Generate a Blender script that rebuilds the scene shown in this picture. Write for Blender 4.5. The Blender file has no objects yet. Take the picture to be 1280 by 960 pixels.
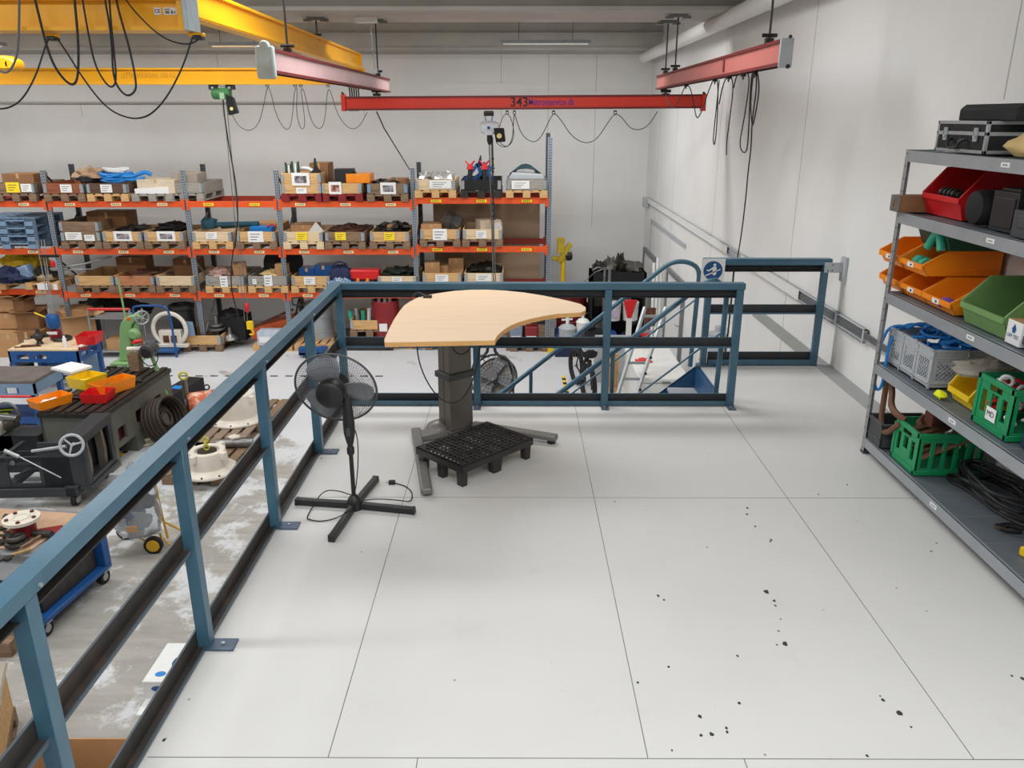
import bpy, bmesh, math, random
from mathutils import Vector, Matrix, Euler, noise
random.seed(7)
sc = bpy.context.scene
COL = sc.collection
PI = math.pi
# ---------------------------------------------------------------- camera model (used to turn a pixel into a point on a known plane)
F = 992.0; PITCH = math.atan(334/992.0); YAW = 0.0038; CH = 2.2
_cp, _sp = math.cos(PITCH), math.sin(PITCH)
def ray(u, v):
    a = (u-640)/F; b = (v-480)/F
    x, y, z = a, _cp-b*_sp, -_sp-b*_cp
    return (x*math.cos(YAW)-y*math.sin(YAW), x*math.sin(YAW)+y*math.cos(YAW), z)
def at(u, v, X=None, Y=None, Z=None):
    r = ray(u, v)
    t = X/r[0] if X is not None else Y/r[1] if Y is not None else (Z-CH)/r[2]
    return Vector((r[0]*t, r[1]*t, CH+r[2]*t))
LF = -2.38   # level of the hall floor below the mezzanine

# ---------------------------------------------------------------- materials
def lin(c):
    return tuple((x/255/12.92 if x/255 <= .04045 else ((x/255+.055)/1.055)**2.4) for x in c)
_M = {}
def mat(name, col, rough=.6, metal=0., var=.12, scale=8., bump=0., emit=None, alpha=1., col2=None, thr=None, stretch=None, trans=0.):
    """one procedural material: base colour broken up by noise"""
    if name in _M: return _M[name]
    m = bpy.data.materials.new(name); m.use_nodes = True
    nt = m.node_tree; N = nt.nodes; L = nt.links
    bs = N['Principled BSDF']; c = lin(col)
    bs.inputs['Roughness'].default_value = rough; bs.inputs['Metallic'].default_value = metal
    if alpha < 1: bs.inputs['Alpha'].default_value = alpha
    if trans: bs.inputs['Transmission Weight'].default_value = trans
    tc = N.new('ShaderNodeTexCoord'); mp = N.new('ShaderNodeMapping')
    L.new(tc.outputs['Object'], mp.inputs['Vector'])
    if stretch: mp.inputs['Scale'].default_value = stretch
    nz = N.new('ShaderNodeTexNoise'); nz.inputs['Scale'].default_value = scale; nz.inputs['Detail'].default_value = 6
    L.new(mp.outputs['Vector'], nz.inputs['Vector'])
    rp = N.new('ShaderNodeValToRGB'); e = rp.color_ramp.elements
    if thr: e[0].position, e[1].position = thr
    else: e[0].position, e[1].position = .3, .7
    c2 = lin(col2) if col2 else tuple(min(1, x*(1+var)) for x in c)
    c1 = c if col2 else tuple(x*(1-var) for x in c)
    e[0].color = (*c1, 1); e[1].color = (*c2, 1)
    L.new(nz.outputs['Fac'], rp.inputs['Fac']); L.new(rp.outputs['Color'], bs.inputs['Base Color'])
    if bump:
        bp = N.new('ShaderNodeBump'); bp.inputs['Strength'].default_value = bump; bp.inputs['Distance'].default_value = .01
        L.new(nz.outputs['Fac'], bp.inputs['Height']); L.new(bp.outputs['Normal'], bs.inputs['Normal'])
    if emit:
        bs.inputs['Emission Color'].default_value = (*lin(col), 1); bs.inputs['Emission Strength'].default_value = emit
    _M[name] = m
    return m
def punched(name, col, hole, pz=.05, rz=.013, px=.03, rx=.006, rough=.45, metal=.5):
    """galvanised steel with rows of dark punched slots along local z"""
    m = bpy.data.materials.new(name); m.use_nodes = True
    nt = m.node_tree; N = nt.nodes; L = nt.links; bs = N['Principled BSDF']
    bs.inputs['Roughness'].default_value = rough; bs.inputs['Metallic'].default_value = metal
    tc = N.new('ShaderNodeTexCoord'); sp = N.new('ShaderNodeSeparateXYZ'); L.new(tc.outputs['Object'], sp.inputs[0])
    def M_(op, a, b=None):
        n = N.new('ShaderNodeMath'); n.operation = op
        for i, q in enumerate((a, b)):
            if q is None: continue
            if isinstance(q, (int, float)): n.inputs[i].default_value = q
            else: L.new(q, n.inputs[i])
        return n.outputs[0]
    zz = M_('ABSOLUTE', M_('SUBTRACT', M_('FLOORED_MODULO', sp.outputs['Z'], pz), pz/2))
    ax = M_('ABSOLUTE', sp.outputs['X'])
    if px: xx = M_('ABSOLUTE', M_('SUBTRACT', ax, px/2))
    else:
        ay = M_('ABSOLUTE', M_('SUBTRACT', M_('ABSOLUTE', sp.outputs['Y']), .02)); xx = M_('MINIMUM', M_('ABSOLUTE', M_('SUBTRACT', ax, .018)), ay)
    f = M_('MULTIPLY', M_('LESS_THAN', zz, rz), M_('LESS_THAN', xx, rx))
    mx = N.new('ShaderNodeMix'); mx.data_type = 'RGBA'
    L.new(f, mx.inputs[0]); mx.inputs[6].default_value = (*lin(col), 1); mx.inputs[7].default_value = (*lin(hole), 1)
    L.new(mx.outputs[2], bs.inputs['Base Color'])
    return m

# ---------------------------------------------------------------- mesh builder
class MB:
    def __init__(s): s.v = []; s.f = []; s.m = []
    def add(s, vs, fs, m=0, M=None):
        o = len(s.v)
        for p in vs:
            p = Vector(p); s.v.append(M @ p if M is not None else p)
        for f in fs: s.f.append([i+o for i in f]); s.m.append(m)
        return s
    def b(s, x0, x1, y0, y1, z0, z1, m=0, M=None):
        vs = [(x, y, z) for x in (x0, x1) for y in (y0, y1) for z in (z0, z1)]
        return s.add(vs, [(0,1,3,2),(4,6,7,5),(0,4,5,1),(2,3,7,6),(0,2,6,4),(1,5,7,3)], m, M)
    def c(s, cx, cy, cz, sx, sy, sz, m=0, rz=0, rx=0, ry=0):
        M = Matrix.Translation((cx, cy, cz)) @ Euler((rx, ry, rz)).to_matrix().to_4x4()
        return s.b(-sx/2, sx/2, -sy/2, sy/2, -sz/2, sz/2, m, M)
    def bar(s, p0, p1, w, h, m=0, up=(0,0,1)):
        p0, p1 = Vector(p0), Vector(p1); d = p1-p0; l = d.length; d.normalize()
        u = Vector(up); x = d.cross(u)
        if x.length < 1e-4: x = d.cross(Vector((0,1,0)))
        x.normalize(); z = x.cross(d)
        M = Matrix((x, d, z)).transposed().to_4x4(); M.translation = p0
        return s.b(-w/2, w/2, 0, l, -h/2, h/2, m, M)
    def cyl(s, p0, p1, r, n=16, m=0, r2=None, cap=True):
        p0, p1 = Vector(p0), Vector(p1); r2 = r if r2 is None else r2
        d = (p1-p0).normalized(); x = d.orthogonal().normalized(); y = d.cross(x)
        vs = []
        for k in range(n):
            a = 2*PI*k/n; o = x*math.cos(a)+y*math.sin(a)
            vs += [p0+o*r, p1+o*r2]
        fs = [(2*k, (2*k+2) % (2*n), (2*k+3) % (2*n), 2*k+1) for k in range(n)]
        if cap: fs += [tuple(range(2*n-2, -1, -2)), tuple(range(1, 2*n, 2))]
        return s.add(vs, fs, m)
    def tube(s, pts, r, n=8, m=0, closed=False, smooth=0):
        P = [Vector(p) for p in pts]
        for _ in range(smooth): P = chaikin(P, closed)
        k = len(P); vs = []; prev = None
        for i in range(k):
            if closed: d = P[(i+1) % k]-P[i-1]
            else: d = P[min(i+1, k-1)]-P[max(i-1, 0)]
            if d.length < 1e-9: d = Vector((0,0,1))
            d.normalize()
            x = d.orthogonal().normalized() if prev is None else (prev-d*prev.dot(d))
            if x.length < 1e-6: x = d.orthogonal()
            x.normalize(); prev = x; y = d.cross(x)
            rr = r[i] if isinstance(r, (list, tuple)) else r
            for j in range(n):
                a = 2*PI*j/n; vs.append(P[i]+(x*math.cos(a)+y*math.sin(a))*rr)
        fs = []
        for i in range(k if closed else k-1):
            i2 = (i+1) % k
            for j in range(n):
                j2 = (j+1) % n; fs.append((i*n+j, i*n+j2, i2*n+j2, i2*n+j))
        if not closed: fs += [tuple(range(n-1, -1, -1)), tuple((k-1)*n+j for j in range(n))]
        return s.add(vs, fs, m)
    def lathe(s, prof, o=(0,0,0), ax=(0,0,1), n=24, m=0):
        """prof: (radius, height) pairs along the axis"""
        o = Vector(o); d = Vector(ax).normalized(); x = d.orthogonal().normalized(); y = d.cross(x); vs = []
        for r, h in prof:
            for j in range(n):
                a = 2*PI*j/n; vs.append(o+d*h+(x*math.cos(a)+y*math.sin(a))*max(r, 1e-4))
        fs = []
        for i in range(len(prof)-1):
            for j in range(n):
                j2 = (j+1) % n; fs.append((i*n+j, i*n+j2, (i+1)*n+j2, (i+1)*n+j))
        fs += [tuple(range(n-1, -1, -1)), tuple((len(prof)-1)*n+j for j in range(n))]
        return s.add(vs, fs, m)
    def prism(s, poly, t0, t1, plane='xy', m=0, M=None):
        n = len(poly)
        def q(p, t): return (p[0], p[1], t) if plane == 'xy' else (p[0], t, p[1]) if plane == 'xz' else (t, p[0], p[1])
        vs = [q(p, t0) for p in poly]+[q(p, t1) for p in poly]
        fs = [tuple(range(n-1, -1, -1)), tuple(range(n, 2*n))]+[(i, (i+1) % n, n+(i+1) % n, n+i) for i in range(n)]
        return s.add(vs, fs, m, M)
    def panel(s, a0, a1, b0, b1, t0, t1, holes, plane='xz', m=0):
        """a flat plate with rectangular holes (a0,a1,b0,b1)"""
        A = sorted({a0, a1, *[h[0] for h in holes], *[h[1] for h in holes]})
        B = sorted({b0, b1, *[h[2] for h in holes], *[h[3] for h in holes]})
        for i in range(len(A)-1):
            j = 0
            while j < len(B)-1:
                def hole(j): 
                    ca, cb = (A[i]+A[i+1])/2, (B[j]+B[j+1])/2
                    return any(h[0] < ca < h[1] and h[2] < cb < h[3] for h in holes)
                if hole(j): j += 1; continue
                k = j
                while k+1 < len(B)-1 and not hole(k+1): k += 1
                if plane == 'xz': s.b(A[i], A[i+1], t0, t1, B[j], B[k+1], m)
                elif plane == 'yz': s.b(t0, t1, A[i], A[i+1], B[j], B[k+1], m)
                else: s.b(A[i], A[i+1], B[j], B[k+1], t0, t1, m)
                j = k+1
        return s
    def torus(s, c, ax, R, r, n=32, k=8, m=0):
        c = Vector(c); d = Vector(ax).normalized(); x = d.orthogonal().normalized(); y = d.cross(x)
        return s.tube([c+(x*math.cos(2*PI*i/n)+y*math.sin(2*PI*i/n))*R for i in range(n)], r, k, m, closed=True)
    def blob(s, c, rx, ry, rz, amp=.15, sc_=4, seed=0, n=14, m=0, flat=True):
        c = Vector(c); vs = []; fs = []; h = n//2
        for i in range(h+1):
            th = PI*i/h
            for j in range(n):
                ph = 2*PI*j/n; d = Vector((math.sin(th)*math.cos(ph), math.sin(th)*math.sin(ph), math.cos(th)))
                k = 1+amp*noise.noise(d*sc_+Vector((seed*3.1, seed, 0)))*2
                p = Vector((d.x*rx*k, d.y*ry*k, d.z*rz*k))
                if flat and p.z < -rz*.6: p.z = -rz*.6
                vs.append(c+p)
        for i in range(h):
            for j in range(n): fs.append((i*n+j, (i+1)*n+j, (i+1)*n+(j+1) % n, i*n+(j+1) % n))
        return s.add(vs, fs, m)
    def build(s, name, mats, parent=None, loc=(0,0,0), rz=0, bevel=0, seg=1, sharp=.6):
        if not isinstance(mats, (list, tuple)): mats = [mats]
        me = bpy.data.meshes.new(name); me.from_pydata([tuple(p) for p in s.v], [], s.f)
        for x in mats: me.materials.append(x)
        for i, p in enumerate(me.polygons): p.material_index = s.m[i]
        me.validate(); me.update()
        bm = bmesh.new(); bm.from_mesh(me); bmesh.ops.recalc_face_normals(bm, faces=bm.faces); bm.to_mesh(me); bm.free()
        me.shade_smooth()
        me.set_sharp_from_angle(angle=sharp)
        o = bpy.data.objects.new(name, me); COL.objects.link(o); o.location = loc; o.rotation_euler = (0,0,rz)
        if parent is not None: o.parent = parent
        if bevel:
            md = o.modifiers.new('bevel', 'BEVEL'); md.width = bevel; md.segments = seg; md.limit_method = 'ANGLE'; md.angle_limit = .7
        return o
def chaikin(P, closed=False):
    Q = [] if closed else [P[0]]
    n = len(P)
    for i in range(n if closed else n-1):
        a, b = P[i], P[(i+1) % n]; Q += [a*.75+b*.25, a*.25+b*.75]
    if not closed: Q.append(P[-1])
    return Q
def tag(o, label, cat, group=None, kind=None):
    if label: o['label'] = label
    if cat: o['category'] = cat
    if group: o['group'] = group
    if kind: o['kind'] = kind
    return o
def T(name, label, cat, loc=(0,0,0), rz=0, group=None):
    o = bpy.data.objects.new(name, None); COL.objects.link(o); o.empty_display_size = .1
    o.location = loc; o.rotation_euler = (0,0,rz)
    return tag(o, label, cat, group)
def S(name, mb, mats, **k):
    o = mb.build(name, mats, **k); o['kind'] = 'structure'; return o
def copy_tree(o, parent=None):
    c = o.copy(); COL.objects.link(c)
    if parent is not None: c.parent = parent
    for ch in list(o.children): copy_tree(ch, c)
    return c
def text_mesh(txt, size, mt, M, parent=None, name='lettering', ext=.0008, sx=1., bold=0.):
    cu = bpy.data.curves.new(name, 'FONT'); cu.body = txt; cu.size = size; cu.extrude = ext; cu.offset = bold
    cu.align_x = 'CENTER'; cu.align_y = 'CENTER'
    o = bpy.data.objects.new(name, cu); COL.objects.link(o)
    dg = bpy.context.evaluated_depsgraph_get()
    me = bpy.data.meshes.new_from_object(o.evaluated_get(dg)); bpy.data.objects.remove(o); bpy.data.curves.remove(cu)
    me.transform(M @ Matrix.Diagonal((sx, 1, 1, 1))); me.materials.clear(); me.materials.append(mt)
    o = bpy.data.objects.new(name, me); COL.objects.link(o)
    if parent is not None: o.parent = parent
    return o
def face_cam(x, y, z):      # text frame facing -Y
    return Matrix.Translation((x, y, z)) @ Matrix.Rotation(PI/2, 4, 'X')
def face_left(x, y, z):     # text frame facing -X
    return Matrix.Translation((x, y, z)) @ Matrix.Rotation(-PI/2, 4, 'Z') @ Matrix.Rotation(PI/2, 4, 'X')

# palette
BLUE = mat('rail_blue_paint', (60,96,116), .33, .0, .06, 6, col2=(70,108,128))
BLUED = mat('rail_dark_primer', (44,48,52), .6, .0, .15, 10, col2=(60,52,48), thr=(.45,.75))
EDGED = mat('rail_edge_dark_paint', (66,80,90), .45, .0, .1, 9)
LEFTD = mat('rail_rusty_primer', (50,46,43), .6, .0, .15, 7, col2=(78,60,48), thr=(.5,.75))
STBLUE = mat('stair_blue_paint', (42,88,128), .4, .0, .1, 3)
PLATE = mat('base_plate_paint', (84,98,118), .45, .3, .1, 9)
GALV = mat('galvanised_steel', (172,176,178), .4, .55, .1, 14)
SHGREY = mat('shelf_grey_steel', (160,165,170), .42, .35, .06, 7)
SHDARK = mat('shelf_grey_deck', (112,120,128), .5, .3, .1, 7)
BLK = mat('black_plastic', (30,30,31), .45, 0, .2, 12)
BLKM = mat('matt_black', (22,22,23), .8, 0, .2, 12)
DGREY = mat('dark_grey_plastic', (66,68,70), .5, 0, .1, 12)
MGREY = mat('mid_grey', (118,120,122), .5, 0, .1, 12)
LGREY = mat('light_grey', (178,182,186), .5, 0, .06, 12)
WHITE = mat('white_paint', (228,228,224), .5, 0, .04, 12)
PAPER = mat('paper_white', (232,232,230), .8, 0, .03, 30)
PAPERY = mat('paper_yellow', (244,212,40), .8, 0, .03, 30)
PAPERC = mat('paper_cream', (240,222,170), .8, 0, .04, 30)
PHOTO = mat('printed_photo', (64,60,66), .6, 0, .3, 9, col2=(170,160,164), thr=(.42,.62))
PHOTOR = mat('printed_photo_red', (96,50,44), .6, 0, .3, 9, col2=(210,160,140), thr=(.42,.62))
INK = mat('dark_ink', (50,50,56), .8, 0, .1, 30)
CARD = mat('cardboard', (186,142,98), .85, 0, .08, 5, bump=.05)
CARDD = mat('cardboard_dark', (140,100,66), .85, 0, .12, 5)
def wood(name, c1, c2, st=(1.2,14,14)): return mat(name, c1, .75, 0, .1, 3, col2=c2, thr=(.3,.72), stretch=st, bump=.1)
PINE = wood('pine_wood', (190,146,92), (222,182,128))
PINED = wood('weathered_wood', (104,82,62), (150,122,96))
PINEG = wood('grey_weathered_wood', (128,122,114), (172,166,156))
PINER = wood('red_brown_wood', (120,62,38), (158,92,60))
PINEP = wood('pale_wood', (206,178,138), (228,206,172))
RED = mat('red_plastic', (206,30,34), .35, 0, .06, 8)
REDD = mat('dark_red_paint', (132,30,34), .4, 0, .1, 8)
ORANGE = mat('orange_plastic', (244,140,20), .4, 0, .05, 8)
YEL = mat('yellow_plastic', (240,200,24), .4, 0, .05, 8)
YPAINT = mat('crane_yellow_paint', (246,178,20), .35, 0, .04, 3)
RPAINT = mat('crane_red_paint', (226,58,36), .35, 0, .05, 3)
RFADE = mat('crane_faded_red_paint', (196,116,108), .4, 0, .05, 3)
RPINK = mat('crane_rail_pale_red_paint', (214,176,176), .25, 0, .05, 3)
RDARK = mat('crane_rail_dark_red', (112,36,34), .5, 0, .08, 3)
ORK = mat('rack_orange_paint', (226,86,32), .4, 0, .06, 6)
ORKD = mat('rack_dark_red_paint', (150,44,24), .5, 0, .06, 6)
GRN = mat('green_plastic', (20,142,88), .4, 0, .05, 8)
OLV = mat('olive_green_plastic', (112,150,88), .5, 0, .05, 8)
DGRN = mat('dark_green_plastic', (24,74,46), .4, 0, .08, 8)
MGRN = mat('machine_green_paint', (128,168,110), .45, 0, .06, 6)
MOLV = mat('machine_grey_green_paint', (102,104,94), .5, .1, .1, 5)
TEAL = mat('teal_plastic', (60,180,150), .4, 0, .08, 8)
CBLUE = mat('cobalt_blue_paint', (24,80,142), .4, 0, .1, 5)
SKY = mat('bright_blue_rope', (28,128,206), .6, 0, .15, 60, bump=.2)
NAVY = mat('navy_fabric', (26,38,72), .8, 0, .2, 12)
LBLUE = mat('pale_blue_plastic', (120,146,172), .5, 0, .08, 8)
STEEL = mat('worn_steel', (128,128,126), .35, .7, .2, 12)
STEELD = mat('dark_oily_steel', (62,58,54), .45, .5, .3, 14)
RUST = mat('rusty_iron', (86,48,32), .7, .3, .2, 14, col2=(120,84,64), thr=(.4,.7))
BROWNL = mat('brown_leather', (112,78,56), .7, 0, .2, 10)
TAN = mat('tan_sacking', (206,178,122), .85, 0, .12, 10, bump=.2)
DWHT = mat('dirty_white_enamel', (226,218,204), .45, 0, .1, 5, col2=(214,206,192), thr=(.35,.6))
DESKW = mat('beech_laminate', (232,202,166), .38, 0, .03, 2.5, col2=(238,210,178), thr=(.3,.7), stretch=(1,7,1))
DESKE = mat('beech_edge', (216,164,100), .45, 0, .05, 8)
DESKG = mat('desk_brown_grey_metal', (106,101,95), .34, .4, .05, 6)
FOOTG = mat('desk_foot_grey', (120,118,114), .4, .3, .05, 6)
RUBBER = mat('rubber', (24,24,26), .8, 0, .1, 20)
CAB = mat('black_cable', (26,26,28), .55, 0, .1, 20)
CABG = mat('grey_cable', (96,98,100), .5, 0, .1, 20)
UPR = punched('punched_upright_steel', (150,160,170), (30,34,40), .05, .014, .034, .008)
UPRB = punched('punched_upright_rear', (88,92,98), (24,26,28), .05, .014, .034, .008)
ANG = punched('slotted_angle_steel', (158,160,160), (40,42,44), .075, .006, 0, .005, metal=.4)
# ================================================================ SETTING
def floor_mat(name, base, seams=None, worn=False):
    m = bpy.data.materials.new(name); m.use_nodes = True
    nt = m.node_tree; N = nt.nodes; L = nt.links; bs = N['Principled BSDF']
    tc = N.new('ShaderNodeTexCoord')
    def nz(scale, det=6, rough=.55, vec=None):
        n = N.new('ShaderNodeTexNoise'); n.inputs['Scale'].default_value = scale; n.inputs['Detail'].default_value = det
        n.inputs['Roughness'].default_value = rough; L.new(vec or tc.outputs['Object'], n.inputs['Vector']); return n.outputs['Fac']
    def ramp(f, p0, p1, c0, c1):
        r = N.new('ShaderNodeValToRGB'); e = r.color_ramp.elements; e[0].position, e[1].position = p0, p1
        e[0].color = (*c0, 1); e[1].color = (*c1, 1); L.new(f, r.inputs['Fac']); return r.outputs['Color']
    def mix(f, a, b, mode='MIX'):
        x = N.new('ShaderNodeMix'); x.data_type = 'RGBA'; x.blend_type = mode
        for i, q in ((0, f), (6, a), (7, b)):
            if isinstance(q, float): x.inputs[i].default_value = q
            elif isinstance(q, tuple): x.inputs[i].default_value = (*q, 1)
            else: L.new(q, x.inputs[i])
        return x.outputs[2]
    g0 = lin(base)
    c = ramp(nz(.9), .35, .7, tuple(x*.93 for x in g0), g0)
    one = (1., 1., 1.); zero = (0., 0., 0.)
    if worn:
        sp = N.new('ShaderNodeSeparateXYZ'); L.new(tc.outputs['Object'], sp.inputs[0])
        mr = N.new('ShaderNodeMapRange'); mr.inputs[1].default_value = 12.5; mr.inputs[2].default_value = 6.5; L.new(sp.outputs['Y'], mr.inputs[0])
        big = nz(1.1, 12, .72)
        ad = N.new('ShaderNodeMath'); ad.operation = 'MULTIPLY_ADD'; L.new(mr.outputs[0], ad.inputs[0]); ad.inputs[1].default_value = .22; L.new(big, ad.inputs[2])
        bare = ramp(ad.outputs[0], .60, .66, zero, one)
        mp = N.new('ShaderNodeMapping'); mp.inputs['Scale'].default_value = (.5, 2.2, 1); L.new(tc.outputs['Object'], mp.inputs['Vector'])
        conc = ramp(nz(3, 10, .7, mp.outputs['Vector']), .35, .7, lin((150,147,140)), lin((176,172,165)))
        c = mix(bare, c, conc)
        fl = ramp(nz(5, 12, .8), .64, .68, zero, one)
        c = mix(fl, c, lin((120,120,116)))
    else:
        sm = ramp(nz(2.2, 9, .65), .60, .78, zero, (.35,.35,.35))
        c = mix(sm, c, lin((176,170,160)))
        vo = N.new('ShaderNodeTexVoronoi'); vo.inputs['Scale'].default_value = 5.5; L.new(tc.outputs['Object'], vo.inputs['Vector'])
        dots = ramp(vo.outputs['Distance'], .025, .045, one, zero)
        msk = ramp(nz(1.3, 3), .50, .56, zero, one)
        c = mix(mix(1.0, dots, msk, 'MULTIPLY'), c, lin((96,94,88)))
        mp = N.new('ShaderNodeMapping'); mp.inputs['Rotation'].default_value = (0,0,.6); mp.inputs['Scale'].default_value = (.6, 6, 1); L.new(tc.outputs['Object'], mp.inputs['Vector'])
        sc2 = ramp(nz(4, 4, .6, mp.outputs['Vector']), .72, .76, zero, (.5,.5,.5))
        c = mix(sc2, c, lin((150,148,142)))
    L.new(c, bs.inputs['Base Color']); bs.inputs['Roughness'].default_value = .58 if not worn else .5
    return m
MEZ = floor_mat('mezzanine_floor_paint', (206,205,202))
HALL = floor_mat('hall_floor_worn_paint', (208,210,212), worn=True)
SEAM = mat('floor_seam', (92,92,90), .8, 0, .1, 20)
CHIP = mat('floor_dark_chip', (52,52,50), .8, 0, .1, 30)
STRIP = mat('floor_edge_grey', (158,160,158), .6, 0, .05, 6)
WALLW = mat('wall_white_render', (224,223,220), .85, 0, .03, 1.2, col2=(230,229,227))
WALLJ = mat('wall_joint', (182,180,175), .85, 0, .05, 20)
CONC = mat('ceiling_concrete', (136,132,126), .85, 0, .1, 2.5, col2=(170,167,160))
CONCL = mat('ceiling_beam_concrete', (168,165,158), .85, 0, .08, 1.5, col2=(184,181,174))
CONCD = mat('ceiling_beam_concrete_grey', (134,130,122), .85, 0, .08, 1.5, col2=(150,146,138))
WX = 2.95; WY = 18.35
# mezzanine deck
fl = MB()
fl.b(-1.36, WX, -3.0, 6.03, -.22, 0, 0).b(1.72, WX, 6.03, 7.16, -.22, 0, 0)
sw = .003
for x, y0, y1 in ((-.675,2.29,6.03),(.483,2.29,6.03),(1.66,2.29,6.6),(-.35,-3,2.29),(.83,-3,2.29),(2.1,-3,2.29),(-1.36,-3,-3)):
    if y1 > y0: fl.b(x-sw/2, x+sw/2, y0, y1, -.001, .0006, 1)
for y in (2.29, 4.365): fl.b(-1.33, WX, y-sw/2, y+sw/2, -.001, .0006, 1)
fl.b(2.79, WX, 2.6, 7.16, -.001, .0012, 3)
chips = [(934,635,5),(934,643,4),(944,658,4),(963,677,3),(884,684,2),(958,740,8),(968,751,4),(969,757,3),(976,774,2),(971,806,3),(981,805,7),(922,820,3),
 (836,834,3),(875,896,4),(924,879,3),(876,919,3),(890,918,5),(909,915,3),(908,910,3),(1104,875,4),(1125,892,6),(1059,606,3),(1023,618,3),(823,745,4),(830,750,3),
 (964,675,4),(1171,679,3),(1164,689,3),(1158,764,2),(797,853,3),(1139,909,3),(1084,945,3),(840,938,2),(1278,848,5),(1100,870,2),(1265,845,3),(402,573,3),(205,925,4),(452,690,2)]
for u, v, s_ in chips:
    p = at(u, v, Z=0); r = s_*.0021
    n = 7; poly = [(p.x+math.cos(2*PI*k/n)*r*random.uniform(.6,1.2), p.y+math.sin(2*PI*k/n)*r*random.uniform(.7,1.5)) for k in range(n)]
    fl.prism(poly, -.0005, .0009, m=2)
S('floor', fl, [MEZ, SEAM, CHIP, STRIP])
# steel edge beam under the deck
eb = MB(); eb.b(-1.365, -1.35, -3, 6.045, -.26, -.01).b(-1.35, 1.705, 6.03, 6.045, -.26, -.01).b(1.705, 1.72, 6.03, 7.17, -.26, -.005).b(1.72, WX, 7.16, 7.175, -.26, -.01)
S('trim_1', eb, [STBLUE])
hf = MB(); hf.b(-17, 6, -4, WY, LF-.2, LF)
S('floor_hall', hf, [HALL])
# hall floor markings
mk = MB()
for k in range(26):
    x = -9.6+.28*k
    if x < -2.2: mk.b(x, x+.14, 14.02, 14.08, LF-.001, LF+.002, 0)
HZ = [at(145,573,Z=LF), at(203,533,Z=LF)]
d = (HZ[1]-HZ[0]); n = 14
for k in range(n):
    a = HZ[0]+d*(k/n); b_ = HZ[0]+d*((k+1)/n); mk.bar(a+Vector((0,0,.001)), b_+Vector((0,0,.001)), .07, .003, k % 2)
for (a, b_) in ((at(716,446,Z=LF), at(760,446,Z=LF)), (at(704,470,Z=LF), at(709,492,Z=LF))):
    d = b_-a
    for k in range(8): mk.bar(a+d*(k/8)+Vector((0,0,.001)), a+d*((k+1)/8)+Vector((0,0,.001)), .07, .003, (k+1) % 2)
S('trim_2', mk, [BLKM, YEL])
# walls
wb = MB(); wb.b(-17, WX+.3, WY, WY+.25, LF-.2, 4.6, 0)
for x in (-9.5,-6.4,-3.3,-.3,.72,1.75):
    wb.b(x-.006, x+.006, WY-.002, WY+.01, 2.2 if x < .5 else -.2 if x > 1 else 1.0, 3.5, 1)
S('wall_back', wb, [WALLW, WALLJ])
wr = MB(); wr.b(WX, WX+.25, -3, WY+.1, LF-.2, 4.6, 0)
for y in (17.0, 15.2, 12.0, 8.5, 5.1): wr.b(WX-.002, WX+.01, y-.005, y+.005, -1.5 if y > 8 else 2.3, 4.4, 1)
S('wall_right', wr, [WALLW, WALLJ])
wl = MB(); wl.b(-17.25, -17, -4, WY+.1, LF-.2, 4.6, 0); S('wall_left', wl, [WALLW])
# ledger strip on the right wall beyond the deck
lg = MB(); lg.b(WX-.012, WX+.01, 7.18, 9.6, -.13, 0); S('trim_3', lg, [STRIP])
# ledge of the old crane way on the back wall
le = MB(); le.b(-17, .2, WY-.10, WY, at(300,127,Y=WY).z, at(300,105,Y=WY).z, 0).b(-17, .2, WY-.11, WY, at(300,129.5,Y=WY).z, at(300,127,Y=WY).z, 1)
le.b(-1.9, WX, WY-.05, WY, at(700,120,Y=WY).z, at(700,115,Y=WY).z, 0)
S('trim_4', le, [WALLW, WALLJ])
# ceiling: slab and deep concrete beams running across the hall
ce = MB(); ce.b(-17, WX+.2, -4, WY+.2, 4.4, 4.6); S('ceiling', ce, [CONC])
for i, (y0, y1, z0) in enumerate(((10.75,12.0,3.47), (17.25,WY,3.50), (4.4,5.3,3.6))):
    bm_ = MB(); bm_.b(-17, WX, y0, y1, z0, 4.4, 0).b(-17, WX, y0-.03, y1+.0, z0-.03, z0+.02, 1)
    if i == 1: bm_.b(-17, WX, y0-.06, y0, z0+.26, z0+.29, 1)
    S('trim_%d' % (5+i), bm_, [CONCL if i == 1 else CONCD, CONCL])
# doors low on the right wall, seen edge on
for i, (y0, y1, z1) in enumerate(((16.6, 17.9, at(803,309,X=WX).z), (13.6, 15.0, at(828,330,X=WX).z))):
    dr = MB(); dr.b(WX-.06, WX+.01, y0-.08, y0, LF, z1+.08, 0).b(WX-.06, WX+.01, y1, y1+.08, LF, z1+.08, 0).b(WX-.06, WX+.01, y0, y1, z1, z1+.08, 0).b(WX-.03, WX+.005, y0, y1, LF+.01, z1, 1)
    o = S('door_%d' % (i+1), dr, [MGREY, WHITE])
    h = MB(); h.cyl((WX-.03, y0+.12, LF+1.05), (WX-.08, y0+.12, LF+1.05), .012, 10).cyl((WX-.08, y0+.12, LF+1.05), (WX-.08, y0+.24, LF+1.05), .01, 10)
    h.build('door_handle', GALV, o)
# door head profile above the doors
dh = MB(); p0 = at(815,274,X=WX); p1 = at(858,304,X=WX)
dh.b(WX-.035, WX, min(p0.y,p1.y), max(p0.y,p1.y), (p0.z+p1.z)/2-.06, (p0.z+p1.z)/2, 0).b(WX-.02, WX, p0.y-.03, p0.y+.03, LF, p0.z, 0)
S('trim_8', dh, [LGREY])

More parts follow.
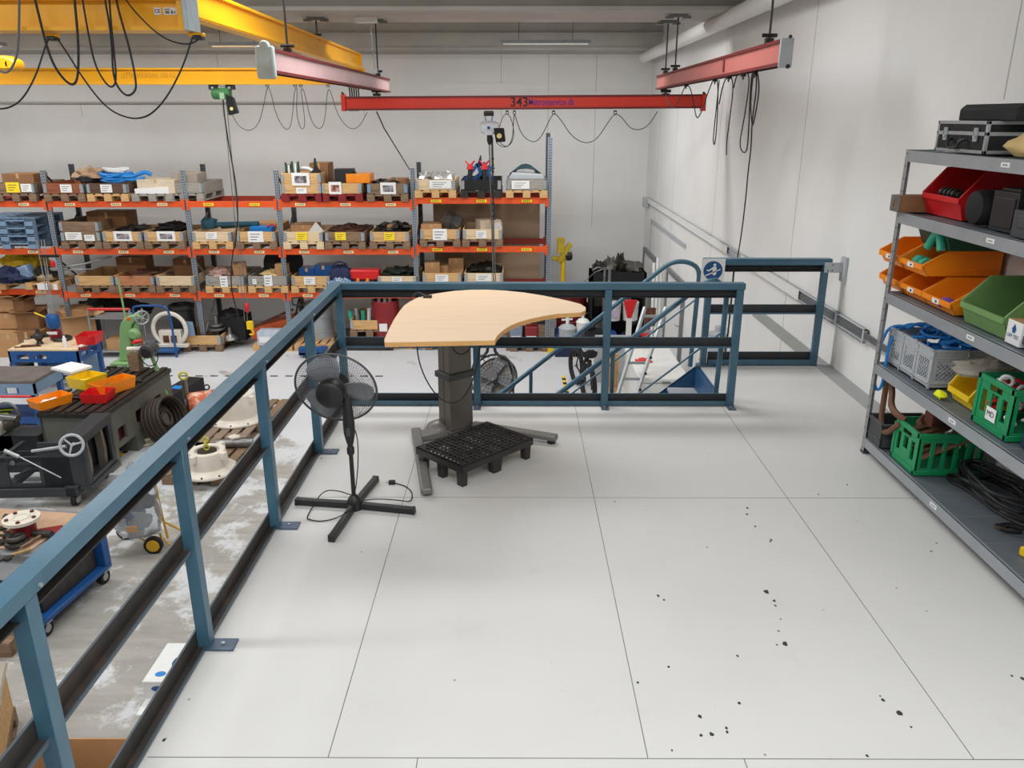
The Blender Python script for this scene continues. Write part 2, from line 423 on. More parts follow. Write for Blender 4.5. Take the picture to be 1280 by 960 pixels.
# ================================================================ CABLE TRAY + PIPE on the right wall
zt = .41
ct = T('cable_tray', 'white wall-mounted cable tray running the length of the white side wall', 'cable tray', (WX-.012, 10, zt))
tr = MB(); tr.b(-.035, 0, -3.6, 7.9, 0, .006).b(-.035, -.03, -3.6, 7.9, 0, .02).b(-.006, 0, -3.6, 7.9, 0, .11).b(-.035, 0, -3.6, 7.9, .105, .11).b(-.012, 0, -8.2, -3.6, 0, .03)
for y in (-3.6,-3.0,-1.0,2.0,5.0): tr.b(-.037, 0, y, y+.03, 0, .11)
tr.build('tray_channel', LGREY, ct)
cv = MB()
for y0, y1 in ((-2.0,.2),(.9,7.8)): cv.b(-.038, -.034, y0, y1, .004, .11)
cv.build('tray_cover', WHITE, ct)
cb = MB()
for k in range(4):
    cb.tube([(-.03-.004*k, -8.2, .0+.02*k), (-.04, -6, .03+.015*k), (-.05, -4.9, .01+.022*k), (-.05, -4.2, .06+.012*k), (-.02, -3.4, .04+.014*k), (-.02, -2, .03+.015*k)], .008, 6, smooth=2)
cb.build('cables', CABG, ct)
jb = MB(); jb.b(-.12, 0, 7.75, 7.95, -.1, .12); jb.build('junction_box', LGREY, ct, bevel=.01)
pp = MB(); pp.cyl((2.70, 4, 3.38), (2.70, 17.9, 3.38), .10, 24).lathe([(.105,0),(.115,.02),(.115,.1),(.105,.12)], (2.70,17.75,3.38), (0,1,0), 24)
tag(pp.build('ventilation_pipe', WHITE), 'long white pipe running under the ceiling along the side wall', 'pipe')

# ================================================================ GUARD RAILING
def uch(mb, p0, p1, out, z0, z1, fl_=.045, t=.006, lip=.014):
    """channel from p0 to p1 with its web on the outer side and flanges towards the deck"""
    p0, p1 = Vector((*p0, 0)), Vector((*p1, 0)); out = Vector((*out, 0))
    def q(o0, o1, za, zb, m):
        P = [p0+out*o0, p1+out*o0, p1+out*o1, p0+out*o1]
        mb.add([(*p.xy, za) for p in P]+[(*p.xy, zb) for p in P], [(3,2,1,0),(4,5,6,7),(0,1,5,4),(1,2,6,5),(2,3,7,6),(3,0,4,7)], m)
    q(-t, 0, z0, z1, 1); q(-fl_+.006, -t, z0, z0+t, 1); q(-fl_, -fl_+.006, z0, z0+lip, 0)
    q(-t, .002, z1, z1+.003, 0); q(0, .001, z0, z1, 0)
gr = T('guard_railing', 'blue steel guard railing along the left and far edge of the mezzanine', 'railing', (0,0,0))
XL, YB, XR = -1.352, 5.985, 1.72
def post(x, y, plate, par, ztop=.95, w=.055):
    pm = MB(); pm.b(x-w/2, x+w/2, y-w/2, y+w/2, .0, ztop)
    o = pm.build('post', BLUE, par, bevel=.003)
    if plate:
        dx, dy = plate; pl = MB()
        pl.b(min(x-.03, x-.03+dx), max(x+.03, x+.03+dx), min(y-.04, y-.04+dy), max(y+.04, y+.04+dy), 0, .010)
        cx, cy = x+dx*.75+(.0 if dx else 0), y+dy*.8
        pl.cyl((cx, cy, .008), (cx, cy, .018), .009, 6, 1)
        pl.build('base_plate', [PLATE, GALV], o, bevel=.001)
    return o
for y in (5.05, 4.0, 2.93, 1.87, .8): post(XL, y, (.10, 0), gr)
post(XL, YB, None, gr)
for x in (-.30, .715): post(x, YB, (0, -.06), gr)
post(XR, YB, (.0, -.06), gr)
def top_rail_left(): 
    m = MB(); m.b(-1.396, -1.323, -.5, 6.03, .95, 1.0, 0)
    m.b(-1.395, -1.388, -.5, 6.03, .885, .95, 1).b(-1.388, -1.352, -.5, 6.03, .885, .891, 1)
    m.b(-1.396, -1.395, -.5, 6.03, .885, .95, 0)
    return m
top_rail_left().build('top_rail', [BLUE, LEFTD], gr, bevel=.003)
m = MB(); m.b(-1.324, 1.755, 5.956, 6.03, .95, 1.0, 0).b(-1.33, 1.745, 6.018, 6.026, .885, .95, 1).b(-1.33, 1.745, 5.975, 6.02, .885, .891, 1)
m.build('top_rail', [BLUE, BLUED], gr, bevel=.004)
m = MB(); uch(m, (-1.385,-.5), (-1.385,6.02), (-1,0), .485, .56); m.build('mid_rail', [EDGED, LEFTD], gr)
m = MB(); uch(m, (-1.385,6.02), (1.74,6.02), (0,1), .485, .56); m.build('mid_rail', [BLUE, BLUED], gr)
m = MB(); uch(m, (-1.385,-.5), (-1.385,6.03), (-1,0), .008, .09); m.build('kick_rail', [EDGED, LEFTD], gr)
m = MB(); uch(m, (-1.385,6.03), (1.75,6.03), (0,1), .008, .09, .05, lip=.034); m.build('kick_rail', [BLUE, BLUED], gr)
for y in (5.05,4.0,2.93,1.87):
    bt = MB(); bt.cyl((-1.324, y+.04, .965), (-1.316, y+.04, .965), .007, 8); bt.build('bolt', GALV, gr)
for x in (-.30,.715):
    bt = MB(); bt.cyl((x, 5.99, 1.0), (x, 5.99, 1.01), .008, 8); bt.build('bolt', GALV, gr)
# short railing across the far right of the deck
g2 = T('guard_railing', 'short blue railing behind the stairwell reaching the side wall', 'railing', (0,7.1,0))
def post2(x, ztop, w=.055):
    pm = MB(); pm.b(x-w/2, x+w/2, -w/2, w/2, 0, ztop); return pm.build('post', BLUE, g2, bevel=.003)
a = post2(1.755, .93); pl = MB(); pl.b(1.70, 1.87, -.07, .04, 0, .01); pl.build('base_plate', PLATE, a)
post2(2.785, .93)
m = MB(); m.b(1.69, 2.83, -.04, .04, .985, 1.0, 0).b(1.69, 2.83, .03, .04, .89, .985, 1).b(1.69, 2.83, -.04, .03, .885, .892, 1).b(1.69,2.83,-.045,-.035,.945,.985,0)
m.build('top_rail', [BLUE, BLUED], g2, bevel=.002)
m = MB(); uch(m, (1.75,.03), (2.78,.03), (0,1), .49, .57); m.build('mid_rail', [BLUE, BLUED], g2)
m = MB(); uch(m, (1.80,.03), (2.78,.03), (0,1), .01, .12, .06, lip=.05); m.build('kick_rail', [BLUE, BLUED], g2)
m = MB(); m.b(2.76, WX-.02, -.055, -.045, .88, .97).b(WX-.03, WX, -.10, 0, .80, 1.02)
for x, z in ((2.79,.9),(2.83,.95),(2.83,.9)): m.cyl((x, -.055, z), (x, -.062, z), .006, 8, 1)
m.build('wall_bracket', [LGREY, BLKM], g2, bevel=.002)

# sign
SIGNB = mat('sign_blue', (22,78,132), .5, 0, .03, 8)
sg = T('safety_sign', 'white square sign with a blue round pictogram of a figure holding a handrail', 'sign', (1.765, 7.035, .90))
m = MB(); m.b(-.105, .105, 0, .004, -.11, .105); m.build('sign_board', PAPER, sg)
m = MB(); m.cyl((0, 0, .0), (0, -.002, .0), .085, 48); m.build('blue_disc', SIGNB, sg)
m = MB(); m.cyl((.012,-.001,.052),(.012,-.004,.052),.013,16).prism([(-.005,.035),(.028,.035),(.03,-.03),(.012,-.045),(-.004,-.03)],-.004,-.001,'xz')
m.prism([(-.005,.03),(-.04,.005),(-.058,.012),(-.058,.002),(-.04,-.007),(-.004,.012)],-.004,-.001,'xz')
m.prism([(-.065,-.05),(.065,.008),(.065,.018),(-.065,-.04)],-.004,-.001,'xz')
m.build('pictogram', PAPER, sg)
m = MB(); m.b(-.07, .05, -.002, 0, -.105, -.098); m.build('sign_line', INK, sg)

# ================================================================ STAIRS
st = T('steel_staircase', 'blue steel staircase going down beside the far railing', 'staircase', (1.70, 0, 0))
SL = .82
def inc(x): return x*SL                    # rise over the run, x measured leftwards from the head
for y, nm in ((6.14, 'stringer'), (7.09, 'stringer')):
    m = MB(); m.prism([(0,0),(0,-.30),(-2.9,-.30-2.9*SL+.14),(-2.9,-2.9*SL)], y-.006, y+.006, 'xz'); m.prism([(0,0),(0,-.012),(-2.9,-2.9*SL-.012),(-2.9,-2.9*SL)], y-.006, y+.04 if y < 6.5 else y+.006, 'xz')
    m.build(nm, STBLUE, st)
nst = 11
for k in range(1, nst):
    z = -2.38*k/nst; x = z/SL
    m = MB(); m.b(x-.0, x+.25, 6.15, 7.08, z-.03, z, 0); m.build('tread', LGREY, st)
m = MB(); m.b(-.012, 0, 6.15, 7.08, -.22, -.01); m.build('riser_plate', STBLUE, st)
def handrail(y, x0, z0, par, xp=-.02):
    m = MB()
    xs = -2.8
    top = Vector((x0-1.70, y, z0))
    pts = [(xs, y, top.z+(xs-top.x)*SL), tuple(top)]
    pts += [(top.x+.12, y, top.z+.1), (top.x+.21, y, top.z+.13), (xp-.09, y, top.z+.12), (xp, y, top.z+.06), (xp, y, top.z-.1), (xp-.02, y, .0)]
    P = [Vector(p) for p in pts]; body = [P[0], P[1]-(P[1]-P[0]).normalized()*.1]+chaikin(chaikin(P[1:7]))+[P[7]]
    m.tube(body, .021, 12)
    m.build('handrail', BLUE, par)
    m = MB(); m.tube([(xs, y, top.z+(xs-top.x)*SL-.55), (xp-.01, y, top.z+(xp-top.x)*SL-.55)], .009, 8); m.build('knee_rail', BLUE, par)
    for xx in (-.9, -1.8, -2.7):
        if y > 7 and xx == -.9: xx = -1.55
        zt_ = top.z+(xx-top.x)*SL
        m = MB(); m.cyl((xx, y, xx*SL), (xx, y, zt_), .017, 10); m.build('baluster', BLUE, par)
handrail(6.2, 1.368, .852, st)
handrail(7.06, 1.24, .85, st, -.05)
# ================================================================ STANDING DESK
dk = T('standing_desk', 'curved beech-topped standing desk on one grey column beside the far railing', 'desk', (-.43, 5.42, 0))
ox, oy = -.43, 5.42
out = [(481,428),(480.5,424),(486,412),(492,400),(500,388),(505,382),(512,377),(522,372),(535,368.5),(550,366),(568,363.5),(588,362.2),(608,362),(630,363),(655,365.5),(680,369.5),(700,373.5),(715,377),(726,380),(732,384),(732,388),(726,390.5),(712,391.5),(698,392),(682,394.5),(665,398),(650,402),(638,407),(629,412.5),(621,420),(618.5,425.5)]
ZT = .97
poly = [(at(u, v, Z=ZT).x-ox, at(u, v, Z=ZT).y-oy) for u, v in out]
m = MB(); m.prism(poly, ZT-.028, ZT, m=0)
dt = m.build('desk_top', [DESKW], dk, bevel=.002)
eb_ = MB(); n_ = len(poly)
for i in range(n_):
    a, b_ = Vector((*poly[i], 0)), Vector((*poly[(i+1) % n_], 0)); d = (b_-a).normalized(); nn = Vector((d.y, -d.x, 0))
    c0 = Vector((.1,.2,0)); 
    if (a-Vector((0,.1,0))).dot(nn) < 0 and False: nn = -nn
    eb_.add([(a.x,a.y,ZT-.0275),(b_.x,b_.y,ZT-.0275),(b_.x,b_.y,ZT-.0015),(a.x,a.y,ZT-.0015)], [(0,1,2,3)])
me_ = eb_
# solid edging: a slightly larger outline under the laminate skin
cx_ = sum(p[0] for p in poly)/n_; cy_ = sum(p[1] for p in poly)/n_
m = MB()
ring = []
for i in range(n_):
    a, b_, c_ = Vector(poly[i-1]), Vector(poly[i]), Vector(poly[(i+1) % n_])
    d = ((b_-a).normalized()+(c_-b_).normalized()).normalized(); ring.append(b_+Vector((d.y, -d.x))*.0012)
area_ = sum(poly[i][0]*poly[(i+1) % n_][1]-poly[(i+1) % n_][0]*poly[i][1] for i in range(n_))
if area_ < 0: ring = [Vector(poly[i])-(ring[i]-Vector(poly[i])) for i in range(n_)]
m.prism([tuple(p) for p in ring], ZT-.0285, ZT-.0012); m.build('edge_band', DESKE, dt)
colz = Matrix.Translation((.0, .0, 0)) @ Matrix.Rotation(math.radians(40), 4, 'Z')
def colbox(m, w, d, z0, z1, k=0): m.b(-w/2, w/2, -d/2, d/2, z0, z1, k, colz)
# column corner seen at (-.44,5.30); faces .18 and .28
m = MB(); colbox(m, .200, .150, .05, .46); colbox(m, .215, .165, .0, .05); m.build('lower_column', DESKG, dk, bevel=.006, seg=2)
m = MB(); colbox(m, .192, .142, .46, ZT-.05); m.b(-.26, .26, -.05, .05, ZT-.06, ZT-.0285, 0).b(-.05, .05, -.35, .2, ZT-.06, ZT-.0285, 0); m.build('upper_column', DESKG, dk, bevel=.006, seg=2)
m = MB(); colbox(m, .232, .182, .435, .48); m.build('collar', DGREY, dk, bevel=.006, seg=2)
m = MB(); m.b(-.101, -.0995, -.003, .003, .05, .435, 0, colz).b(-.097, -.0955, -.003, .003, .48, .9, 0, colz); m.build('column_groove', STEELD, dk)
def foot(p0, p1, w=.07, h=.045):
    m = MB(); m.bar(p0, p1, w, h); o = m.build('foot', FOOTG, dk, bevel=.012, seg=2)
    return o
f1 = foot((-.29, -.05, .038), (-.105, -1.06, .038))
m = MB(); m.cyl((-.115, -1.0, 0), (-.115, -1.0, .016), .028, 14); m.build('glide', RUBBER, f1)
m = MB(); m.cyl((-.28,-.12,0),(-.28,-.12,.016),.028,14); m.build('glide', RUBBER, f1)
f2 = foot((.12, -.0, .06), (.73, -.215, .045))
m = MB(); m.cyl((.69, -.20, 0), (.69, -.20, .022), .03, 14); m.build('glide', RUBBER, f2)
m = MB(); m.bar((-.02, -.02, .03), (-.27, -.16, .03), .12, .05); m.lathe([(.10,0),(.10,.03),(.075,.075),(.03,.10),(.0,.105)], (-.13,-.02,.0), (0,0,1), 20); m.build('base_hub', FOOTG, dk, bevel=.01, seg=2)
c = MB(); Y0 = 5.12
c.tube([at(521,429,Y=Y0)-Vector((ox,oy,0)), at(523,450,Y=Y0)-Vector((ox,oy,0)), at(532,475,Y=Y0)-Vector((ox,oy,0)), at(548,498,Y=Y0)-Vector((ox,oy,0)), at(566,506,Y=Y0)-Vector((ox,oy,0)), at(583,494,Y=Y0)-Vector((ox,oy,0)), at(595,465,Y=Y0)-Vector((ox,oy,0)), at(600,435,Y=Y0+.1)-Vector((ox,oy,0)), at(602,420,Y=Y0+.2)-Vector((ox,oy,0))], .0045, 8, smooth=2)
c.build('power_cable', CAB, dk)
c = MB(); c.tube([at(565,430,Y=Y0)-Vector((ox,oy,0)), at(568,440,Y=Y0)-Vector((ox,oy,0)), at(577,444,Y=Y0)-Vector((ox,oy,0)), at(586,439,Y=Y0)-Vector((ox,oy,0)), at(589,428,Y=Y0)-Vector((ox,oy,0))], .004, 8, smooth=2)
c.build('control_cable', CAB, dk)
p = at(503.5,431,Y=4.75)-Vector((ox,oy,0)); m = MB(); m.b(p.x-.02, p.x+.02, p.y-.03, p.y+.03, ZT-.12, ZT-.0285); m.b(p.x-.05,p.x+.05,p.y-.03,p.y+.0,ZT-.12,ZT-.10); m.build('lifting_lever', BLK, dk, bevel=.004)
q0 = at(516,371,Z=ZT)-Vector((ox,oy,0)); q1 = at(540,371.5,Z=ZT)-Vector((ox,oy,0))
m = MB(); m.tube([(q0.x,q0.y,ZT+.0),(q0.x+.03,q0.y+.02,ZT+.03),(q0.x+.07,q0.y,ZT+.015),(q1.x-.03,q1.y-.02,ZT+.01),(q1.x,q1.y-.01,ZT+.008)], .008, 8, smooth=2); m.b(q1.x-.06,q1.x,q1.y-.03,q1.y+.01,ZT,ZT+.015)
m.build('cable_end', BLK, dt)

# ================================================================ BLACK PLASTIC PALLET
pl_ = T('plastic_pallet', 'small black plastic pallet with an open grid top standing against the desk foot', 'pallet', (-.262, 4.872, 0), math.radians(46))
m = MB(); L_, W_, H_ = .65, .45, .15
PLB = mat('pallet_black', (44,41,40), .42, 0, .2, 9)
cells = []
nx, ny = 17, 11
holes = []
for i in range(nx):
    for j in range(ny):
        if (i, j) in ((0,0),(0,ny-1),(nx-1,0),(nx-1,ny-1)) or (i in (8,) and j in (0,1,ny-1)): continue
        x = -L_/2+.02+i*(L_-.04)/nx; y = -W_/2+.02+j*(W_-.04)/ny
        holes.append((x+.005, x+(L_-.04)/nx-.005, y+.005, y+(W_-.04)/ny-.005))
m.panel(-L_/2, L_/2, -W_/2, W_/2, H_-.012, H_, holes, 'xy')
m.b(-L_/2, L_/2, -W_/2, -W_/2+.012, H_-.05, H_).b(-L_/2, L_/2, W_/2-.012, W_/2, H_-.05, H_).b(-L_/2, -L_/2+.012, -W_/2, W_/2, H_-.05, H_).b(L_/2-.012, L_/2, -W_/2, W_/2, H_-.05, H_)
for i in range(1, 6): x = -L_/2+i*L_/6; m.b(x-.003, x+.003, -W_/2+.01, W_/2-.01, H_-.04, H_-.005)
m.build('deck', PLB, pl_, bevel=.002)
for x in (-.29, 0, .29):
    for y in (-.185, 0, .185):
        f = MB(); w1, w2 = (.03, .022) if x else (.05, .035)
        f.prism([(-w1,H_-.045),(w1,H_-.045),(w2,0),(-w2,0)], -.025, .025, 'xz', M=Matrix.Translation((x, y, 0))); f.build('foot', PLB, pl_, bevel=.003)

# ================================================================ PEDESTAL FAN
fx, fy = -.948, 4.218
fn = T('pedestal_fan', 'black pedestal fan on a cross base beside the left railing', 'fan', (fx, fy, 0))
ends = [at(370,625,Z=.03), at(518,637,Z=.03), at(414,672,Z=.03), at(470,597,Z=.03)]
m = MB(); m.lathe([(.045,0),(.045,.05),(.03,.075),(.018,.09)], (0,0,0), n=20); m.build('base_hub', BLK, fn)
for e in ends:
    e = e-Vector((fx,fy,0)); e.z = .024
    m = MB(); m.bar((e.normalized()*.02).to_tuple()[:2]+(.026,), e, .036, .036); m.bar(e-e.normalized()*.012, e+e.normalized()*.003, .04, .042); m.build('leg', BLK, fn, bevel=.003)
m = MB(); m.cyl((0,0,.05),(0,0,.40),.0125,14).cyl((0,0,.36),(0,0,.5),.010,14); m.build('pole', BLK, fn)
m = MB(); m.lathe([(.018,.35),(.022,.36),(.022,.39),(.016,.40)], n=18); m.build('height_collar', BLK, fn)
m = MB(); m.lathe([(.014,.40),(.022,.43),(.032,.48),(.034,.54),(.030,.60),(.022,.68),(.016,.70)], n=20); nk = m.build('control_neck', BLK, fn)
m = MB(); m.c(-.0,-.034,.5,.02,.006,.05); m.build('switch_panel', DGREY, nk)
hub = at(411,496,Y=fy-.03)-Vector((fx,fy,0))            # rear cap of the motor
cg = at(420,485,Y=fy+.12)-Vector((fx,fy,0))             # centre of the cage
ax = Vector((.05, .93, .30)).normalized()               # the fan blows away from the camera and upwards
m = MB(); m.lathe([(.0,-.012),(.055,-.008),(.078,.01),(.085,.035),(.082,.07),(.07,.10),(.05,.12)], hub, (cg-hub+ax*.1).normalized(), 28); m.build('motor_housing', BLK, fn)
mc = hub+(cg-hub)*.5
m = MB(); m.cyl(hub+ax*.05, cg, .03, 16).bar((0,0,.69), hub+Vector((0,.05,-.03)), .03, .045); m.build('tilt_joint', BLK, fn, bevel=.004)
R_ = .237
cage = MB()
xa = ax.orthogonal().normalized(); ya = ax.cross(xa)
def cp_(r, h, a): return cg+ax*h+(xa*math.cos(a)+ya*math.sin(a))*r
NW = 96
for k in range(NW):
    a = 2*PI*k/NW; tw = .35
    for sgn, dep in ((-1, .075), (1, .075)):
        cage.tube([cp_(.055, sgn*dep, a-tw*sgn), cp_(R_*.55, sgn*dep*.97, a-tw*.5*sgn), cp_(R_*.85, sgn*dep*.7, a-tw*.15*sgn), cp_(R_, sgn*.008, a)], .0012, 4)
cage.torus(cg, ax, R_, .0065, 64, 8)
for h in (-.073, .073): cage.torus(cg+ax*h, ax, .057, .004, 32, 6)
cage.torus(cg-ax*.062, ax, R_*.8, .0012, 64, 4)
GUARD = mat('fan_wire', (84,86,88), .5, .2, .05, 10)
cage.build('guard', GUARD, fn)
m = MB(); m.cyl(cg+ax*.07, cg+ax*.082, .055, 28); m.build('badge', BLK, fn)
BLADE = mat('fan_blade_plastic', (150,153,158), .4, 0, .03, 8)
bl = MB(); bl.lathe([(.045,-.03),(.045,.03),(.03,.045),(0,.05)], cg, ax, 24); fb = bl.build('blade_hub', BLK, fn)
def screen_dir(u, v): 
    d_ = at(u, v, Y=(fy+.12))-at(414,484,Y=(fy+.12)); d_ = d_-ax*d_.dot(ax); return d_.normalized()
for (u, v) in ((402,455),(452,489),(392,507)):
    d_ = screen_dir(u, v); t_ = ax.cross(d_)
    vs = []; K = 12
    rows = [(.035,.03,.03),(.07,.062,.055),(.11,.085,.074),(.15,.095,.084),(.185,.09,.08),(.208,.065,.058),(.218,.025,.025)]
    B = MB(); NWd = 7
    for r, wl_, wr_ in rows:
        for j in range(NWd):
            s_ = -wl_+(wl_+wr_)*j/(NWd-1)
            vs.append(cg+d_*r+t_*s_+ax*(s_*.28+.012*math.cos(s_*25)))
    fs = [(i*NWd+j, i*NWd+j+1, (i+1)*NWd+j+1, (i+1)*NWd+j) for i in range(len(rows)-1) for j in range(NWd-1)]
    B.add(vs, fs); o = B.build('blade', BLADE, fn); md = o.modifiers.new('thick', 'SOLIDIFY'); md.thickness = .003
c = MB(); P_ = [at(440,530,Y=fy+.02), at(447,545,Y=fy+.05), at(448,575,Y=fy+.05), at(446,600,Y=fy+.05), at(444,615,Y=fy+.05)]
g_ = [(at(u, v, Z=.045 if i in (3,4,8,9) else .006)) for i, (u, v) in enumerate([(440,628),(425,622),(405,621),(390,626),(382,640),(388,650),(402,652),(420,648),(432,643),(448,628),(470,632),(500,634),(514,628),(516,616),(508,608),(498,605),(493,604)])]
for i in (0,1,2,8,9,10,11): g_[i].z = .052
for i in (3,4,5,6,7,12,13,14,15,16): g_[i].z = .006
c.tube([p-Vector((fx,fy,0)) for p in P_+g_], .0035, 6, smooth=2)
e = g_[-1]-Vector((fx,fy,0)); c.b(e.x-.035, e.x+.005, e.y-.012, e.y+.012, .0, .024)
c.cyl((e.x-.035,e.y-.007,.012),(e.x-.055,e.y-.007,.012),.0024,6,1).cyl((e.x-.035,e.y+.007,.012),(e.x-.055,e.y+.007,.012),.0024,6,1)
c.build('mains_cable', [CAB, GALV], fn)

# ================================================================ SHELVING UNIT ON THE RIGHT
SX0, SX1, SY0, SY1 = 2.40, 2.925, 2.75, 5.08
LV = [2.01, 1.64, 1.13, .65, .12]
sh = T('shelving_unit', 'grey steel shelving unit with five shelves along the side wall', 'shelving unit', (SX0, SY1, 0))
def rel(x, y, z): return (x-SX0, y-SY1, z)
for (x, y, dx, dy) in ((SX0, SY1, 1, -1), (SX1, SY1, -1, -1), (SX0, SY0, 1, 1), (SX1, SY0, -1, 1)):
    m = MB(); m.b(-.001 if dx > 0 else -.001, .001, min(0, dy*.04), max(0, dy*.04), 0, 2.01); m.b(min(0, dx*.036), max(0, dx*.036), -.0012, .0012, 0, 2.01)
    o = m.build('upright', ANG, sh, loc=rel(x, y, 0))
    f = MB(); f.b(min(-.003, dx*.04), max(.003, dx*.04), min(-.003, dy*.044), max(.003, dy*.044), 0, .02); f.build('foot_cap', DGREY, o)
for i, z in enumerate(LV):
    m = MB(); m.b(.002, SX1-SX0-.002, -(SY1-SY0)+.002, -.002, z-.012, z-.008, 1)
    for xx in (0, SX1-SX0-.003): m.b(xx, xx+.003, -(SY1-SY0), 0, z-.07, z, 0)
    for yy in (-(SY1-SY0), -.003): m.b(.003, SX1-SX0-.003, yy, yy+.003, z-.07, z, 0)
    m.b(0, .018, -(SY1-SY0), 0, z-.003, z, 0)
    for k in range(1, 8): m.b(.02, SX1-SX0-.01, -.29*k, -.29*k+.002, z-.009, z-.0065, 0)
    o = m.build('shelf', [SHGREY, SHDARK], sh)
    uv = [(1257,205),(1238,301),(1211,432),(1190,527),(1167,630)][i]
    pz = at(*uv, X=SX0); t = MB(); t.b(-.0015, 0, pz.y-SY1-.035, pz.y-SY1+.035, z-.045, z-.022, 0)
    for k in range(5): t.b(-.0019, -.0014, pz.y-SY1-.02+k*.009, pz.y-SY1-.015+k*.009, z-.038, z-.03, 1)
    t.build('shelf_label', [PAPER, INK], o)
DK = [z-.008 for z in LV]      # deck heights

# --- top shelf: cases
fc = T('flight_case', 'black flight case with aluminium edges and latches on the top shelf', 'case', (2.44, 4.57, LV[0]))
w_, l_, h_ = .42, .51, .17
m = MB(); m.b(.004, w_-.004, -l_/2+.004, l_/2-.004, .006, h_-.004); bd = m.build('case_body', BLKM, fc)
m = MB(); e_ = .018
for (x0,x1) in ((0,e_),(w_-e_,w_)):
    for (z0,z1) in ((.004,.004+e_),(h_-e_,h_),(.095,.115)): m.b(x0,x1,-l_/2,l_/2,z0,z1)
    for (y0,y1) in ((-l_/2,-l_/2+e_),(l_/2-e_,l_/2)): m.b(x0,x1,y0,y1,.004,h_)
for (y0,y1) in ((-l_/2,-l_/2+.012),(l_/2-.012,l_/2)):
    for (z0,z1) in ((.004,.004+e_),(h_-e_,h_),(.095,.115)): m.b(0,w_,y0,y1,z0,z1)
m.build('aluminium_edging', GALV, fc, bevel=.002)
for y in (-.16, .15):
    m = MB(); m.b(-.008,.001,y-.018,y+.018,.065,.135); m.torus((-.01,y,.1),(1,0,0),.015,.003,16,6); m.build('latch', GALV, fc, bevel=.002)
m = MB(); m.tube([(-.004,-.07,.075),(-.03,-.065,.07),(-.035,-.05,.03),(-.035,.05,.03),(-.03,.065,.07),(-.004,.07,.075)],.009,8,smooth=1); m.build('handle', BLK, fc)
for y in (-l_/2+.02, l_/2-.02):
    m = MB(); m.cyl((.03,y,-.0),(.03,y,.006),.012,10); m.build('foot', RUBBER, fc)
lc = MB(); lc.prism([(0,0),(.30,0),(.30,.06),(.27,.085),(.03,.085),(0,.06)], -.36, .19, 'xz'); 
o = lc.build('long_case', BLKM, bevel=.006); o.location = (2.50, 4.54, LV[0]+.17); tag(o, 'long black hard case lying on top of the flight case', 'case')
m = MB(); m.blob((0,0,.05),.16,.22,.075,.12,3,5,20); o = m.build('sacking_bundle', TAN); o.location = (2.58, 4.02, LV[0]); tag(o, 'tan crumpled bag lying on the top shelf beside the flight case', 'bag')

def bin_(name, label, cat, loc, W, L, H, mt, group=None, lip=.45, card=True, rz=0):
    """open-fronted stacking bin, mouth towards -X; x = depth"""
    r = T(name, label, cat, loc, rz, group); t = .005
    prof = [(.03,0),(L,0),(L+.0,H),(L*.30,H),(0,H*lip),(0,H*lip-.012),(.03,.0)]
    m = MB(); side = [(.035,0),(L,0),(L,H),(L*.32,H),(0,H*lip)]
    m.prism(side, -W/2, -W/2+t, 'xz').prism(side, W/2-t, W/2, 'xz')
    m.b(.035, L, -W/2, W/2, 0, t).b(L-t, L, -W/2, W/2, 0, H)
    m.add([(.035,-W/2,0),(0,-W/2,H*lip),(0,W/2,H*lip),(.035,W/2,0),(.035+t,-W/2,0),(t,-W/2,H*lip),(t,W/2,H*lip),(.035+t,W/2,0)], [(0,1,2,3),(7,6,5,4),(1,5,6,2),(0,4,5,1),(3,2,6,7)])
    # rolled rim
    rim = [(0,H*lip),(L*.32,H),(L,H)]
    for s_ in (-1, 1):
        m.bar((rim[0][0], s_*(W/2+.002), rim[0][1]), (rim[1][0], s_*(W/2+.002), rim[1][1]), .010, .012); m.bar((rim[1][0], s_*(W/2+.002), rim[1][1]-.004), (rim[2][0], s_*(W/2+.002), rim[2][1]-.004), .010, .014)
    m.b(-.006, .006, -W/2, W/2, H*lip-.03, H*lip+.002).b(L-.006, L+.006, -W/2, W/2, H-.014, H)
    m.b(L*.4, L*.9, -W/2-.003, -W/2+.002, H*.18, H*.22)
    bb = m.build('bin_body', mt, r, bevel=.0015)
    if card:
        c = MB(); c.b(-.0085,-.0065,-.045,.03,H*lip-.032,H*lip-.004,0).b(-.0088,-.0084,-.025,-.005,H*lip-.025,H*lip-.012,1); c.build('bin_label', [PAPER, INK], bb)
    return r
bin_('storage_bin', 'large red open-front storage bin on the second shelf', 'storage bin', (2.50, 4.78, LV[1]), .42, .40, .27, RED, card=False)
def part_thing(name, label, cat, mb, mats, loc, rz=0, group=None, **k):
    o = mb.build(name, mats, **k); o.location = loc; o.rotation_euler = (0,0,rz); return tag(o, label, cat, group)
m = MB(); m.tube([(0,-.12,0),(0,.1,.005)],.018,10)
for k in range(4): m.torus((0,-.09+.045*k,.0),(.2,1,0),.03,.007,18,6)
part_thing('chain_shackle', 'dark iron shackles lying across the mouth of the red bin', 'shackle', m, STEELD, (2.56, 4.80, LV[1]+.13))
m = MB(); m.panel(0,.32,-.075,.075,0,.004,[],'xy').b(0,.32,-.055,.055,.0,.10,1).panel(-.055,.055,.0,.10,-.004,.001,[(-.02,.02,.03,.07)],'yz',0)
m.b(-.006,0,-.062,-.02,0,.1,0).b(-.006,0,.02,.062,0,.1,0).b(-.006,0,-.02,.02,0,.03,0).b(-.006,0,-.02,.02,.07,.1,0)
part_thing('wooden_block', 'worn wooden block with a slotted steel end at the far end of the second shelf', 'block', m, [STEEL, CARDD], (2.37, 5.05-.0, LV[1]), bevel=.003)
m = MB(); m.lathe([(.04,0),(.085,.01),(.095,.04),(.095,.05),(.092,.09),(.095,.10),(.095,.16),(.085,.2),(.0,.2)], (0,0,.095), (1,0,0), 28)
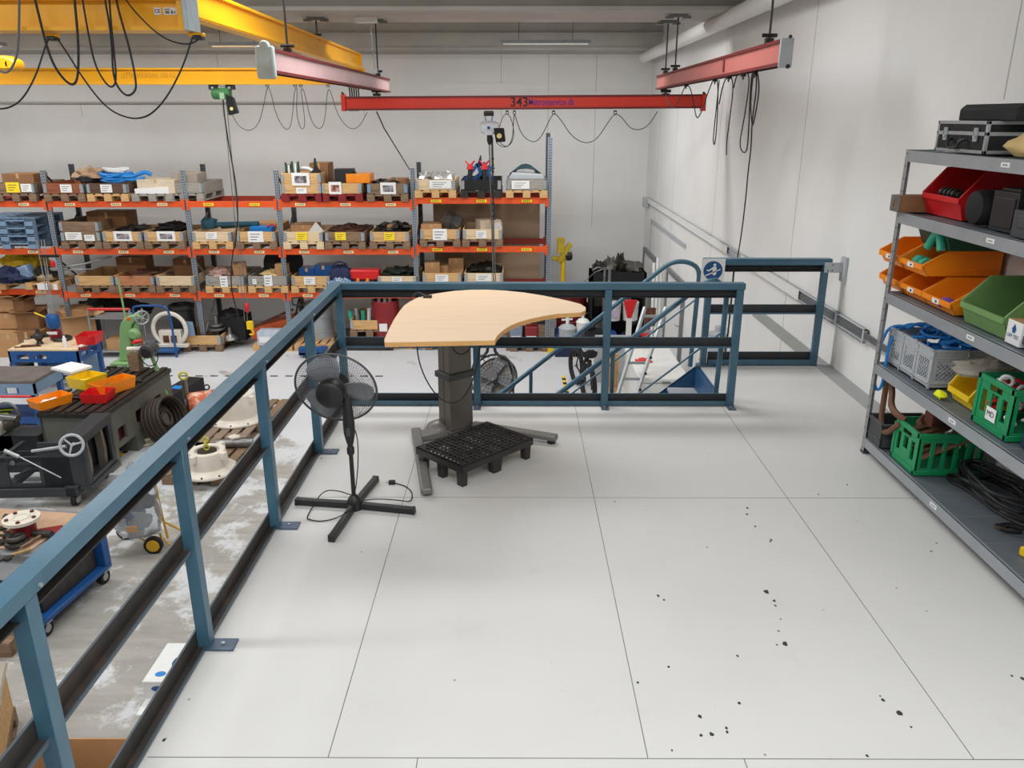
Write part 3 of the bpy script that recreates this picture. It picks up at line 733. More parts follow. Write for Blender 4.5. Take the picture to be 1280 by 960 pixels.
part_thing('tool_cylinder', 'matt black ribbed round tool case beside the red bin', 'tool case', m, BLKM, (2.47, 4.38, LV[1]))
m = MB(); m.b(0,.34,-.11,.11,.0,.20); m.b(-.006,.0,-.09,.09,.02,.17); m.b(.02,.3,-.08,.08,.2,.215)
part_thing('tool_case', 'black box-shaped tool case in the middle of the second shelf', 'tool case', m, BLK, (2.50, 4.14, LV[1]), bevel=.015, seg=3)
m = MB(); m.b(0,.3,-.11,.11,.0,.13); m.b(-.008,.0,-.08,-.03,.02,.1).b(-.008,.0,.0,.06,.05,.11).b(.03,.2,-.09,.09,.13,.145)
part_thing('tool_case', 'small dark grey moulded case nearest the camera on the second shelf', 'tool case', m, DGREY, (2.45, 3.86, LV[1]), bevel=.012, seg=2)

# --- third shelf: bins
ys = [5.17, 4.87, 4.56]
lb = ['far end', 'middle', 'near end']
for i, y in enumerate(ys):
    bin_('storage_bin', 'orange open-front bin in the lower row, at its %s' % lb[i], 'storage bin', (2.46, y-.03*0, LV[2]), .285 if i < 2 else .32, .44, .155, ORANGE, 'orange bins on the third shelf')
for i, y in enumerate(ys[:2]):
    bin_('storage_bin', ['orange open-front bin in the upper row, the far and empty one', 'orange open-front bin in the upper row, holding a teal roll'][i], 'storage bin', (2.44, y+.01, LV[2]+.158), .285, .475, .155, ORANGE, 'orange bins on the third shelf')
m = MB(); m.lathe([(.01,0),(.045,.0),(.045,.03),(.03,.035),(.03,.09),(.045,.095),(.045,.15),(.01,.15)], (0,-.07,.045), (.1,1,0), 20)
part_thing('tape_roll', 'teal and lilac tape roll in the upper orange bin', 'tape roll', m, TEAL, (2.51, 4.88, LV[2]+.165))
m = MB(); m.blob((0,0,.03),.05,.05,.035,.1,3,2,12); part_thing('purple_pad', 'small purple and white pad in the nearest lower orange bin', 'pad', m, [mat('purple_foam',(120,80,170))], (2.52, 4.55, LV[2]+.006))
m = MB(); m.prism([(.04,0),(.38,0),(.40,.15),(.12,.15),(0,.10)], -.17, .17, 'xz'); m.b(.1,.40,-.18,.18,.14,.155)
part_thing('storage_bin', 'dark green bin standing on top of the upper orange bins', 'storage bin', m, DGRN, (2.52, 4.86, LV[2]+.318), bevel=.006)
m = MB(); m.tube([(0,.09,.02),(.01,.05,.10),(.0,-.01,.13),(-.01,-.06,.10),(-.01,-.09,.03)],.024,10,smooth=2)
m.tube([(.05,.05,.03),(.06,.0,.10),(.05,-.05,.12),(.05,-.1,.05)],.014,8,m=1,smooth=2)
part_thing('hose_bend', 'teal bent hose resting over the upper orange bins', 'hose', m, [TEAL, CBLUE], (2.53, 4.80, LV[2]+.29))
bin_('storage_bin', 'large olive green open-front bin on the third shelf', 'storage bin', (2.45, 4.08, LV[2]), .40, .44, .25, OLV, card=False)
m = MB(); m.blob((0,0,.03),.05,.1,.04,.2,4,3,12); part_thing('pipe_clip', 'orange rubber scrap at the bottom of the olive bin', 'rubber scrap', m, [mat('orange_rubber',(214,96,60))], (2.56, 4.06, LV[2]+.006))
wbx = T('small_carton', 'white and brown carton with a blue logo beside the olive bin', 'carton', (2.46, 3.80, LV[2]))
m = MB(); m.b(0,.2,-.06,.06,0,.12); m.build('carton_body', PAPER, wbx, bevel=.002)
m = MB(); m.b(.0,.2,-.06,.06,.12,.1215); m.build('carton_lid', CARD, wbx)
m = MB(); m.prism([(-.02,.075),(.0,.105),(.02,.075),(.012,.075),(.012,.06),(-.012,.06),(-.012,.075)], -.0012, 0, 'yz'); m.build('logo_mark', CBLUE, wbx)
text_mesh('OFF TEC', .026, CBLUE, face_left(-.001, 0, .042), wbx, 'lettering', .0004)
bin_('storage_bin', 'dark grey open-front bin at the near edge of the third shelf', 'storage bin', (2.47, 3.62, LV[2]), .22, .4, .12, DGREY, card=False)

# --- fourth shelf
def crate(name, label, cat, loc, W, L, H, mt, style, rz=0, group=None):
    r = T(name, label, cat, loc, rz, group); m = MB(); t = .012
    if style == 'euro':
        n = 3; cw = W/n; hx = [(-W/2+i*cw+.03, -W/2+(i+1)*cw-.03, .05, H-.07) for i in range(n)]
        m.panel(-W/2, W/2, 0, H, 0, t, hx, 'yz').panel(-W/2, W/2, 0, H, L-t, L, hx, 'yz')
        n2 = 2; cl = L/n2; h2 = [(i*cl+.035, (i+1)*cl-.035, .05, H-.07) for i in range(n2)]
        m.panel(0, L, 0, H, -W/2, -W/2+t, h2, 'xz').panel(0, L, 0, H, W/2-t, W/2, h2, 'xz')
        m.b(0, L, -W/2, W/2, 0, .01)
        for z in (H-.05, H-.01, .03):
            m.b(-.008, .0, -W/2-.006, W/2+.006, z, z+.01).b(0, L, -W/2-.008, -W/2, z, z+.01)
        for i in range(n+1): y = -W/2+i*cw; m.b(-.008, 0, y-.006, y+.006, 0, H)
        for i in range(n2+1): x = i*cl; m.b(x-.006, x+.006, -W/2-.008, -W/2, 0, H)
        def lattice(a0, a1, b0, b1, f, step=.028):
            k = a0-(b1-b0)
            while k < a1:
                for s_ in (1, -1):
                    pts = []
                    x0, x1 = k, k+(b1-b0); z0, z1 = (b0, b1) if s_ > 0 else (b1, b0)
                    if x0 < a0: z0 = z0+(a0-x0)*s_; x0 = a0
                    if x1 > a1: z1 = z1-(x1-a1)*s_; x1 = a1
                    if x1-x0 > .005: m.bar(f(x0, z0), f(x1, z1), .005, .005)
                k += step
        for h in hx: lattice(*h, lambda a, b: (.006, a, b))
        for h in h2: lattice(*h, lambda a, b: (a, -W/2+.006, b))
    else:
        hf_ = [(-.055,.055,H*.76,H*.88),(-W*.36,-W*.22,H*.28,H*.72),(-.028,.028,H*.42,H*.72),(W*.22,W*.36,H*.28,H*.72)]
        m.panel(-W/2, W/2, 0, H, 0, t, hf_, 'yz').panel(-W/2, W/2, 0, H, L-t, L, hf_, 'yz')
        n2 = 5 if style == 'slats' else 4; cl = (L-.04)/n2; h2 = [(.02+i*cl+.012, .02+(i+1)*cl-.012, .04, H-.06) for i in range(n2)]
        m.panel(0, L, 0, H, -W/2, -W/2+t, h2, 'xz').panel(0, L, 0, H, W/2-t, W/2, h2, 'xz')
        m.b(0, L, -W/2, W/2, 0, .01)
        m.b(-.006, .0, -W/2-.004, W/2+.004, H-.03, H).b(-.006, L, -W/2-.006, -W/2, H-.03, H).b(-.006,0,-W/2,W/2,0,.03).b(0,L,-W/2-.006,-W/2,0,.03)
        m.b(-.006,0,-W/2-.004,-W/2+.02,0,H).b(-.006,0,W/2-.02,W/2+.004,0,H)
    r0 = m.build('crate_body', mt, r, bevel=.0015); return r
crate('plastic_crate', 'light grey lattice-sided crate filled with blue rope on the fourth shelf', 'crate', (2.48, 4.80, LV[3]), .56, .42, .24, LGREY, 'euro')
rp = MB(); random.seed(3)
for k in range(9):
    cx, cy = random.uniform(.15,.27), random.uniform(-.18,.18); pts = []
    for j in range(12):
        a = 2*PI*j/12; pts.append((cx+math.cos(a)*random.uniform(.07,.13), cy+math.sin(a)*random.uniform(.05,.14), .13+.017*k+random.uniform(-.02,.03)))
    rp.tube(pts, .011, 6, closed=True, smooth=1)
for k in range(5): rp.tube([(.06+.05*k,.2-.09*k,.25),(.12+.03*k,.14-.07*k,.31+.012*(k%3)),(.2,.02-.05*k,.27),(.28-.04*k,-.1,.24),(.2,-.2+.03*k,.25)], .011, 6, smooth=2)
rp.tube([(.1,.20,.26),(-.01,.285,.25),(-.04,.30,.14),(-.045,.345,.0),(-.04,.33,-.12),(-.05,.26,-.2),(-.045,.19,-.15),(-.04,.2,.0),(-.02,.24,.16),(.05,.25,.26),(.14,.2,.28),(.12,.05,.27)], .010, 8, smooth=2)
part_thing('rope_bundle', 'bright blue rope heaped in the grey crate with a loop hanging over its end', 'rope', rp, SKY, (2.48, 4.80, LV[3]))
bin_('storage_bin', 'small yellow open-front bin with a plastic bag on the fourth shelf', 'storage bin', (2.51, 4.245, LV[3]), .22, .26, .20, YEL, card=False, lip=.4)
m = MB(); m.blob((.10,0,.06),.20,.10,.055,.3,4,9,18); part_thing('plastic_bag', 'translucent crumpled plastic bag draped over the yellow bin', 'bag', m, mat('clear_plastic', (206,196,182), .25, 0, .08, 20, trans=.35), (2.56, 4.22, LV[3]+.16))
m = MB(); m.blob((0,0,.02),.03,.035,.03,.25,5,4,12); part_thing('rag', 'bright yellow rag beside the yellow bin', 'rag', m, mat('fluorescent_yellow',(232,240,30),.8), (2.475, 4.365, LV[3]-.005))
gc1 = crate('bottle_crate', 'green bottle crate with red and white chain and an MD sticker on the fourth shelf', 'crate', (2.47, 3.86, LV[3]), .31, .40, .27, GRN, 'slots')
m = MB(); m.b(-.0085,-.006,-.05,.035,.055,.125); m.build('sticker', PAPER, gc1, bevel=.0)
text_mesh('MD', .042, INK, face_left(-.0095, -.007, .09), gc1, 'lettering', .0004)
random.seed(5)
wch = T('warning_chain', 'red and white plastic chain heaped in the upper green crate', 'chain', (2.47, 3.86, LV[3]))
for k in range(26):
    rc = MB()
    c_ = (random.uniform(.03,.36), random.uniform(-.12,.12), random.uniform(.05,.285)); rc.torus(c_, (random.random(), random.random(), random.random()), .028, .009, 14, 6); rc.build('chain_link', PAPER if k % 2 else RED, wch)
m = MB(); m.b(0,.3,-.12,.12,0,.1); part_thing('grey_box', 'navy blue box at the near end of the fourth shelf', 'box', m, NAVY, (2.50, 3.52, LV[3]), bevel=.01)
# --- bottom shelf
r = T('plastic_crate', 'dark grey solid plastic box at the far end of the bottom shelf', 'box', (2.41, 4.955, LV[4]))
m = MB(); m.panel(0,.36,-.11,.11,0,.008,[],'xy').b(0,.01,-.11,.11,0,.17).b(.35,.36,-.11,.11,0,.17).b(0,.36,-.11,-.10,0,.17).b(0,.36,.10,.11,0,.17)
m.b(-.008,.368,-.118,-.105,.15,.17).b(-.008,.368,.105,.118,.15,.17).b(-.008,.005,-.118,.118,.15,.17).b(-.006,0,-.10,.10,.045,.055)
m.build('box_body', DGREY, r, bevel=.003)
crate('bottle_crate', 'green slatted crate full of leather straps on the bottom shelf', 'crate', (2.44, 4.59, LV[4]), .31, .40, .27, GRN, 'slats')
m = MB(); random.seed(8)
for k in range(6):
    y = -.1+.04*k; m.bar((.03, y, .1+.02*k), (.38, y+random.uniform(-.05,.05), .27+.01*k), .06, .01)
m.tube([(.02,.10,.27),(-.03,.16,.30),(-.02,.24,.33),(.03,.34,.36),(.05,.42,.42),(.06,.45,.5)],.022,6,smooth=2)
m.tube([(.0,.12,.24),(-.02,.26,.10),(.02,.42,.14),(.04,.46,.3),(.02,.42,.46),(.1,.40,.52)],.02,6,smooth=2)
m.tube([(.05,.0,.29),(.15,.1,.31),(.3,.1,.33),(.36,.0,.3),(.3,-.1,.28)],.02,6,smooth=2)
part_thing('leather_strap', 'brown leather straps spilling over the lower green crate and the grey box', 'strap', m, BROWNL, (2.44, 4.57, LV[4]-.02+.02), bevel=.002)
m = MB(); m.b(0,.12,-.03,.03,0,.10); part_thing('wooden_block', 'red-brown block standing among the leather straps', 'block', m, [mat('red_brown_block',(112,62,52),.8)], (2.54, 4.56, LV[4]+.27), .5, bevel=.004)
cc = MB(); random.seed(11)
for k in range(5):
    pts = []; cx, cy = .11+random.uniform(-.01,.01), random.uniform(-.04,.06)
    for j in range(14):
        a = 2*PI*j/14; pts.append((cx+math.cos(a)*random.uniform(.10,.15), cy+math.sin(a)*random.uniform(.24,.34), .014+.02*k+random.uniform(0,.02)))
    cc.tube(pts, .013, 8, closed=True, smooth=1)
cc.tube([(.05,.3,.02),(-.02,.33,.015),(-.05,.25,.015),(.0,.1,.015),(.0,-.2,.015),(.12,-.42,.02)],.011,6,smooth=2)
part_thing('cable_coil', 'thick black cable coiled on the bottom shelf', 'cable', cc, CAB, (2.66, 4.10, LV[4]-.005))
m = MB(); m.tube([(0,0,.02),(.06,.01,.025),(.12,-.02,.02)],.016,8,smooth=1); m.tube([(.1,-.02,.02),(.3,-.06,.02)],.007,6); m.tube([(0,0,.02),(.03,-.05,.02),(.09,-.06,.02)],.010,6,smooth=1)
m.torus((.01,.0,.02),(0,0,1),.022,.006,16,6,1)
part_thing('earth_clamp', 'black and rust coloured cable clamp on the bottom shelf', 'clamp', m, [BLK, RUST], (2.57, 3.77, LV[4]-.006))
m = MB(); m.b(0,.12,-.12,.06,0,.05); part_thing('yellow_case', 'yellow case at the near end of the bottom shelf', 'case', m, YEL, (2.545, 3.46, LV[4]-.006), .3, bevel=.008)
# ================================================================ PALLET RACK
RY0, RY1 = 15.8, 16.85
BX = [-11.84, -9.14, -6.43, -4.63, -1.98, .67]
UT = [1.25, 1.22, 1.22, 1.22, 1.26, 1.83]
BZ = [(.64,-.285,-1.10), (.64,-.285,-1.165), (.64,-.285,-1.165), (.64,-.285,-1.165), (.71,-.235,-1.10)]
rk = T('pallet_rack', 'long orange and grey pallet rack along the back wall', 'rack', (0, RY0, LF))
for i, x in enumerate(BX):
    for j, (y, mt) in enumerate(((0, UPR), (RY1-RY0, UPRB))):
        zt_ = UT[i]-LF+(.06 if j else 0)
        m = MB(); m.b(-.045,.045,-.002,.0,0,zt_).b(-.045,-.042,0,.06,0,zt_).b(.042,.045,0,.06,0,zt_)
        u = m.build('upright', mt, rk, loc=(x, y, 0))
        f = MB(); f.b(-.06,.06,-.03,.08,0,.008); f.build('foot_plate', GALV, u)
    for k in range(4):
        z0 = .25+k*.85
        if z0+.7 > UT[i]-LF: break
        m = MB(); a, b_ = (x, .05, z0), (x, RY1-RY0-.0, z0+.75)
        if k % 2: a, b_ = (x, .05, z0+.75), (x, RY1-RY0, z0)
        m.bar(a, b_, .03, .02); m.build('brace', GALV if i in (2,) else STEELD, rk)
LBLX = {0: [(170,615)]}
for i in range(5):
    for k, z in enumerate(BZ[i]):
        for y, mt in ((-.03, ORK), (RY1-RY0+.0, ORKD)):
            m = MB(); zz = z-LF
            m.b(BX[i]+.045, BX[i+1]-.045, y, y+.045, zz-.115, zz)
            m.b(BX[i]+.02, BX[i]+.075, y-.006, y, zz-.17, zz+.04).b(BX[i+1]-.075, BX[i+1]-.02, y-.006, y, zz-.17, zz+.04)
            bm_ = m.build('beam', mt, rk)
            if y < 0:
                n = 2 if i == 2 else 3; w_ = (BX[i+1]-BX[i])/n
                for q in range(n):
                    c = BX[i]+w_*(q+.5); t = MB(); t.b(c-.10, c+.10, y-.009, y-.004, zz-.088, zz-.035, 0)
                    for s_ in range(4): t.b(c-.07+s_*.037, c-.05+s_*.037, y-.0095, y-.009, zz-.072, zz-.05, 1)
                    t.build('beam_label', [PAPERY if (i == 4 or (i == 2 and k == 0)) else PAPERC, INK], bm_)

def pal(m, w=.8, l=1.2, k=0):
    """EUR pallet, front edge at y=0"""
    for x in (-w/2, -.0725, w/2-.145): 
        for y in (0, l/2-.05, l-.1): m.b(x, x+(.145 if x else .145), y, y+.1, .022, .10, k)
        m.b(x, x+.145, 0, l, 0, .022, k)
    for y in (0, l/2-.07, l-.145): m.b(-w/2, w/2, y, y+.145, .10, .122, k)
    for j in range(5): x = -w/2+j*(w-.12)/4; m.b(x, x+.12, 0, l, .122, .144, k)
def pbox(label, px, z, wood_='PINE', pallet_='PINED', tag_=None, n=1, hinge=GALV, y=RY0-.08, l=1.15, group='pallet boxes on the rack', rz=0, deep=True, tx=0, x=None):
    x = at(px, 300, Y=y).x if x is None else x
    W = .78; r = T('pallet_box', label, 'pallet box', (x, y, z), rz, group)
    m = MB(); pal(m, .8, l); m.build('pallet', globals()[pallet_], r)
    m = MB(); t = .02; z0, z1 = .144, .144+.195*n
    for k in range(n):
        a, b_ = z0+.195*k+.002, z0+.195*(k+1)
        m.b(-W/2, W/2, .01, .01+t, a, b_).b(-W/2, W/2, l-.03, l-.03+t, a, b_).b(-W/2, -W/2+t, .01, l-.01, a, b_).b(W/2-t, W/2, .01, l-.01, a, b_)
    co_ = m.build('collar', globals()[wood_] if isinstance(wood_, str) else wood_, r, bevel=.003)
    for s_ in (-1, 1):
        m = MB()
        for k in range(n): m.b(s_*W/2-.003-(.065 if s_ > 0 else 0), s_*W/2+.003+(.065 if s_ < 0 else 0), .002, .01, z0+.195*k+.02, z0+.195*k+.18).b(s_*W/2-.003, s_*W/2+.004, .002, .10, z0+.195*k+.02, z0+.195*k+.18)
        m.build('hinge', hinge, co_)
    if tag_:
        for (kind, dx, dz, w_, h_) in tag_:
            c = MB(); c.b(dx-w_/2, dx+w_/2, -.004, .006, dz, dz+h_, 0)
            if kind in ('w','y'):
                for q in range(3 if h_ > .12 else 2): c.b(dx-w_*.36, dx+w_*(.3-.12*q), -.0045, -.004, dz+h_*(.7-.25*q), dz+h_*(.76-.25*q), 1)
                c.build('paper_tag', [PAPER if kind == 'w' else PAPERY, INK], co_)
            else:
                c.b(dx-w_*.34, dx+w_*.34, -.0045, -.004, dz+h_*.2, dz+h_*.75, 1); c.build('photo_tag', [PAPER, PHOTO if kind == 'p' else PHOTOR], co_)
    return x
T1, T2, T3 = .641, -.284, -1.164
Wt = lambda dx=.0, w=.22, h=.15, dz=.17: ('w', dx, dz, w, h)
# top level
xT1 = pbox('dark pallet box with a yellow and a white tag, far left on the top', 30, T1, 'PINED', 'PINED', [('y',-.02,.17,.26,.19), ('w',.24,.18,.2,.15)])
xT2 = pbox('open red-brown pallet box with a white tag on the top level', 90, T1, 'PINER', 'PINED', [Wt(.06)])
xT3 = pbox('dark pallet box on the top level with blue hose heaped on it', 143, T1, wood('dark_wood',(74,54,42),(104,76,58)), 'PINE', [Wt(.0)])
xT6 = pbox('two-collar-high pallet box on a red pallet on the top level', 382, T1, 'PINE', 'REDD', [('p',.0,.30,.34,.24), Wt(0,.2,.11,.15)], n=2)
xT7 = pbox('pallet box on a red pallet with an orange box on top of it', 431, T1, 'PINE', 'REDD', [('r',-.12,.14,.24,.23)])
xT8 = pbox('pallet box with blue corner irons and a large photo tag on the top level', 487, T1, 'PINED', 'PINED', [('p',.02,.14,.30,.22)], hinge=LBLUE)
T4 = .711
xT9 = pbox('pale pallet box with a wide white tag, top level right of the tall upright', 546, T4, 'PINEP', 'PINE', [('w',.1,.18,.42,.15)])
xT10 = pbox('black pallet box with red and blue clamps on the top level', 602, T4, 'BLKM', 'STEELD', None)
xT11 = pbox('grey pallet box at the right end of the top level holding a dark hose', 658, T4, 'PINEG', 'PINE', [('w',-.12,.17,.34,.15)])
pbox('grey pallet box behind the left of the top level holding nothing visible', 236, T1, 'PINEG', 'PINEG', None, y=RY0+.02)
# middle level
xM1 = pbox('large old grey-brown box with two white tags on the middle level, first bay seen', 101, T2, 'PINED', 'PINED', [('w',-.13,.18,.32,.15), ('w',.18,.16,.2,.12)], n=2)
xM2 = pbox('pine pallet box with a dark photo tag next to the large old box, middle level', 153, T2, 'PINE', 'PINED', [('p',.02,.16,.36,.19)])
xM3 = pbox('pine pallet box with a dark photo tag left of the second upright, middle level', 205, T2, 'PINE', 'PINED', [('p',.05,.16,.36,.19)])
xM4 = pbox('pale pallet box with a small white tag and blue bundle, middle level', 265, T2, 'PINEP', 'PINE', [('w',.0,.2,.22,.13)])
xM5 = pbox('pallet box with a big white sheet on its front, middle level', 320, T2, 'PINE', 'PINED', [('w',.0,.14,.30,.21)])
xM6 = pbox('pale pallet box with a yellow tag right of the third upright, middle level', 379, T2, 'PINEP', 'PINEP', [('y',-.02,.18,.22,.15)])
xM7 = pbox('brownish pallet box with a yellow tag, middle one of three on the middle level', 431, T2, 'PINED', 'PINED', [('y',-.08,.18,.21,.15)])
xM8 = pbox('weathered pallet box with a yellow tag left of the tall upright, middle level', 487, T2, 'PINE', 'PINED', [('y',.0,.18,.21,.15)])
xM9 = pbox('pallet box with a printed white tag and steel tubes in it, middle level', 550, -.234, 'PINE', 'PINED', [('w',.0,.13,.28,.22)])
xM10 = pbox('pale pallet box with a white tag at the right end of the middle level', 603, -.234, 'PINEP', 'PINED', [('w',-.02,.17,.2,.14)])
# low level
xL1 = pbox('plain pine pallet box without a tag, left one on the low level', 109, T3, 'PINE', 'PINED')
xL2 = pbox('reddish pine pallet box without a tag, middle one on the low level', 160, T3, wood('reddish_pine',(170,108,72),(196,134,94)), 'PINED')
xL3 = pbox('bright pine pallet box without a tag beside the second upright on the low level', 212, T3, 'PINEP', 'PINED')
xL4 = pbox('grey pallet box with a tall white tag and rags on the low level', 275, T3, 'PINEG', 'PINE', [('w',-.02,.12,.15,.22)])
xL5 = pbox('grey pallet box with a black drum on it on the low level', 329, T3, 'PINEG', 'PINE', [('w',.02,.14,.16,.22), ('w',-.26,.18,.08,.10)])
xL6 = pbox('pine pallet box with blue bins standing in it on the low level', 384, T3, 'PINE', 'PINE', [('w',-.02,.17,.22,.15)])
xL7 = pbox('pine pallet box with a white tag just above the railing, left of the tall upright', 494, T3, 'PINEP', 'PINED', [('w',.0,.2,.2,.12)])
xL8 = pbox('pallet box with cartons in it just above the railing, right of the tall upright', 551, -1.10, 'PINE', 'PINED', [('w',.0,.17,.26,.14)])
xL9 = pbox('pallet box with a white tag just above the railing, right-hand end of the rack', 604, -1.10, 'PINEP', 'PINED', [('w',.0,.18,.3,.14)])

def cbox(label, x, y, z, sx, sy, sz, mt=CARD, rz=0, flaps=0, tagw=False, name='cardboard_box', cat='box', group=None):
    r = T(name, label, cat, (x, y, z), rz, group); m = MB(); t = .006
    if flaps:
        m.b(-sx/2,sx/2,-sy/2,-sy/2+t,0,sz).b(-sx/2,sx/2,sy/2-t,sy/2,0,sz).b(-sx/2,-sx/2+t,-sy/2,sy/2,0,sz).b(sx/2-t,sx/2,-sy/2,sy/2,0,sz).b(-sx/2,sx/2,-sy/2,sy/2,0,t)
    else: m.b(-sx/2,sx/2,-sy/2,sy/2,0,sz)
    m.build('box_body', mt, r, bevel=.003)
    if flaps:
        for (cx, cy, w, d, ax, sg) in ((0,-sy/2,sx,sy*.45,'x',1),(0,sy/2,sx,sy*.45,'x',-1),(-sx/2,0,sy,sx*.4,'y',-1),(sx/2,0,sy,sx*.4,'y',1)):
            f = MB(); a = random.uniform(.3,.9)
            if ax == 'x': f.add([(-w/2,cy,sz),(w/2,cy,sz),(w/2,cy-sg*d*math.cos(a),sz+d*math.sin(a)*flaps),(-w/2,cy-sg*d*math.cos(a),sz+d*math.sin(a)*flaps)],[(0,1,2,3)])
            else: f.add([(cx,-w/2,sz),(cx,w/2,sz),(cx+sg*d*math.cos(a),w/2,sz+d*math.sin(a)*flaps),(cx+sg*d*math.cos(a),-w/2,sz+d*math.sin(a)*flaps)],[(0,1,2,3)])
            o = f.build('flap', mt, r); md = o.modifiers.new('t','SOLIDIFY'); md.thickness = .005
    else:
        f = MB(); f.b(-sx/2-.001,sx/2+.001,-.025,.025,sz-.0,sz+.002).b(-.025,.025,-sy/2-.0015,-sy/2,sz*.75,sz); f.build('tape', mat('packing_tape',(196,160,112),.3), r)
    if tagw:
        f = MB(); f.b(-sx*.12,sx*.12,-sy/2-.002,-sy/2,sz*.3,sz*.7); f.build('shipping_label', PAPER, r)
    return r
random.seed(21)
Yr = RY0
# --- things on the top level
cbox('brown cardboard box standing in the far-left box of the top level', xT1+.0, Yr+.35, T1+.15, .62, .5, .36, CARDD)
m = MB(); m.blob((0,0,.12),.30,.25,.16,.3,3,3,18)
part_thing('cloth_bundle', 'beige cloth bundle lying beside the blue hose on the top level', 'bundle', m, mat('beige_cloth',(170,140,112),.9,0,.15,8,bump=.2), (at(113,213,Y=16.2).x, 16.2, T1+.34))
m = MB(); m.blob((0,0,.05),.22,.3,.09,.3,4,8,14); part_thing('dark_sack', 'black sack below the beige bundle on the top level', 'sack', m, BLKM, (xT3-.5, 16.15, T1+.34))
hz_ = MB(); random.seed(4)
for k in range(7):
    pts = []
    for j in range(14):
        a = 2*PI*j/14; pts.append((math.cos(a)*random.uniform(.24,.34), math.sin(a)*random.uniform(.12,.2), .03+.022*k+.02*math.cos(a*2)))
    hz_.tube(pts, .022, 6, closed=True, smooth=1)
hz_.tube([(.1,-.1,.12),(.35,-.12,.1),(.5,-.1,.16),(.62,-.08,.2),(.72,-.06,.14)],.04,8,smooth=1).tube([(.2,-.1,.05),(.45,-.14,.05),(.6,-.1,.1)],.03,8,smooth=1)
part_thing('hose_coil', 'bright blue hose coiled on the top level of the rack', 'hose', hz_, SKY, (xT3+.05, 16.1, T1+.34))
wh = MB()
for k in range(3): wh.tube([(math.cos(2*PI*j/12)*(.2+.03*k), math.sin(2*PI*j/12)*.12, .21+.02*k+.02*math.sin(j)) for j in range(12)], .014, 6, closed=True)
part_thing('white_strap', 'white straps lying on the blue hose coil', 'strap', wh, PAPER, (xT3+.05, 16.1, T1+.34))
pp_ = T('pallet', 'grey wooden pallet under the wrapped cartons on the top level', 'pallet', (at(192,245,Y=Yr).x, Yr-.08, T1)); m = MB(); pal(m, .8, 1.1); m.build('boards', PINEG, pp_)
cbox('pale wrapped carton on the grey pallet of the top level', at(195,235,Y=Yr).x+.0, Yr+.30, T1+.145, .72, .6, .26, mat('pale_carton',(206,190,166),.8))
m = MB(); m.prism([(-.35,0),(.3,0),(.3,.12),(-.35,.09)], 0, .5, 'xz'); part_thing('white_board', 'white board leaning on the pale carton of the top level', 'board', m, PAPER, (at(195,235,Y=Yr).x-.05, Yr-.05, T1+.145))
cbox('grey carton standing in the grey box left of the empty top bay', at(226,230,Y=Yr).x, Yr+.45, T1+.15, .5, .6, .36, mat('grey_carton',(160,148,136),.8), .06)
gl = MB()
for i, (x, h) in enumerate(((-.32,.2),(-.26,.16),(-.2,.22),(-.13,.18),(-.08,.22))): gl.b(x, x+.03, 0, .05, 0, h, i % 2)
part_thing('clamp_set', 'green and white tool handles sticking out of the tall top box', 'tools', gl, [DGRN, PAPER], (xT6, Yr+.05, T1+.52))
m = MB(); m.prism([(-.12,0),(.12,0),(.03,.12),(.0,.3),(-.02,.1)], 0, .15, 'xz'); part_thing('gin_pole', 'black pointed tool in the right of the tall top box', 'tool', m, BLK, (xT6+.24, Yr+.1, T1+.50))
m = MB(); m.tube([(-.2,0,0),(-.1,0,.1),(.1,0,.12),(.25,0,.02)],.035,8,smooth=2); part_thing('white_duct', 'white duct arching in the tall top box', 'duct', m, WHITE, (xT6, Yr+.15, T1+.50))
cbox('brown box behind the tall top box on the red pallet', at(403,222,Y=16.4).x, 16.4, T1+.20, .36, .5, .50, CARDD)
m = MB(); m.b(-.18,.18,0,.3,0,.26); m.cyl((.18,.1,.13),(.24,.1,.13),.05,14); m.b(.1,.22,.05,.15,.16,.22); part_thing('black_motor', 'black square motor on the top level beside the orange box', 'motor', m, BLK, (at(428,222,Y=Yr).x, Yr+.1, T1+.34), bevel=.01)
cbox('orange plastic box on the top level over the red pallet', at(447,228,Y=Yr).x, Yr+.3, T1+.34, .46, .5, .17, ORANGE, name='orange_box')
m = MB(); m.blob((0,0,.03),.3,.3,.06,.4,5,2,16); part_thing('scrap_parts', 'dark steel parts in the box with blue corner irons', 'parts', m, STEELD, (xT8-.05, Yr+.4, T1+.30))
cbox('flat brown carton in the box with blue corner irons', xT8+.15, Yr+.5, T1+.16, .34, .5, .24, CARDD)
for k, (dx, s_) in enumerate(((-.2,.12),(.0,.1),(.2,.13))):
    m = MB(); m.blob((0,0,.05),s_+.03,.14,.10,.35,5,k+4,14); part_thing('foil_duct', 'silver crumpled duct piece in the pale top box, %s' % ['left one','middle one','right one'][k], 'duct', m, mat('crumpled_foil',(200,198,194),.3,.5,.1,20), (xT9+dx, Yr+.3, T4+.31), group='silver pieces in the pale top box')
cl = [(-.22,RED),(.06,RED)]
for k, (dx, mt_) in enumerate(cl):
    m = MB(); m.cyl((0,0,0),(0,0,.3),.045,12,0).cyl((0,0,.3),(0,0,.40),.07,8,1,r2=.05).tube([(-.09,0,.46),(-.02,0,.38),(.02,0,.38),(.09,0,.46)],.018,6,1)
    part_thing('bottle_clamp', 'dark clamp with a red head in the black top box, %s' % ['left one','right one'][k], 'clamp', m, [STEELD, RED], (xT10+dx, Yr+.2, T4+.22), group='red-headed clamps')
m = MB()
for a, b_ in (((-.3,0,.02),(-.05,0,.34)),((-.05,0,.34),(.05,0,.0)),((-.2,.05,.0),(.2,.05,.3)),((.0,0,.05),(.26,0,.28)),((.24,0,.0),(.05,.04,.36))): m.bar(a, b_, .06, .07)
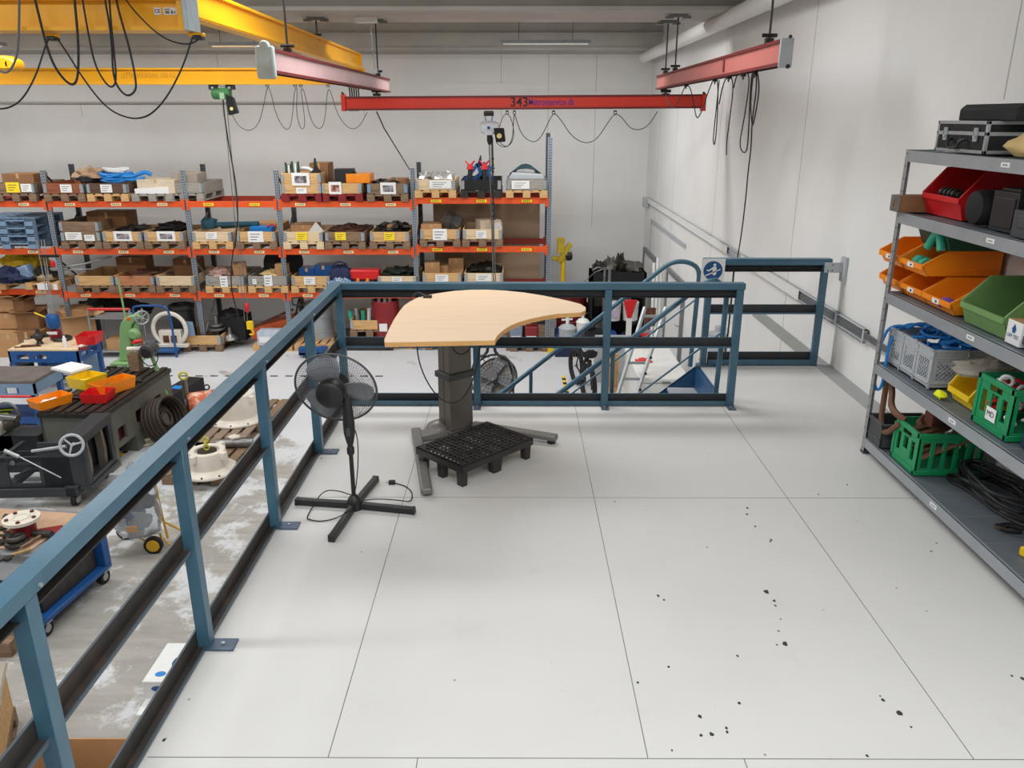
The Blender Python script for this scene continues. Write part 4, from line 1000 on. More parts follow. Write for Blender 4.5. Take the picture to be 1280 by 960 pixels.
m.cyl((-.02,0,.30),(.01,0,.5),.05,8,1,r2=.01)
part_thing('pipe_stand', 'tangle of blue pipe clamps in the black top box', 'clamp', m, [CBLUE, NAVY], (xT10-.02, Yr+.25, T4+.28))
m = MB()
for k in range(6): m.tube([(math.cos(PI*j/8)*(.32-.02*k), .04*k, .02+math.sin(PI*j/8)*(.17+.012*k)) for j in range(9)], .014, 6)
part_thing('hose_coil', 'dark teal hose arched over the grey top box at the right end', 'hose', m, mat('dark_teal_hose',(36,62,70),.5,0,.15,10), (xT11-.02, Yr+.25, T4+.35))
m = MB(); m.prism([(-.36,0),(.36,0),(.3,.09),(-.28,.12)], 0, .6, 'xz'); part_thing('light_frame', 'pale aluminium frame on the grey top box at the right end', 'frame', m, LGREY, (xT11, Yr+.0, T4+.342), bevel=.01)
# --- middle level
r = T('stacked_pallets', 'stack of pale blue plastic pallets on the middle level, far left', 'pallets', (-10.3, Yr-.1, T2))
for k in range(4):
    q = MB(); z = .15*k
    q.panel(-.6,.6,0,1.15,z+.12,z+.15,[(-.5+.2*i,-.36+.2*i,.1+.22*j,.24+.22*j) for i in range(5) for j in range(4)],'xy')
    for x in (-.6,-.08,.44):
        for y in (0,.5,1.0): q.b(x,x+.16,y,y+.14,z,z+.12)
    q.b(-.6,.6,0,.02,z+.09,z+.15)
    q.build('plastic_pallet', LBLUE, r, bevel=.006)
r.location.x = at(22,290,Y=Yr).x-.22
cbox('dark brown carton behind the large old box on the middle level', xM1+.28, Yr+.75, T2+.16, .8, .5, .50, CARDD)
def lump(name, label, cat, x, y, z, mt, rx=.3, ry=.3, rz_=.1, amp=.35, seed=1): 
    m = MB(); m.blob((0,0,rz_*.4),rx,ry,rz_*.75,amp,5,seed,22); return part_thing(name, label, cat, m, mt, (x, y, z))
lump('dark_fittings', 'dark metal fittings in the first photo-tagged pine box', 'parts', xM2, Yr+.5, T2+.28, STEELD, .32,.4,.10,.3,5)
lump('dark_fittings', 'dark metal fittings with a handle in the second photo-tagged pine box', 'parts', xM3, Yr+.5, T2+.28, BLKM, .32,.4,.14,.4,6)
m = MB(); m.blob((-.3,0,.1),.14,.2,.14,.3,4,3,12).cyl((-.2,0,.1),(.7,0,.12),.05,10).cyl((-.1,.1,.05),(.6,.14,.1),.05,10)
part_thing('canvas_bundle', 'dark teal rolled canvas lying in the pale box on the middle level', 'bundle', m, mat('teal_canvas',(40,84,100),.8,0,.2,10), (xM4+.1, Yr+.4, T2+.32))
m = MB(); m.b(-.25,.2,0,.3,0,.1); m.tube([(.1,0,.1),(.22,0,.16),(.3,0,.1)],.02,6,1,smooth=1); part_thing('blue_sheet', 'bright blue packet in the box with the big white sheet', 'packet', m, [SKY, RED], (xM5+.05, Yr+.2, T2+.30), bevel=.02)
cbox('flat cardboard sheet in the box with the big white sheet', xM5+.1, Yr+.7, T2+.16, .6, .5, .28, CARD)
cbox('cardboard box in the pale box with the yellow tag', xM6-.1, Yr+.6, T2+.16, .5, .5, .26, CARD)
m = MB(); m.prism([(-.16,0),(.16,0),(.0,.2)], 0, .01, 'xz'); part_thing('paper_tent', 'white folded paper standing in the pale box with the yellow tag', 'paper', m, PAPER, (xM6+.18, Yr+.3, T2+.29))
lump('scrap_metal', 'rusty scrap metal in the brownish box with the yellow tag', 'scrap', xM7, Yr+.5, T2+.27, RUST, .33,.4,.12,.35,7)
lump('scrap_metal', 'dark scrap metal in the weathered box with the yellow tag', 'scrap', xM8, Yr+.5, T2+.27, STEELD, .33,.4,.16,.4,8)
cbox('small cardboard box in the weathered box with the yellow tag', xM8+.0, Yr+.35, T2+.28, .22, .2, .16, CARD, .3)
cbox('cardboard box at the left of the box with steel tubes', xM9-.18, Yr+.3, -.234+.16, .4, .5, .26, CARD)
for k, (dx, dz) in enumerate(((.1,.06),(.24,.0))):
    m = MB(); m.cyl((0,0,0),(.1,.2,.14),.11,16).cyl((0,0,0),(-.02,-.04,-.02),.12,16); part_thing('steel_tube', 'short bright steel tube on the middle level, %s' % ['upper one','lower one'][k], 'tube', m, STEEL, (xM9+dx, Yr+.2, -.234+.36+dz), group='steel tubes')
cbox('pale carton tilted in the box at the right end of the middle level', xM10+.1, Yr+.35, -.234+.27, .42, .4, .22, mat('pale_carton',(206,190,166)), .3)
m = MB(); m.cyl((0,0,0),(0,.3,.03),.08,16); part_thing('white_roll', 'white roll beside the pale carton on the middle level', 'roll', m, PAPER, (xM10+.3, Yr+.15, -.234+.36))
# --- low level
pp_ = T('pallet', 'wooden pallet with two white tags at the far left of the low level', 'pallet', (at(38,350,Y=Yr).x, Yr-.1, -1.10)); m = MB(); pal(m, 1.2, .9); m.build('boards', PINE, pp_)
m = MB(); m.b(.18,.38,-.006,-.001,.0,.13).b(.5,.58,-.006,-.001,.0,.12); m.build('paper_tag', PAPER, pp_)
lump('yellow_sack', 'yellow sack at the far left of the low level', 'sack', at(8,330,Y=Yr).x, Yr+.62, -1.10+.15, mat('yellow_sack',(214,178,30),.8,0,.15,8), .45,.4,.46,.25,2)
lump('navy_sack', 'navy blue bag under the yellow sack on the low level', 'sack', at(16,345,Y=Yr).x, Yr-.0, -1.10+.15, NAVY, .35,.22,.26,.3,3)
m = MB(); m.c(0,0,.16,.36,.25,.26,0,.0,.0,-.3).bar((-.2,0,.05),(-.7,-.05,-.0),.07,.07,1); part_thing('drill_machine', 'grey-blue drilling machine with a white arm on the low level', 'machine', m, [LBLUE, WHITE], (at(28,343,Y=Yr).x, Yr+.05, -1.10+.16), bevel=.02)
for k in range(4):
    random.seed(30+k); m = MB(); m.blob((0,0,.08),.16,.18,.12,.45,5,k+11,12); part_thing('pump_part', 'mottled pump part in the heap on the low level, %s' % ['leftmost','second from the left','third from the left','rightmost'][k], 'part', m, [mat('oily_brown',(70,62,42),.5,0,.4,12), STEELD, mat('beige_casting',(170,150,120),.6,0,.3,8), STEELD][k], (at(42+k*5,345,Y=Yr).x, Yr+.2, -1.10+.15+.06*(k % 2)), group='pump parts on the low level')
m = MB(); m.tube([(-1.0,0,0),(-.2,0,.12),(.35,.1,.25)],.022,8); m.tube([(-.9,-.02,.0),(0,0,.02)],.015,6); part_thing('steel_pipe', 'thin pipe poking out left of the plain pine boxes on the low level', 'pipe', m, GALV, (xL1-.1, Yr+.15, T3+.42))
cbox('dark carton in the reddish box group on the low level', xL2-.3, Yr+.7, T3+.16, .6, .4, .46, CARDD)
lump('dark_castings', 'dark castings in the reddish pine box on the low level', 'parts', xL2+.1, Yr+.4, T3+.28, RUST, .3,.4,.10,.35,12)
cbox('brown carton in the bright pine box on the low level', xL3-.0, Yr+.7, T3+.16, .5, .4, .42, CARDD)
lump('rag_heap', 'pink and white rags in the grey low box with the tall tag', 'rags', xL4-.2, Yr+.35, T3+.28, mat('pink_rags',(196,160,150),.9,0,.25,14), .22,.3,.14,.3,13)
cbox('small tilted carton on the rags in the grey low box', xL4+.18, Yr+.35, T3+.30, .26, .3, .24, CARD, .3)
m = MB(); m.cyl((0,0,0),(0,.45,0),.34,32); m.torus((0,0,0),(0,1,0),.34,.02,32,6); part_thing('black_drum', 'large black round drum lying behind the cartons of the low level', 'drum', m, BLKM, (xL5+.18, Yr+.35, T3+.36+.14))
cbox('cardboard box beside the black drum on the low level', xL5+.26, Yr+.15, T3+.30, .24, .2, .26, CARD)
lump('cloth_heap', 'beige cloth in front of the black drum on the low level', 'cloth', xL5+.02, Yr+.2, T3+.28, TAN, .2,.2,.12,.3,14)
for k, (dx, s_) in enumerate(((-.12,.24),(.22,.3))):
    bb = cbox('blue bin standing in a pine box on the low level, %s' % ['left one','right one'][k], xL6+dx, Yr+.3, T3+.20, s_+.06, .35, .26+.06*k, CBLUE, flaps=0, name='blue_bin', cat='bin', group='blue bins on the low level')
m = MB(); m.blob((0,0,.25),.26,.3,.30,.12,3,6,20); m.tube([(-.14,-.1,.48),(-.1,-.12,.62),(.1,-.12,.62),(.14,-.1,.48)],.02,6,smooth=1); part_thing('navy_bag', 'navy blue tool bag on the low level', 'bag', m, NAVY, (at(427,350,Y=Yr).x, Yr+.1, T3))
m = MB(); m.blob((0,0,.1),.22,.05,.12,.4,8,6,14); part_thing('glove_heap', 'speckled blue and white gloves in front of the navy bag', 'gloves', m, mat('speckled_gloves',(50,92,140),.8,0,.2,50,col2=(196,206,214),thr=(.5,.56)), (at(424,352,Y=Yr-.2).x, Yr-.22, T3+.1))
m = MB(); m.c(0,0,.36,.58,.3,.2).b(-.25,.2,-.14,.14,.0,.26,1); part_thing('red_tool_case', 'red tool case on the low level beside the navy bag', 'case', m, [RED, NAVY], (at(456,345,Y=Yr).x, Yr+.1, T3), bevel=.03, seg=2)
for k, px in enumerate((446,458)):
    m = MB(); m.cyl((0,0,0),(.02,0,.24),.05,12).cyl((.02,0,.24),(.03,0,.3),.03,12); part_thing('orange_bottle', 'small orange bottle under the red case, %s' % ['left one','right one'][k], 'bottle', m, ORANGE, (at(px,352,Y=Yr-.1).x, Yr-.1, T3), group='orange bottles')
lump('drain_hose', 'dark hoses in the box left of the tall upright on the low level', 'hose', xL7, Yr+.4, T3+.28, mat('dark_green_rubber',(44,54,46),.6), .3,.4,.13,.35,15)
for k, (dx, w_, h_, r_) in enumerate(((-.22,.3,.26,.1),(.05,.22,.18,-.4),(.26,.3,.32,0))):
    cbox('carton in the low box above the railing, %s' % ['left one','small tilted middle one','tall right one'][k], xL8+dx, Yr+.25+.1*k, -1.10+.16, w_, .3, h_+.1, CARD, r_, group='cartons above the railing')
lump('dark_crate_load', 'dark load in the box at the right end of the low level', 'parts', xL9, Yr+.5, -1.10+.26, STEELD, .34,.4,.16,.3,16)
# brown board behind the last bay
m = MB(); m.b(-1.72,.52,RY1+.10,RY1+.14,LF,.62); tag(m.build('plywood_sheet', mat('brown_board',(160,134,108),.8,0,.06,2,col2=(176,150,124))), 'large tan board standing behind the right-hand bay of the rack', 'board')
# ================================================================ CRANES
def krail(m, p0, p1, h=.18, w=.09, k0=0, k1=1):
    """crane profile along Y or X: body plus lips and a slot below"""
    p0, p1 = Vector(p0), Vector(p1)
    m.bar(p0, p1, w*.62, h, k0)
    for dz in (h/2-.012, -h/2+.012): m.bar(p0+Vector((0,0,dz)), p1+Vector((0,0,dz)), w, .024, k1)
c1 = T('crane_runway', 'pale red crane rail hanging on rods over the left of the red crane beam', 'crane rail', (-2.0, 6.9, 2.63))
m = MB(); krail(m, (0,0,0), (.13,5.45,.0), .19, .10); m.build('rail', [RPINK, RDARK], c1)
m = MB(); m.b(-.085,.065,-.05,.02,-.14,.11).cyl((-.01,-.05,.11),(-.01,.02,.11),.04,16); m.build('end_cap', mat('pale_green_plastic',(196,208,204),.5), c1, bevel=.02, seg=2)
def rods(par, lst, oz, cz):
    for (x, y) in lst:
        m = MB(); m.cyl((x,y,.10),(x,y,cz-oz),.010,8); m.build('hanger_rod', STEELD, par)
        m = MB(); m.b(x-.03,x+.03,y-.03,y+.03,.09,.14).cyl((x-.06,y,.16),(x+.06,y,.16),.015,8); m.build('rail_clamp', STEELD, par)
        m = MB(); m.b(x-.11,x+.11,y-.05,y+.05,cz-oz-.04,cz-oz).b(x-.16,x-.06,y-.035,y+.035,cz-oz-.055,cz-oz-.02).b(x+.06,x+.16,y-.035,y+.035,cz-oz-.055,cz-oz-.02); m.build('ceiling_plate', STEEL, par)
rods(c1, [(.005,.62)], 2.63, 4.4); rods(c1, [(.12,4.75)], 2.63, 3.44)
c2 = T('crane_runway', 'faded red crane rail hanging on rods near the right wall', 'crane rail', (2.06, 6.55, 2.665))
m = MB(); krail(m, (0,0,0), (.02,5.7,-.0), .19, .10); m.build('rail', [RFADE, RDARK], c2)
m = MB(); m.b(-.05,.05,-.03,-.0,-.11,.1).cyl((.02,-.03,.11),(.02,-.01,.11),.015,8,1).cyl((.02,-.04,-.1),(.02,-.01,-.1),.018,8,1); m.build('end_cap', [LGREY, BLK], c2, bevel=.01)
m = MB(); m.b(-.034,-.028,1.75,1.80,-.05,.06); m.build('rail_joint', REDD, c2)
rods(c2, [(.0,.45)], 2.665, 4.4); rods(c2, [(.02,4.55),(.02,5.25)], 2.665, 3.44)
YB_ = 11.75; zb = at(640,129.5,Y=YB_).z
xl, xr = at(430,130,Y=YB_).x, at(879,127,Y=YB_).x
br = T('crane_bridge', 'bright red crane beam marked 343 spanning between the two hanging rails', 'crane beam', ((xl+xr)/2, YB_, zb))
hw = (xr-xl)/2
m = MB(); krail(m, (-hw,0,0), (hw,0,0.03), .185, .10); m.build('beam', [RPAINT, RDARK], br)
for s_ in (-1,1):
    m = MB(); m.b(s_*hw-.03, s_*hw+.03, -.06, .06, -.10, .12).cyl((s_*hw-.01,-.03,.12),(s_*hw+.01,-.03,.14),.03,8,1); m.build('end_stop', [RPAINT, STEELD], br, bevel=.004)
for px in (471, 832):
    x = at(px,118,Y=YB_).x-(xl+xr)/2; m = MB(); m.b(x-.05,x+.05,-.04,.04,.10,.135).cyl((x,0,.12),(x,0,.19),.018,8).cyl((x-.07,0,.165),(x+.07,0,.165),.02,8); m.build('trolley', STEELD, br)
x = at(649,130,Y=YB_).x-(xl+xr)/2; text_mesh('343', .17, INK, face_cam(x, -.0325, .015), br, 'lettering', .001, 1.0, .002)
x = at(689,130,Y=YB_).x-(xl+xr)/2; text_mesh('Metronservice dk', .125, mat('violet_blue_print',(84,44,140),.6), face_cam(x, -.0325, .017), br, 'lettering', .001, .72, .001)
def festoon(par, pts, r, mt=CAB, name='festoon_cable'):
    m = MB(); m.tube(pts, r*.62, 6, smooth=3); return m.build(name, mt, par)
def P3(par, lst, Y):
    o = par.location; return [at(u, v, Y=Y)-o for u, v in lst]
hooks = [(634,137),(643,137),(692,137),(769,137)]
for u, v in hooks:
    p = at(u, v, Y=YB_)-br.location; m = MB(); m.torus((p.x,0,-.12),(0,1,0),.02,.005,12,5).b(p.x-.02,p.x+.02,-.02,.02,-.11,-.09); m.build('cable_carrier', STEELD, br)
festoon(br, P3(br, [(624,160),(628,146),(634,141),(640,150),(643,168),(640,178),(634,184),(626,180),(620,170)], YB_), .008)
festoon(br, P3(br, [(620,178),(628,184),(636,183),(641,172),(642,150),(643,140),(646,152),(652,168),(662,177),(672,177),(680,165),(688,147),(693,141),(700,148),(714,170),(731,180),(746,175),(760,153),(769,141),(778,147),(787,160),(798,163),(810,158),(822,139)], YB_), .009)
# white hoist on the red beam
hx = at(611,150,Y=YB_); hs = T('chain_hoist', 'white chain hoist with a black chain bag hanging from the red beam', 'hoist', (hx.x, YB_, zb))
m = MB(); m.b(-.06,.06,-.05,.05,-.13,-.095,1).cyl((-.07,0,-.135),(.07,0,-.135),.03,10,1).bar((-.06,0,-.13),(-.04,0,-.23),.02,.02,2).bar((.06,0,-.13),(.04,0,-.23),.02,.02,2); m.build('trolley', [STEELD, STEELD, LBLUE], hs)
m = MB(); m.lathe([(.0,-.13),(.06,-.125),(.085,-.09),(.09,0),(.085,.1),(.07,.14),(0,.15)], (0,0,-.32), (1,0,0), 24); m.b(-.06,.06,-.07,.07,-.42,-.3); hb = m.build('motor_body', mat('hoist_white',(214,216,220),.3), hs, bevel=.008)
m = MB(); m.b(-.02,.02,-.093,-.088,-.34,-.30); m.build('logo_mark', CBLUE, hb)
p = P3(hs, [(617,160),(630,160),(632,177),(620,178)], YB_-.05)
m = MB(); m.prism([(q.x, q.z) for q in p], -.10, .04, 'xz'); m.build('chain_bag', BLKM, hs, bevel=.015, seg=2)
m = MB(); q = at(624,170,Y=YB_-.16)-hs.location; m.cyl((q.x,-.102,q.z),(q.x,-.106,q.z),.035,16); m.build('bag_emblem', mat('bag_emblem_cream',(226,206,130),.6), hs)
zend = at(616,350,Y=YB_).z-zb
m = MB(); m.cyl((.0,0,-.41),(.06,0,zend-.5),.010,6).cyl((.03,0,-.41),(.09,0,zend-.5),.008,6); m.tube([(.03,.02,-.41),(.045,.02,-1.0),(.05,.02,zend)],.006,6); m.build('load_chain', STEEL, hs)
m = MB(); m.tube([(.05,-.02,-.45),(.055,-.02,-.8),(.05,-.02,-1.2),(.07,-.02,-1.6)],.010,6); m.lathe([(.02,-.55),(.04,-.5),(.04,-.42),(.02,-.4)], (.01,0,0), n=12)
for k in range(10): m.b(.035,.07,-.035,.0,-.75-.09*k,-.73-.09*k)
m.build('control_pendant', BLK, hs)
# festoon of the right-hand runway
for i, pts in enumerate(([(832,118),(836,130),(842,137),(848,128),(855,110),(859,105),(864,112),(868,135),(871,150),(877,140),(884,118),(893,96),(895,93),(898,110),(896,160),(893,184),(891,175),(895,140),(899,100)],
        [(899,130),(903,108),(910,92),(914,94),(917,110),(912,150),(908,180),(908,194)], [(917,110),(921,93),(929,86),(935,90),(937,104),(930,150),(924,180),(928,191),(934,190),(936,160),(938,110),(941,86),(944,84),(948,95),(949,115),(943,150),(940,160),(938,130),(941,95),(945,84),(946,110),(940,150),(939,185),(935,215),(933,240),(928,285),(922,322),(918,340)])):
    Ys = 9.6-1.1*i
    L3 = [at(u, v, X=2.10 if k % 2 else 2.08)-c2.location for k, (u, v) in enumerate(pts)]
    L3 = []
    for k, (u, v) in enumerate(pts):
        yk = at(u, 100, X=2.07).y if u < 946 else at(945,100,X=2.07).y
        L3.append(at(u, v, Y=yk)-c2.location)
    festoon(c2, L3, .010)
for u in (859,895,912,930,944):
    yk = at(u,100,X=2.07).y; m = MB(); m.torus((0.0,yk-6.55,-.125),(1,0,0),.02,.005,12,5).b(-.02,.02,yk-6.55-.02,yk-6.55+.02,-.12,-.09); m.build('cable_carrier', STEELD, c2)
# cable drop behind the sign rail down the wall
m = MB(); m.tube([tuple(at(918,330,Y=7.25)), tuple(at(912,400,Y=7.3)), tuple(at(905,455,Y=7.35)), (at(905,455,Y=7.35).x, 7.35, -2.2)], .008, 6, smooth=1)
tag(m.build('hanging_cable', CAB), 'black cable dropping behind the short far railing to the hall below', 'cable')
m = MB(); m.cyl((0,0,0),(0,0,.35),.12,20); m.lathe([(.12,.35),(.13,.37),(.13,.4),(.05,.42),(.05,.5),(.0,.5)], n=20); m.b(-.2,.2,-.15,.15,-.02,.0); m.b(-.12,.12,-.14,-.1,-.6,-.02)
p = at(897,425,Y=10.5); r = T('wall_air_unit', 'pale grey round-topped unit mounted on the side wall behind the stair head', 'air unit', (WX-.2, at(897,425,X=WX-.2).y, at(897,425,X=WX-.2).z-.3))
m.build('unit_body', LGREY, r, bevel=.004)
m = MB(); m.b(.1,.198,-.25,.3,-.7,.5); m.build('back_plate', WHITE, r, bevel=.01)
# yellow crane
cy = T('crane_runway', 'yellow crane rail running from the top left towards the back wall', 'crane rail', (-2.62, 5.2, 3.07))
m = MB(); m.bar((0,0,0),(0,8.95,0),.05,.24,0); 
for dz in (.11,-.11): m.bar((0,0,dz),(0,8.95,dz),.13,.025,0)
m.b(-.075,-.06,0,8.95,-.11,-.07,0).b(.06,.075,0,8.95,-.11,-.07,0); m.build('rail', YPAINT, cy)
m = MB(); m.b(-.075,.075,8.93,8.97,-.12,.12); m.build('end_stop', YPAINT, cy)
rods(cy, [(.0,2.2)], 3.07, 4.4); rods(cy, [(.0,6.2)], 3.07, 3.44)
YF = 14.3; zf = at(300,95.5,Y=YF).z; xr_ = at(456,95,Y=YF).x
yb = T('crane_bridge', 'far yellow crane beam with faint brown lettering above the rack', 'crane beam', (-5.5, YF, zf))
m = MB(); m.b(-9,xr_+5.5,-.05,.05,-.105,.105,0)
for z in (-.115,.115): m.b(-9,xr_+5.5,-.10,.10,z-.015,z+.015,0)
m.build('beam', YPAINT, yb)
x = at(187,94,Y=YF).x+5.5; text_mesh('LETTRAVERSKRAN 1000 KG', .12, mat('faded_brown_print',(206,138,36),.6), face_cam(x, -.0515, .01), yb, 'lettering', .001, .62)
for px in (334,369,376,410):
    p = at(px,107,Y=YF)-yb.location; m = MB(); m.torus((p.x,0,-.145),(0,1,0),.025,.006,12,5).b(p.x-.025,p.x+.025,-.03,.03,-.14,-.12); m.build('cable_carrier', STEELD, yb)
festoon(yb, P3(yb, [(290,143),(298,158),(312,165),(324,155),(330,130),(334,108),(338,112),(345,145),(358,165),(365,155),(368,110),(372,110),(370,140),(376,163),(382,158),(378,125),(376,110),(380,112),(388,150),(398,163),(406,155),(409,112),(413,112),(422,145),(438,163),(450,158),(459,140)], YF), .009)
for k in range(5):
    p0 = at(436+2.8*k,105,Y=YF+.1)-yb.location; p1 = at(437+2.6*k,139,Y=YF+.1)-yb.location
    m = MB(); m.tube([p0, (p0+p1)/2+Vector((.02,0,0)), p1], .014, 6, smooth=1); m.build('cable_loop', CAB, yb)
gh = at(278,117,Y=YF); g = T('chain_hoist', 'green chain hoist with a black chain bag under the far yellow beam', 'hoist', (gh.x, YF, gh.z))
def pg(u, v): return at(u, v, Y=YF)-g.location
m = MB()
for u in (267,288): q = pg(u,109); m.b(q.x-.065,q.x+.065,-.06,.06,q.z-.04,q.z+.04).cyl((q.x,-.07,q.z-.01),(q.x,-.06,q.z-.01),.02,10,1)
q = pg(278,110); m.b(q.x-.06,q.x+.06,-.04,.04,q.z-.06,q.z+.03,1); m.build('trolley', [BLK, GALV], g)
m = MB(); m.lathe([(0,-.18),(.08,-.17),(.095,-.14),(.095,.05),(.085,.1)], (0,0,0), (1,0,0), 20).b(-.02,.14,-.09,.09,-.09,.09); gb_ = m.build('motor_body', mat('hoist_green',(60,120,66),.4), g, bevel=.01)
m = MB(); m.b(-.02,.06,-.10,-.085,-.09,.01); m.build('front_plate', mat('pale_green',(150,190,150),.5), gb_)
m = MB(); m.prism([(pg(*q).x, pg(*q).z) for q in ((284,117),(292,122),(298,141),(288,144))], -.1, .05, 'xz'); q = pg(292,136); m.cyl((q.x,-.1,q.z),(q.x,-.108,q.z),.03,12,1); m.build('chain_bag', [BLKM, mat('bag_emblem_cream',(226,206,130))], g, bevel=.012)
e1, e2 = pg(300,405), pg(306,402)
m = MB(); m.cyl((-.0,0,-.09),(e2.x,0,e2.z),.007,6).cyl((.05,.01,-.09),(e2.x+.05,.01,e2.z),.007,6); m.build('load_chain', STEEL, g)
m = MB(); m.tube([(.0,0,-.1),(-.01,0,-.5),(.1,0,-2.0),(e1.x-.12,0,e1.z+.9),(e1.x,0,e1.z)],.012,6,smooth=2); m.build('pendant_cable', CAB, g)
hk = MB(); q = pg(306,385); hk.lathe([(.015,.10),(.035,.07),(.04,.0),(.03,-.06),(.015,-.09)], (q.x+.04,0,q.z+.0), n=14, m=0); hk.build('pendant_grip', RED, g)
hk = MB(); q = pg(313,410); hk.b(q.x-.055,q.x+.055,-.04,.04,q.z-.02,q.z+.13); hk.tube([(q.x,0,q.z-.02),(q.x+.05,0,q.z-.06),(q.x+.04,0,q.z-.13),(q.x-.03,0,q.z-.12)],.016,8,smooth=2); hk.build('lifting_hook', YEL, g, bevel=.015)
# near yellow bridge, top left
YN = 5.7; pn = at(243,40,Y=YN)
nb = T('crane_bridge', 'large yellow crane beam across the top left corner with a silver end plate', 'crane beam', (pn.x, YN, pn.z))
m = MB(); m.b(-8,-.02,-.05,.05,.02,.185,0)
for z in (.012,.19): m.b(-8,-.02,-.11,.11,z-.012,z+.012,0)
m.b(-.06,-.02,-.10,.10,.02,.18,0); m.build('beam', YPAINT, nb)
m = MB(); m.b(-.02,.01,-.12,.09,-.0,.215); m.build('end_plate', mat('end_plate_silver',(176,190,196),.4,.3), nb, bevel=.003)
m = MB(); m.b(-2.70-pn.x,-2.54-pn.x,-.06,.06,.2,2.95-pn.z); m.build('trolley', STEELD, nb)
q = at(197,14,Y=YN-.05)-nb.location; m = MB(); m.b(q.x-.022,q.x+.022,-.0535,-.0505,q.z-.022,q.z+.022); m.build('sticker', PAPER, nb)
text_mesh('CE', .03, INK, face_cam(q.x, -.054, q.z), nb, 'lettering', .0004, 1, .0006)
q = at(213,14,Y=YN-.05)-nb.location; m = MB(); m.b(q.x-.043,q.x+.043,-.0535,-.0505,q.z-.022,q.z+.022,0).b(q.x-.036,q.x-.0,-.0542,-.0534,q.z+.008,q.z+.013,1).b(q.x-.034,q.x-.005,-.0542,-.0534,q.z-.015,q.z+.002,2).b(q.x+.006,q.x+.016,-.0542,-.0534,q.z-.015,q.z+.003,1).b(q.x+.022,q.x+.034,-.0542,-.0534,q.z-.012,q.z-.002,2); m.build('rating_plate', [PAPER, INK, MGREY], nb)
def PN(lst, Y=YN-.14): return [at(u, v, Y=Y)-nb.location for u, v in lst]
for i, (pts, r, mt) in enumerate(([( [(24,-30),(24,20),(23,60),(18,80),(10,91),(2,90),(-10,84)], .012, CABG ),
    ([(36,-30),(44,0),(56,50),(66,80),(80,100),(92,108),(98,95),(98,50),(93,0),(92,-30)], .013, CAB),
    ([(100,-30),(103,0),(110,40),(118,80),(130,102),(140,111),(146,100),(142,60),(137,10),(136,-30)], .010, CAB),
    ([(128,-30),(131,0),(137,30),(140,60),(141,90),(146,108),(158,121),(168,116),(171,105),(162,60),(147,10),(140,-30)], .011, CAB),
    ([(140,-30),(160,5),(185,32),(205,48),(225,55),(240,55),(250,48),(250,44)], .008, CAB),
    ([(-10,136),(10,136),(28,125),(45,95),(55,62),(61,48)], .009, CAB),
    ([(70,46),(80,60),(100,92),(120,120),(138,138),(155,146),(172,149),(190,143),(210,120),(228,85),(238,55),(241,45)], .009, CAB)])):
    festoon(nb, PN(pts), r, mt)
for (u, v) in ((64,45),(246,44)):
    q = at(u, v, Y=YN)-nb.location; m = MB(); m.b(q.x-.05,q.x+.05,-.03,.03,q.z-.01,q.z+.015,0).b(q.x-.02,q.x+.04,-.035,.035,q.z-.03,q.z+.0,1); m.build('cable_carrier', [YPAINT, BLK], nb, bevel=.006)
q = at(8,78,Y=9.0); r = T('beam_trolley', 'orange trolley end peeking in at the left edge above the far beam', 'trolley', (q.x-.3, 9.0, q.z))
m = MB(); m.b(-.5,.38,-.1,.1,-.08,.06); m.cyl((.38,-.1,-.02),(.38,.1,-.02),.06,14); m.build('trolley_body', YPAINT, r, bevel=.02); m = MB(); m.cyl((0,0,.06),(0,0,4.4-q.z),.02,8); m.build('hanger_rod', STEELD, r)
# ================================================================ CEILING LAMPS
def lamp(label, u0, u1, v, Y, h=.10):
    a, b_ = at(u0, v, Y=Y), at(u1, v, Y=Y); L_ = abs(b_.x-a.x)
    r = T('tube_lamp', label, 'lamp', ((a.x+b_.x)/2, Y, a.z), 0, 'tube lamps under the ceiling')
    m = MB(); m.prism([(-.10,.0),(.10,.0),(.07,h*.5),(-.07,h*.5)], -L_/2, L_/2, 'yz'); m.build('reflector', MGREY, r)
    m = MB(); m.cyl((-L_/2+.04,0,-.005),(L_/2-.04,0,-.005),.018,12); m.build('tube', mat('lamp_tube',(236,236,230),.4,emit=.12), r)
    for x in (-L_*.3, L_*.3):
        m = MB(); m.cyl((x,0,h*.5),(x,0,4.4-a.z if Y > 12.1 or Y < 10.7 else 3.44-a.z),.005,6); m.build('hanger_wire', STEELD, r)
lamp('tube lamp hanging right of the picture centre in front of the back beam', 626, 738, 54, 14.6)
lamp('tube lamp hanging beside the end of the near yellow beam', 262, 332, 57, 14.6)
lamp('tube lamp cut off by the left edge under the near yellow beam', -60, 5, 57, 13.6)
q = at(457,17,Y=11.4); r = T('sensor_box', 'small white box on the ceiling beam between the crane rods', 'box', (q.x, 11.4, 3.37)); m = MB(); m.b(-.14,.14,-.06,.06,0,.07); m.build('housing', PAPER, r, bevel=.006)
m = MB(); q2 = at(462,88,Y=11.4); m.cyl((.06,0,0),(.08,0,q2.z-3.37),.006,6).b(.05,.12,-.03,.03,q2.z-3.41,q2.z-3.35); m.build('drop_cable', GALV, r)
# wire from the red beam down to the rack
m = MB(); m.tube([tuple(at(471,140,Y=YB_)), tuple(at(480,160,Y=12.8)), tuple(at(512,212,Y=15.6))], .010, 6); tag(m.build('guy_cable', CAB), 'thin black cable slanting from the red beam to the rack upright', 'cable')
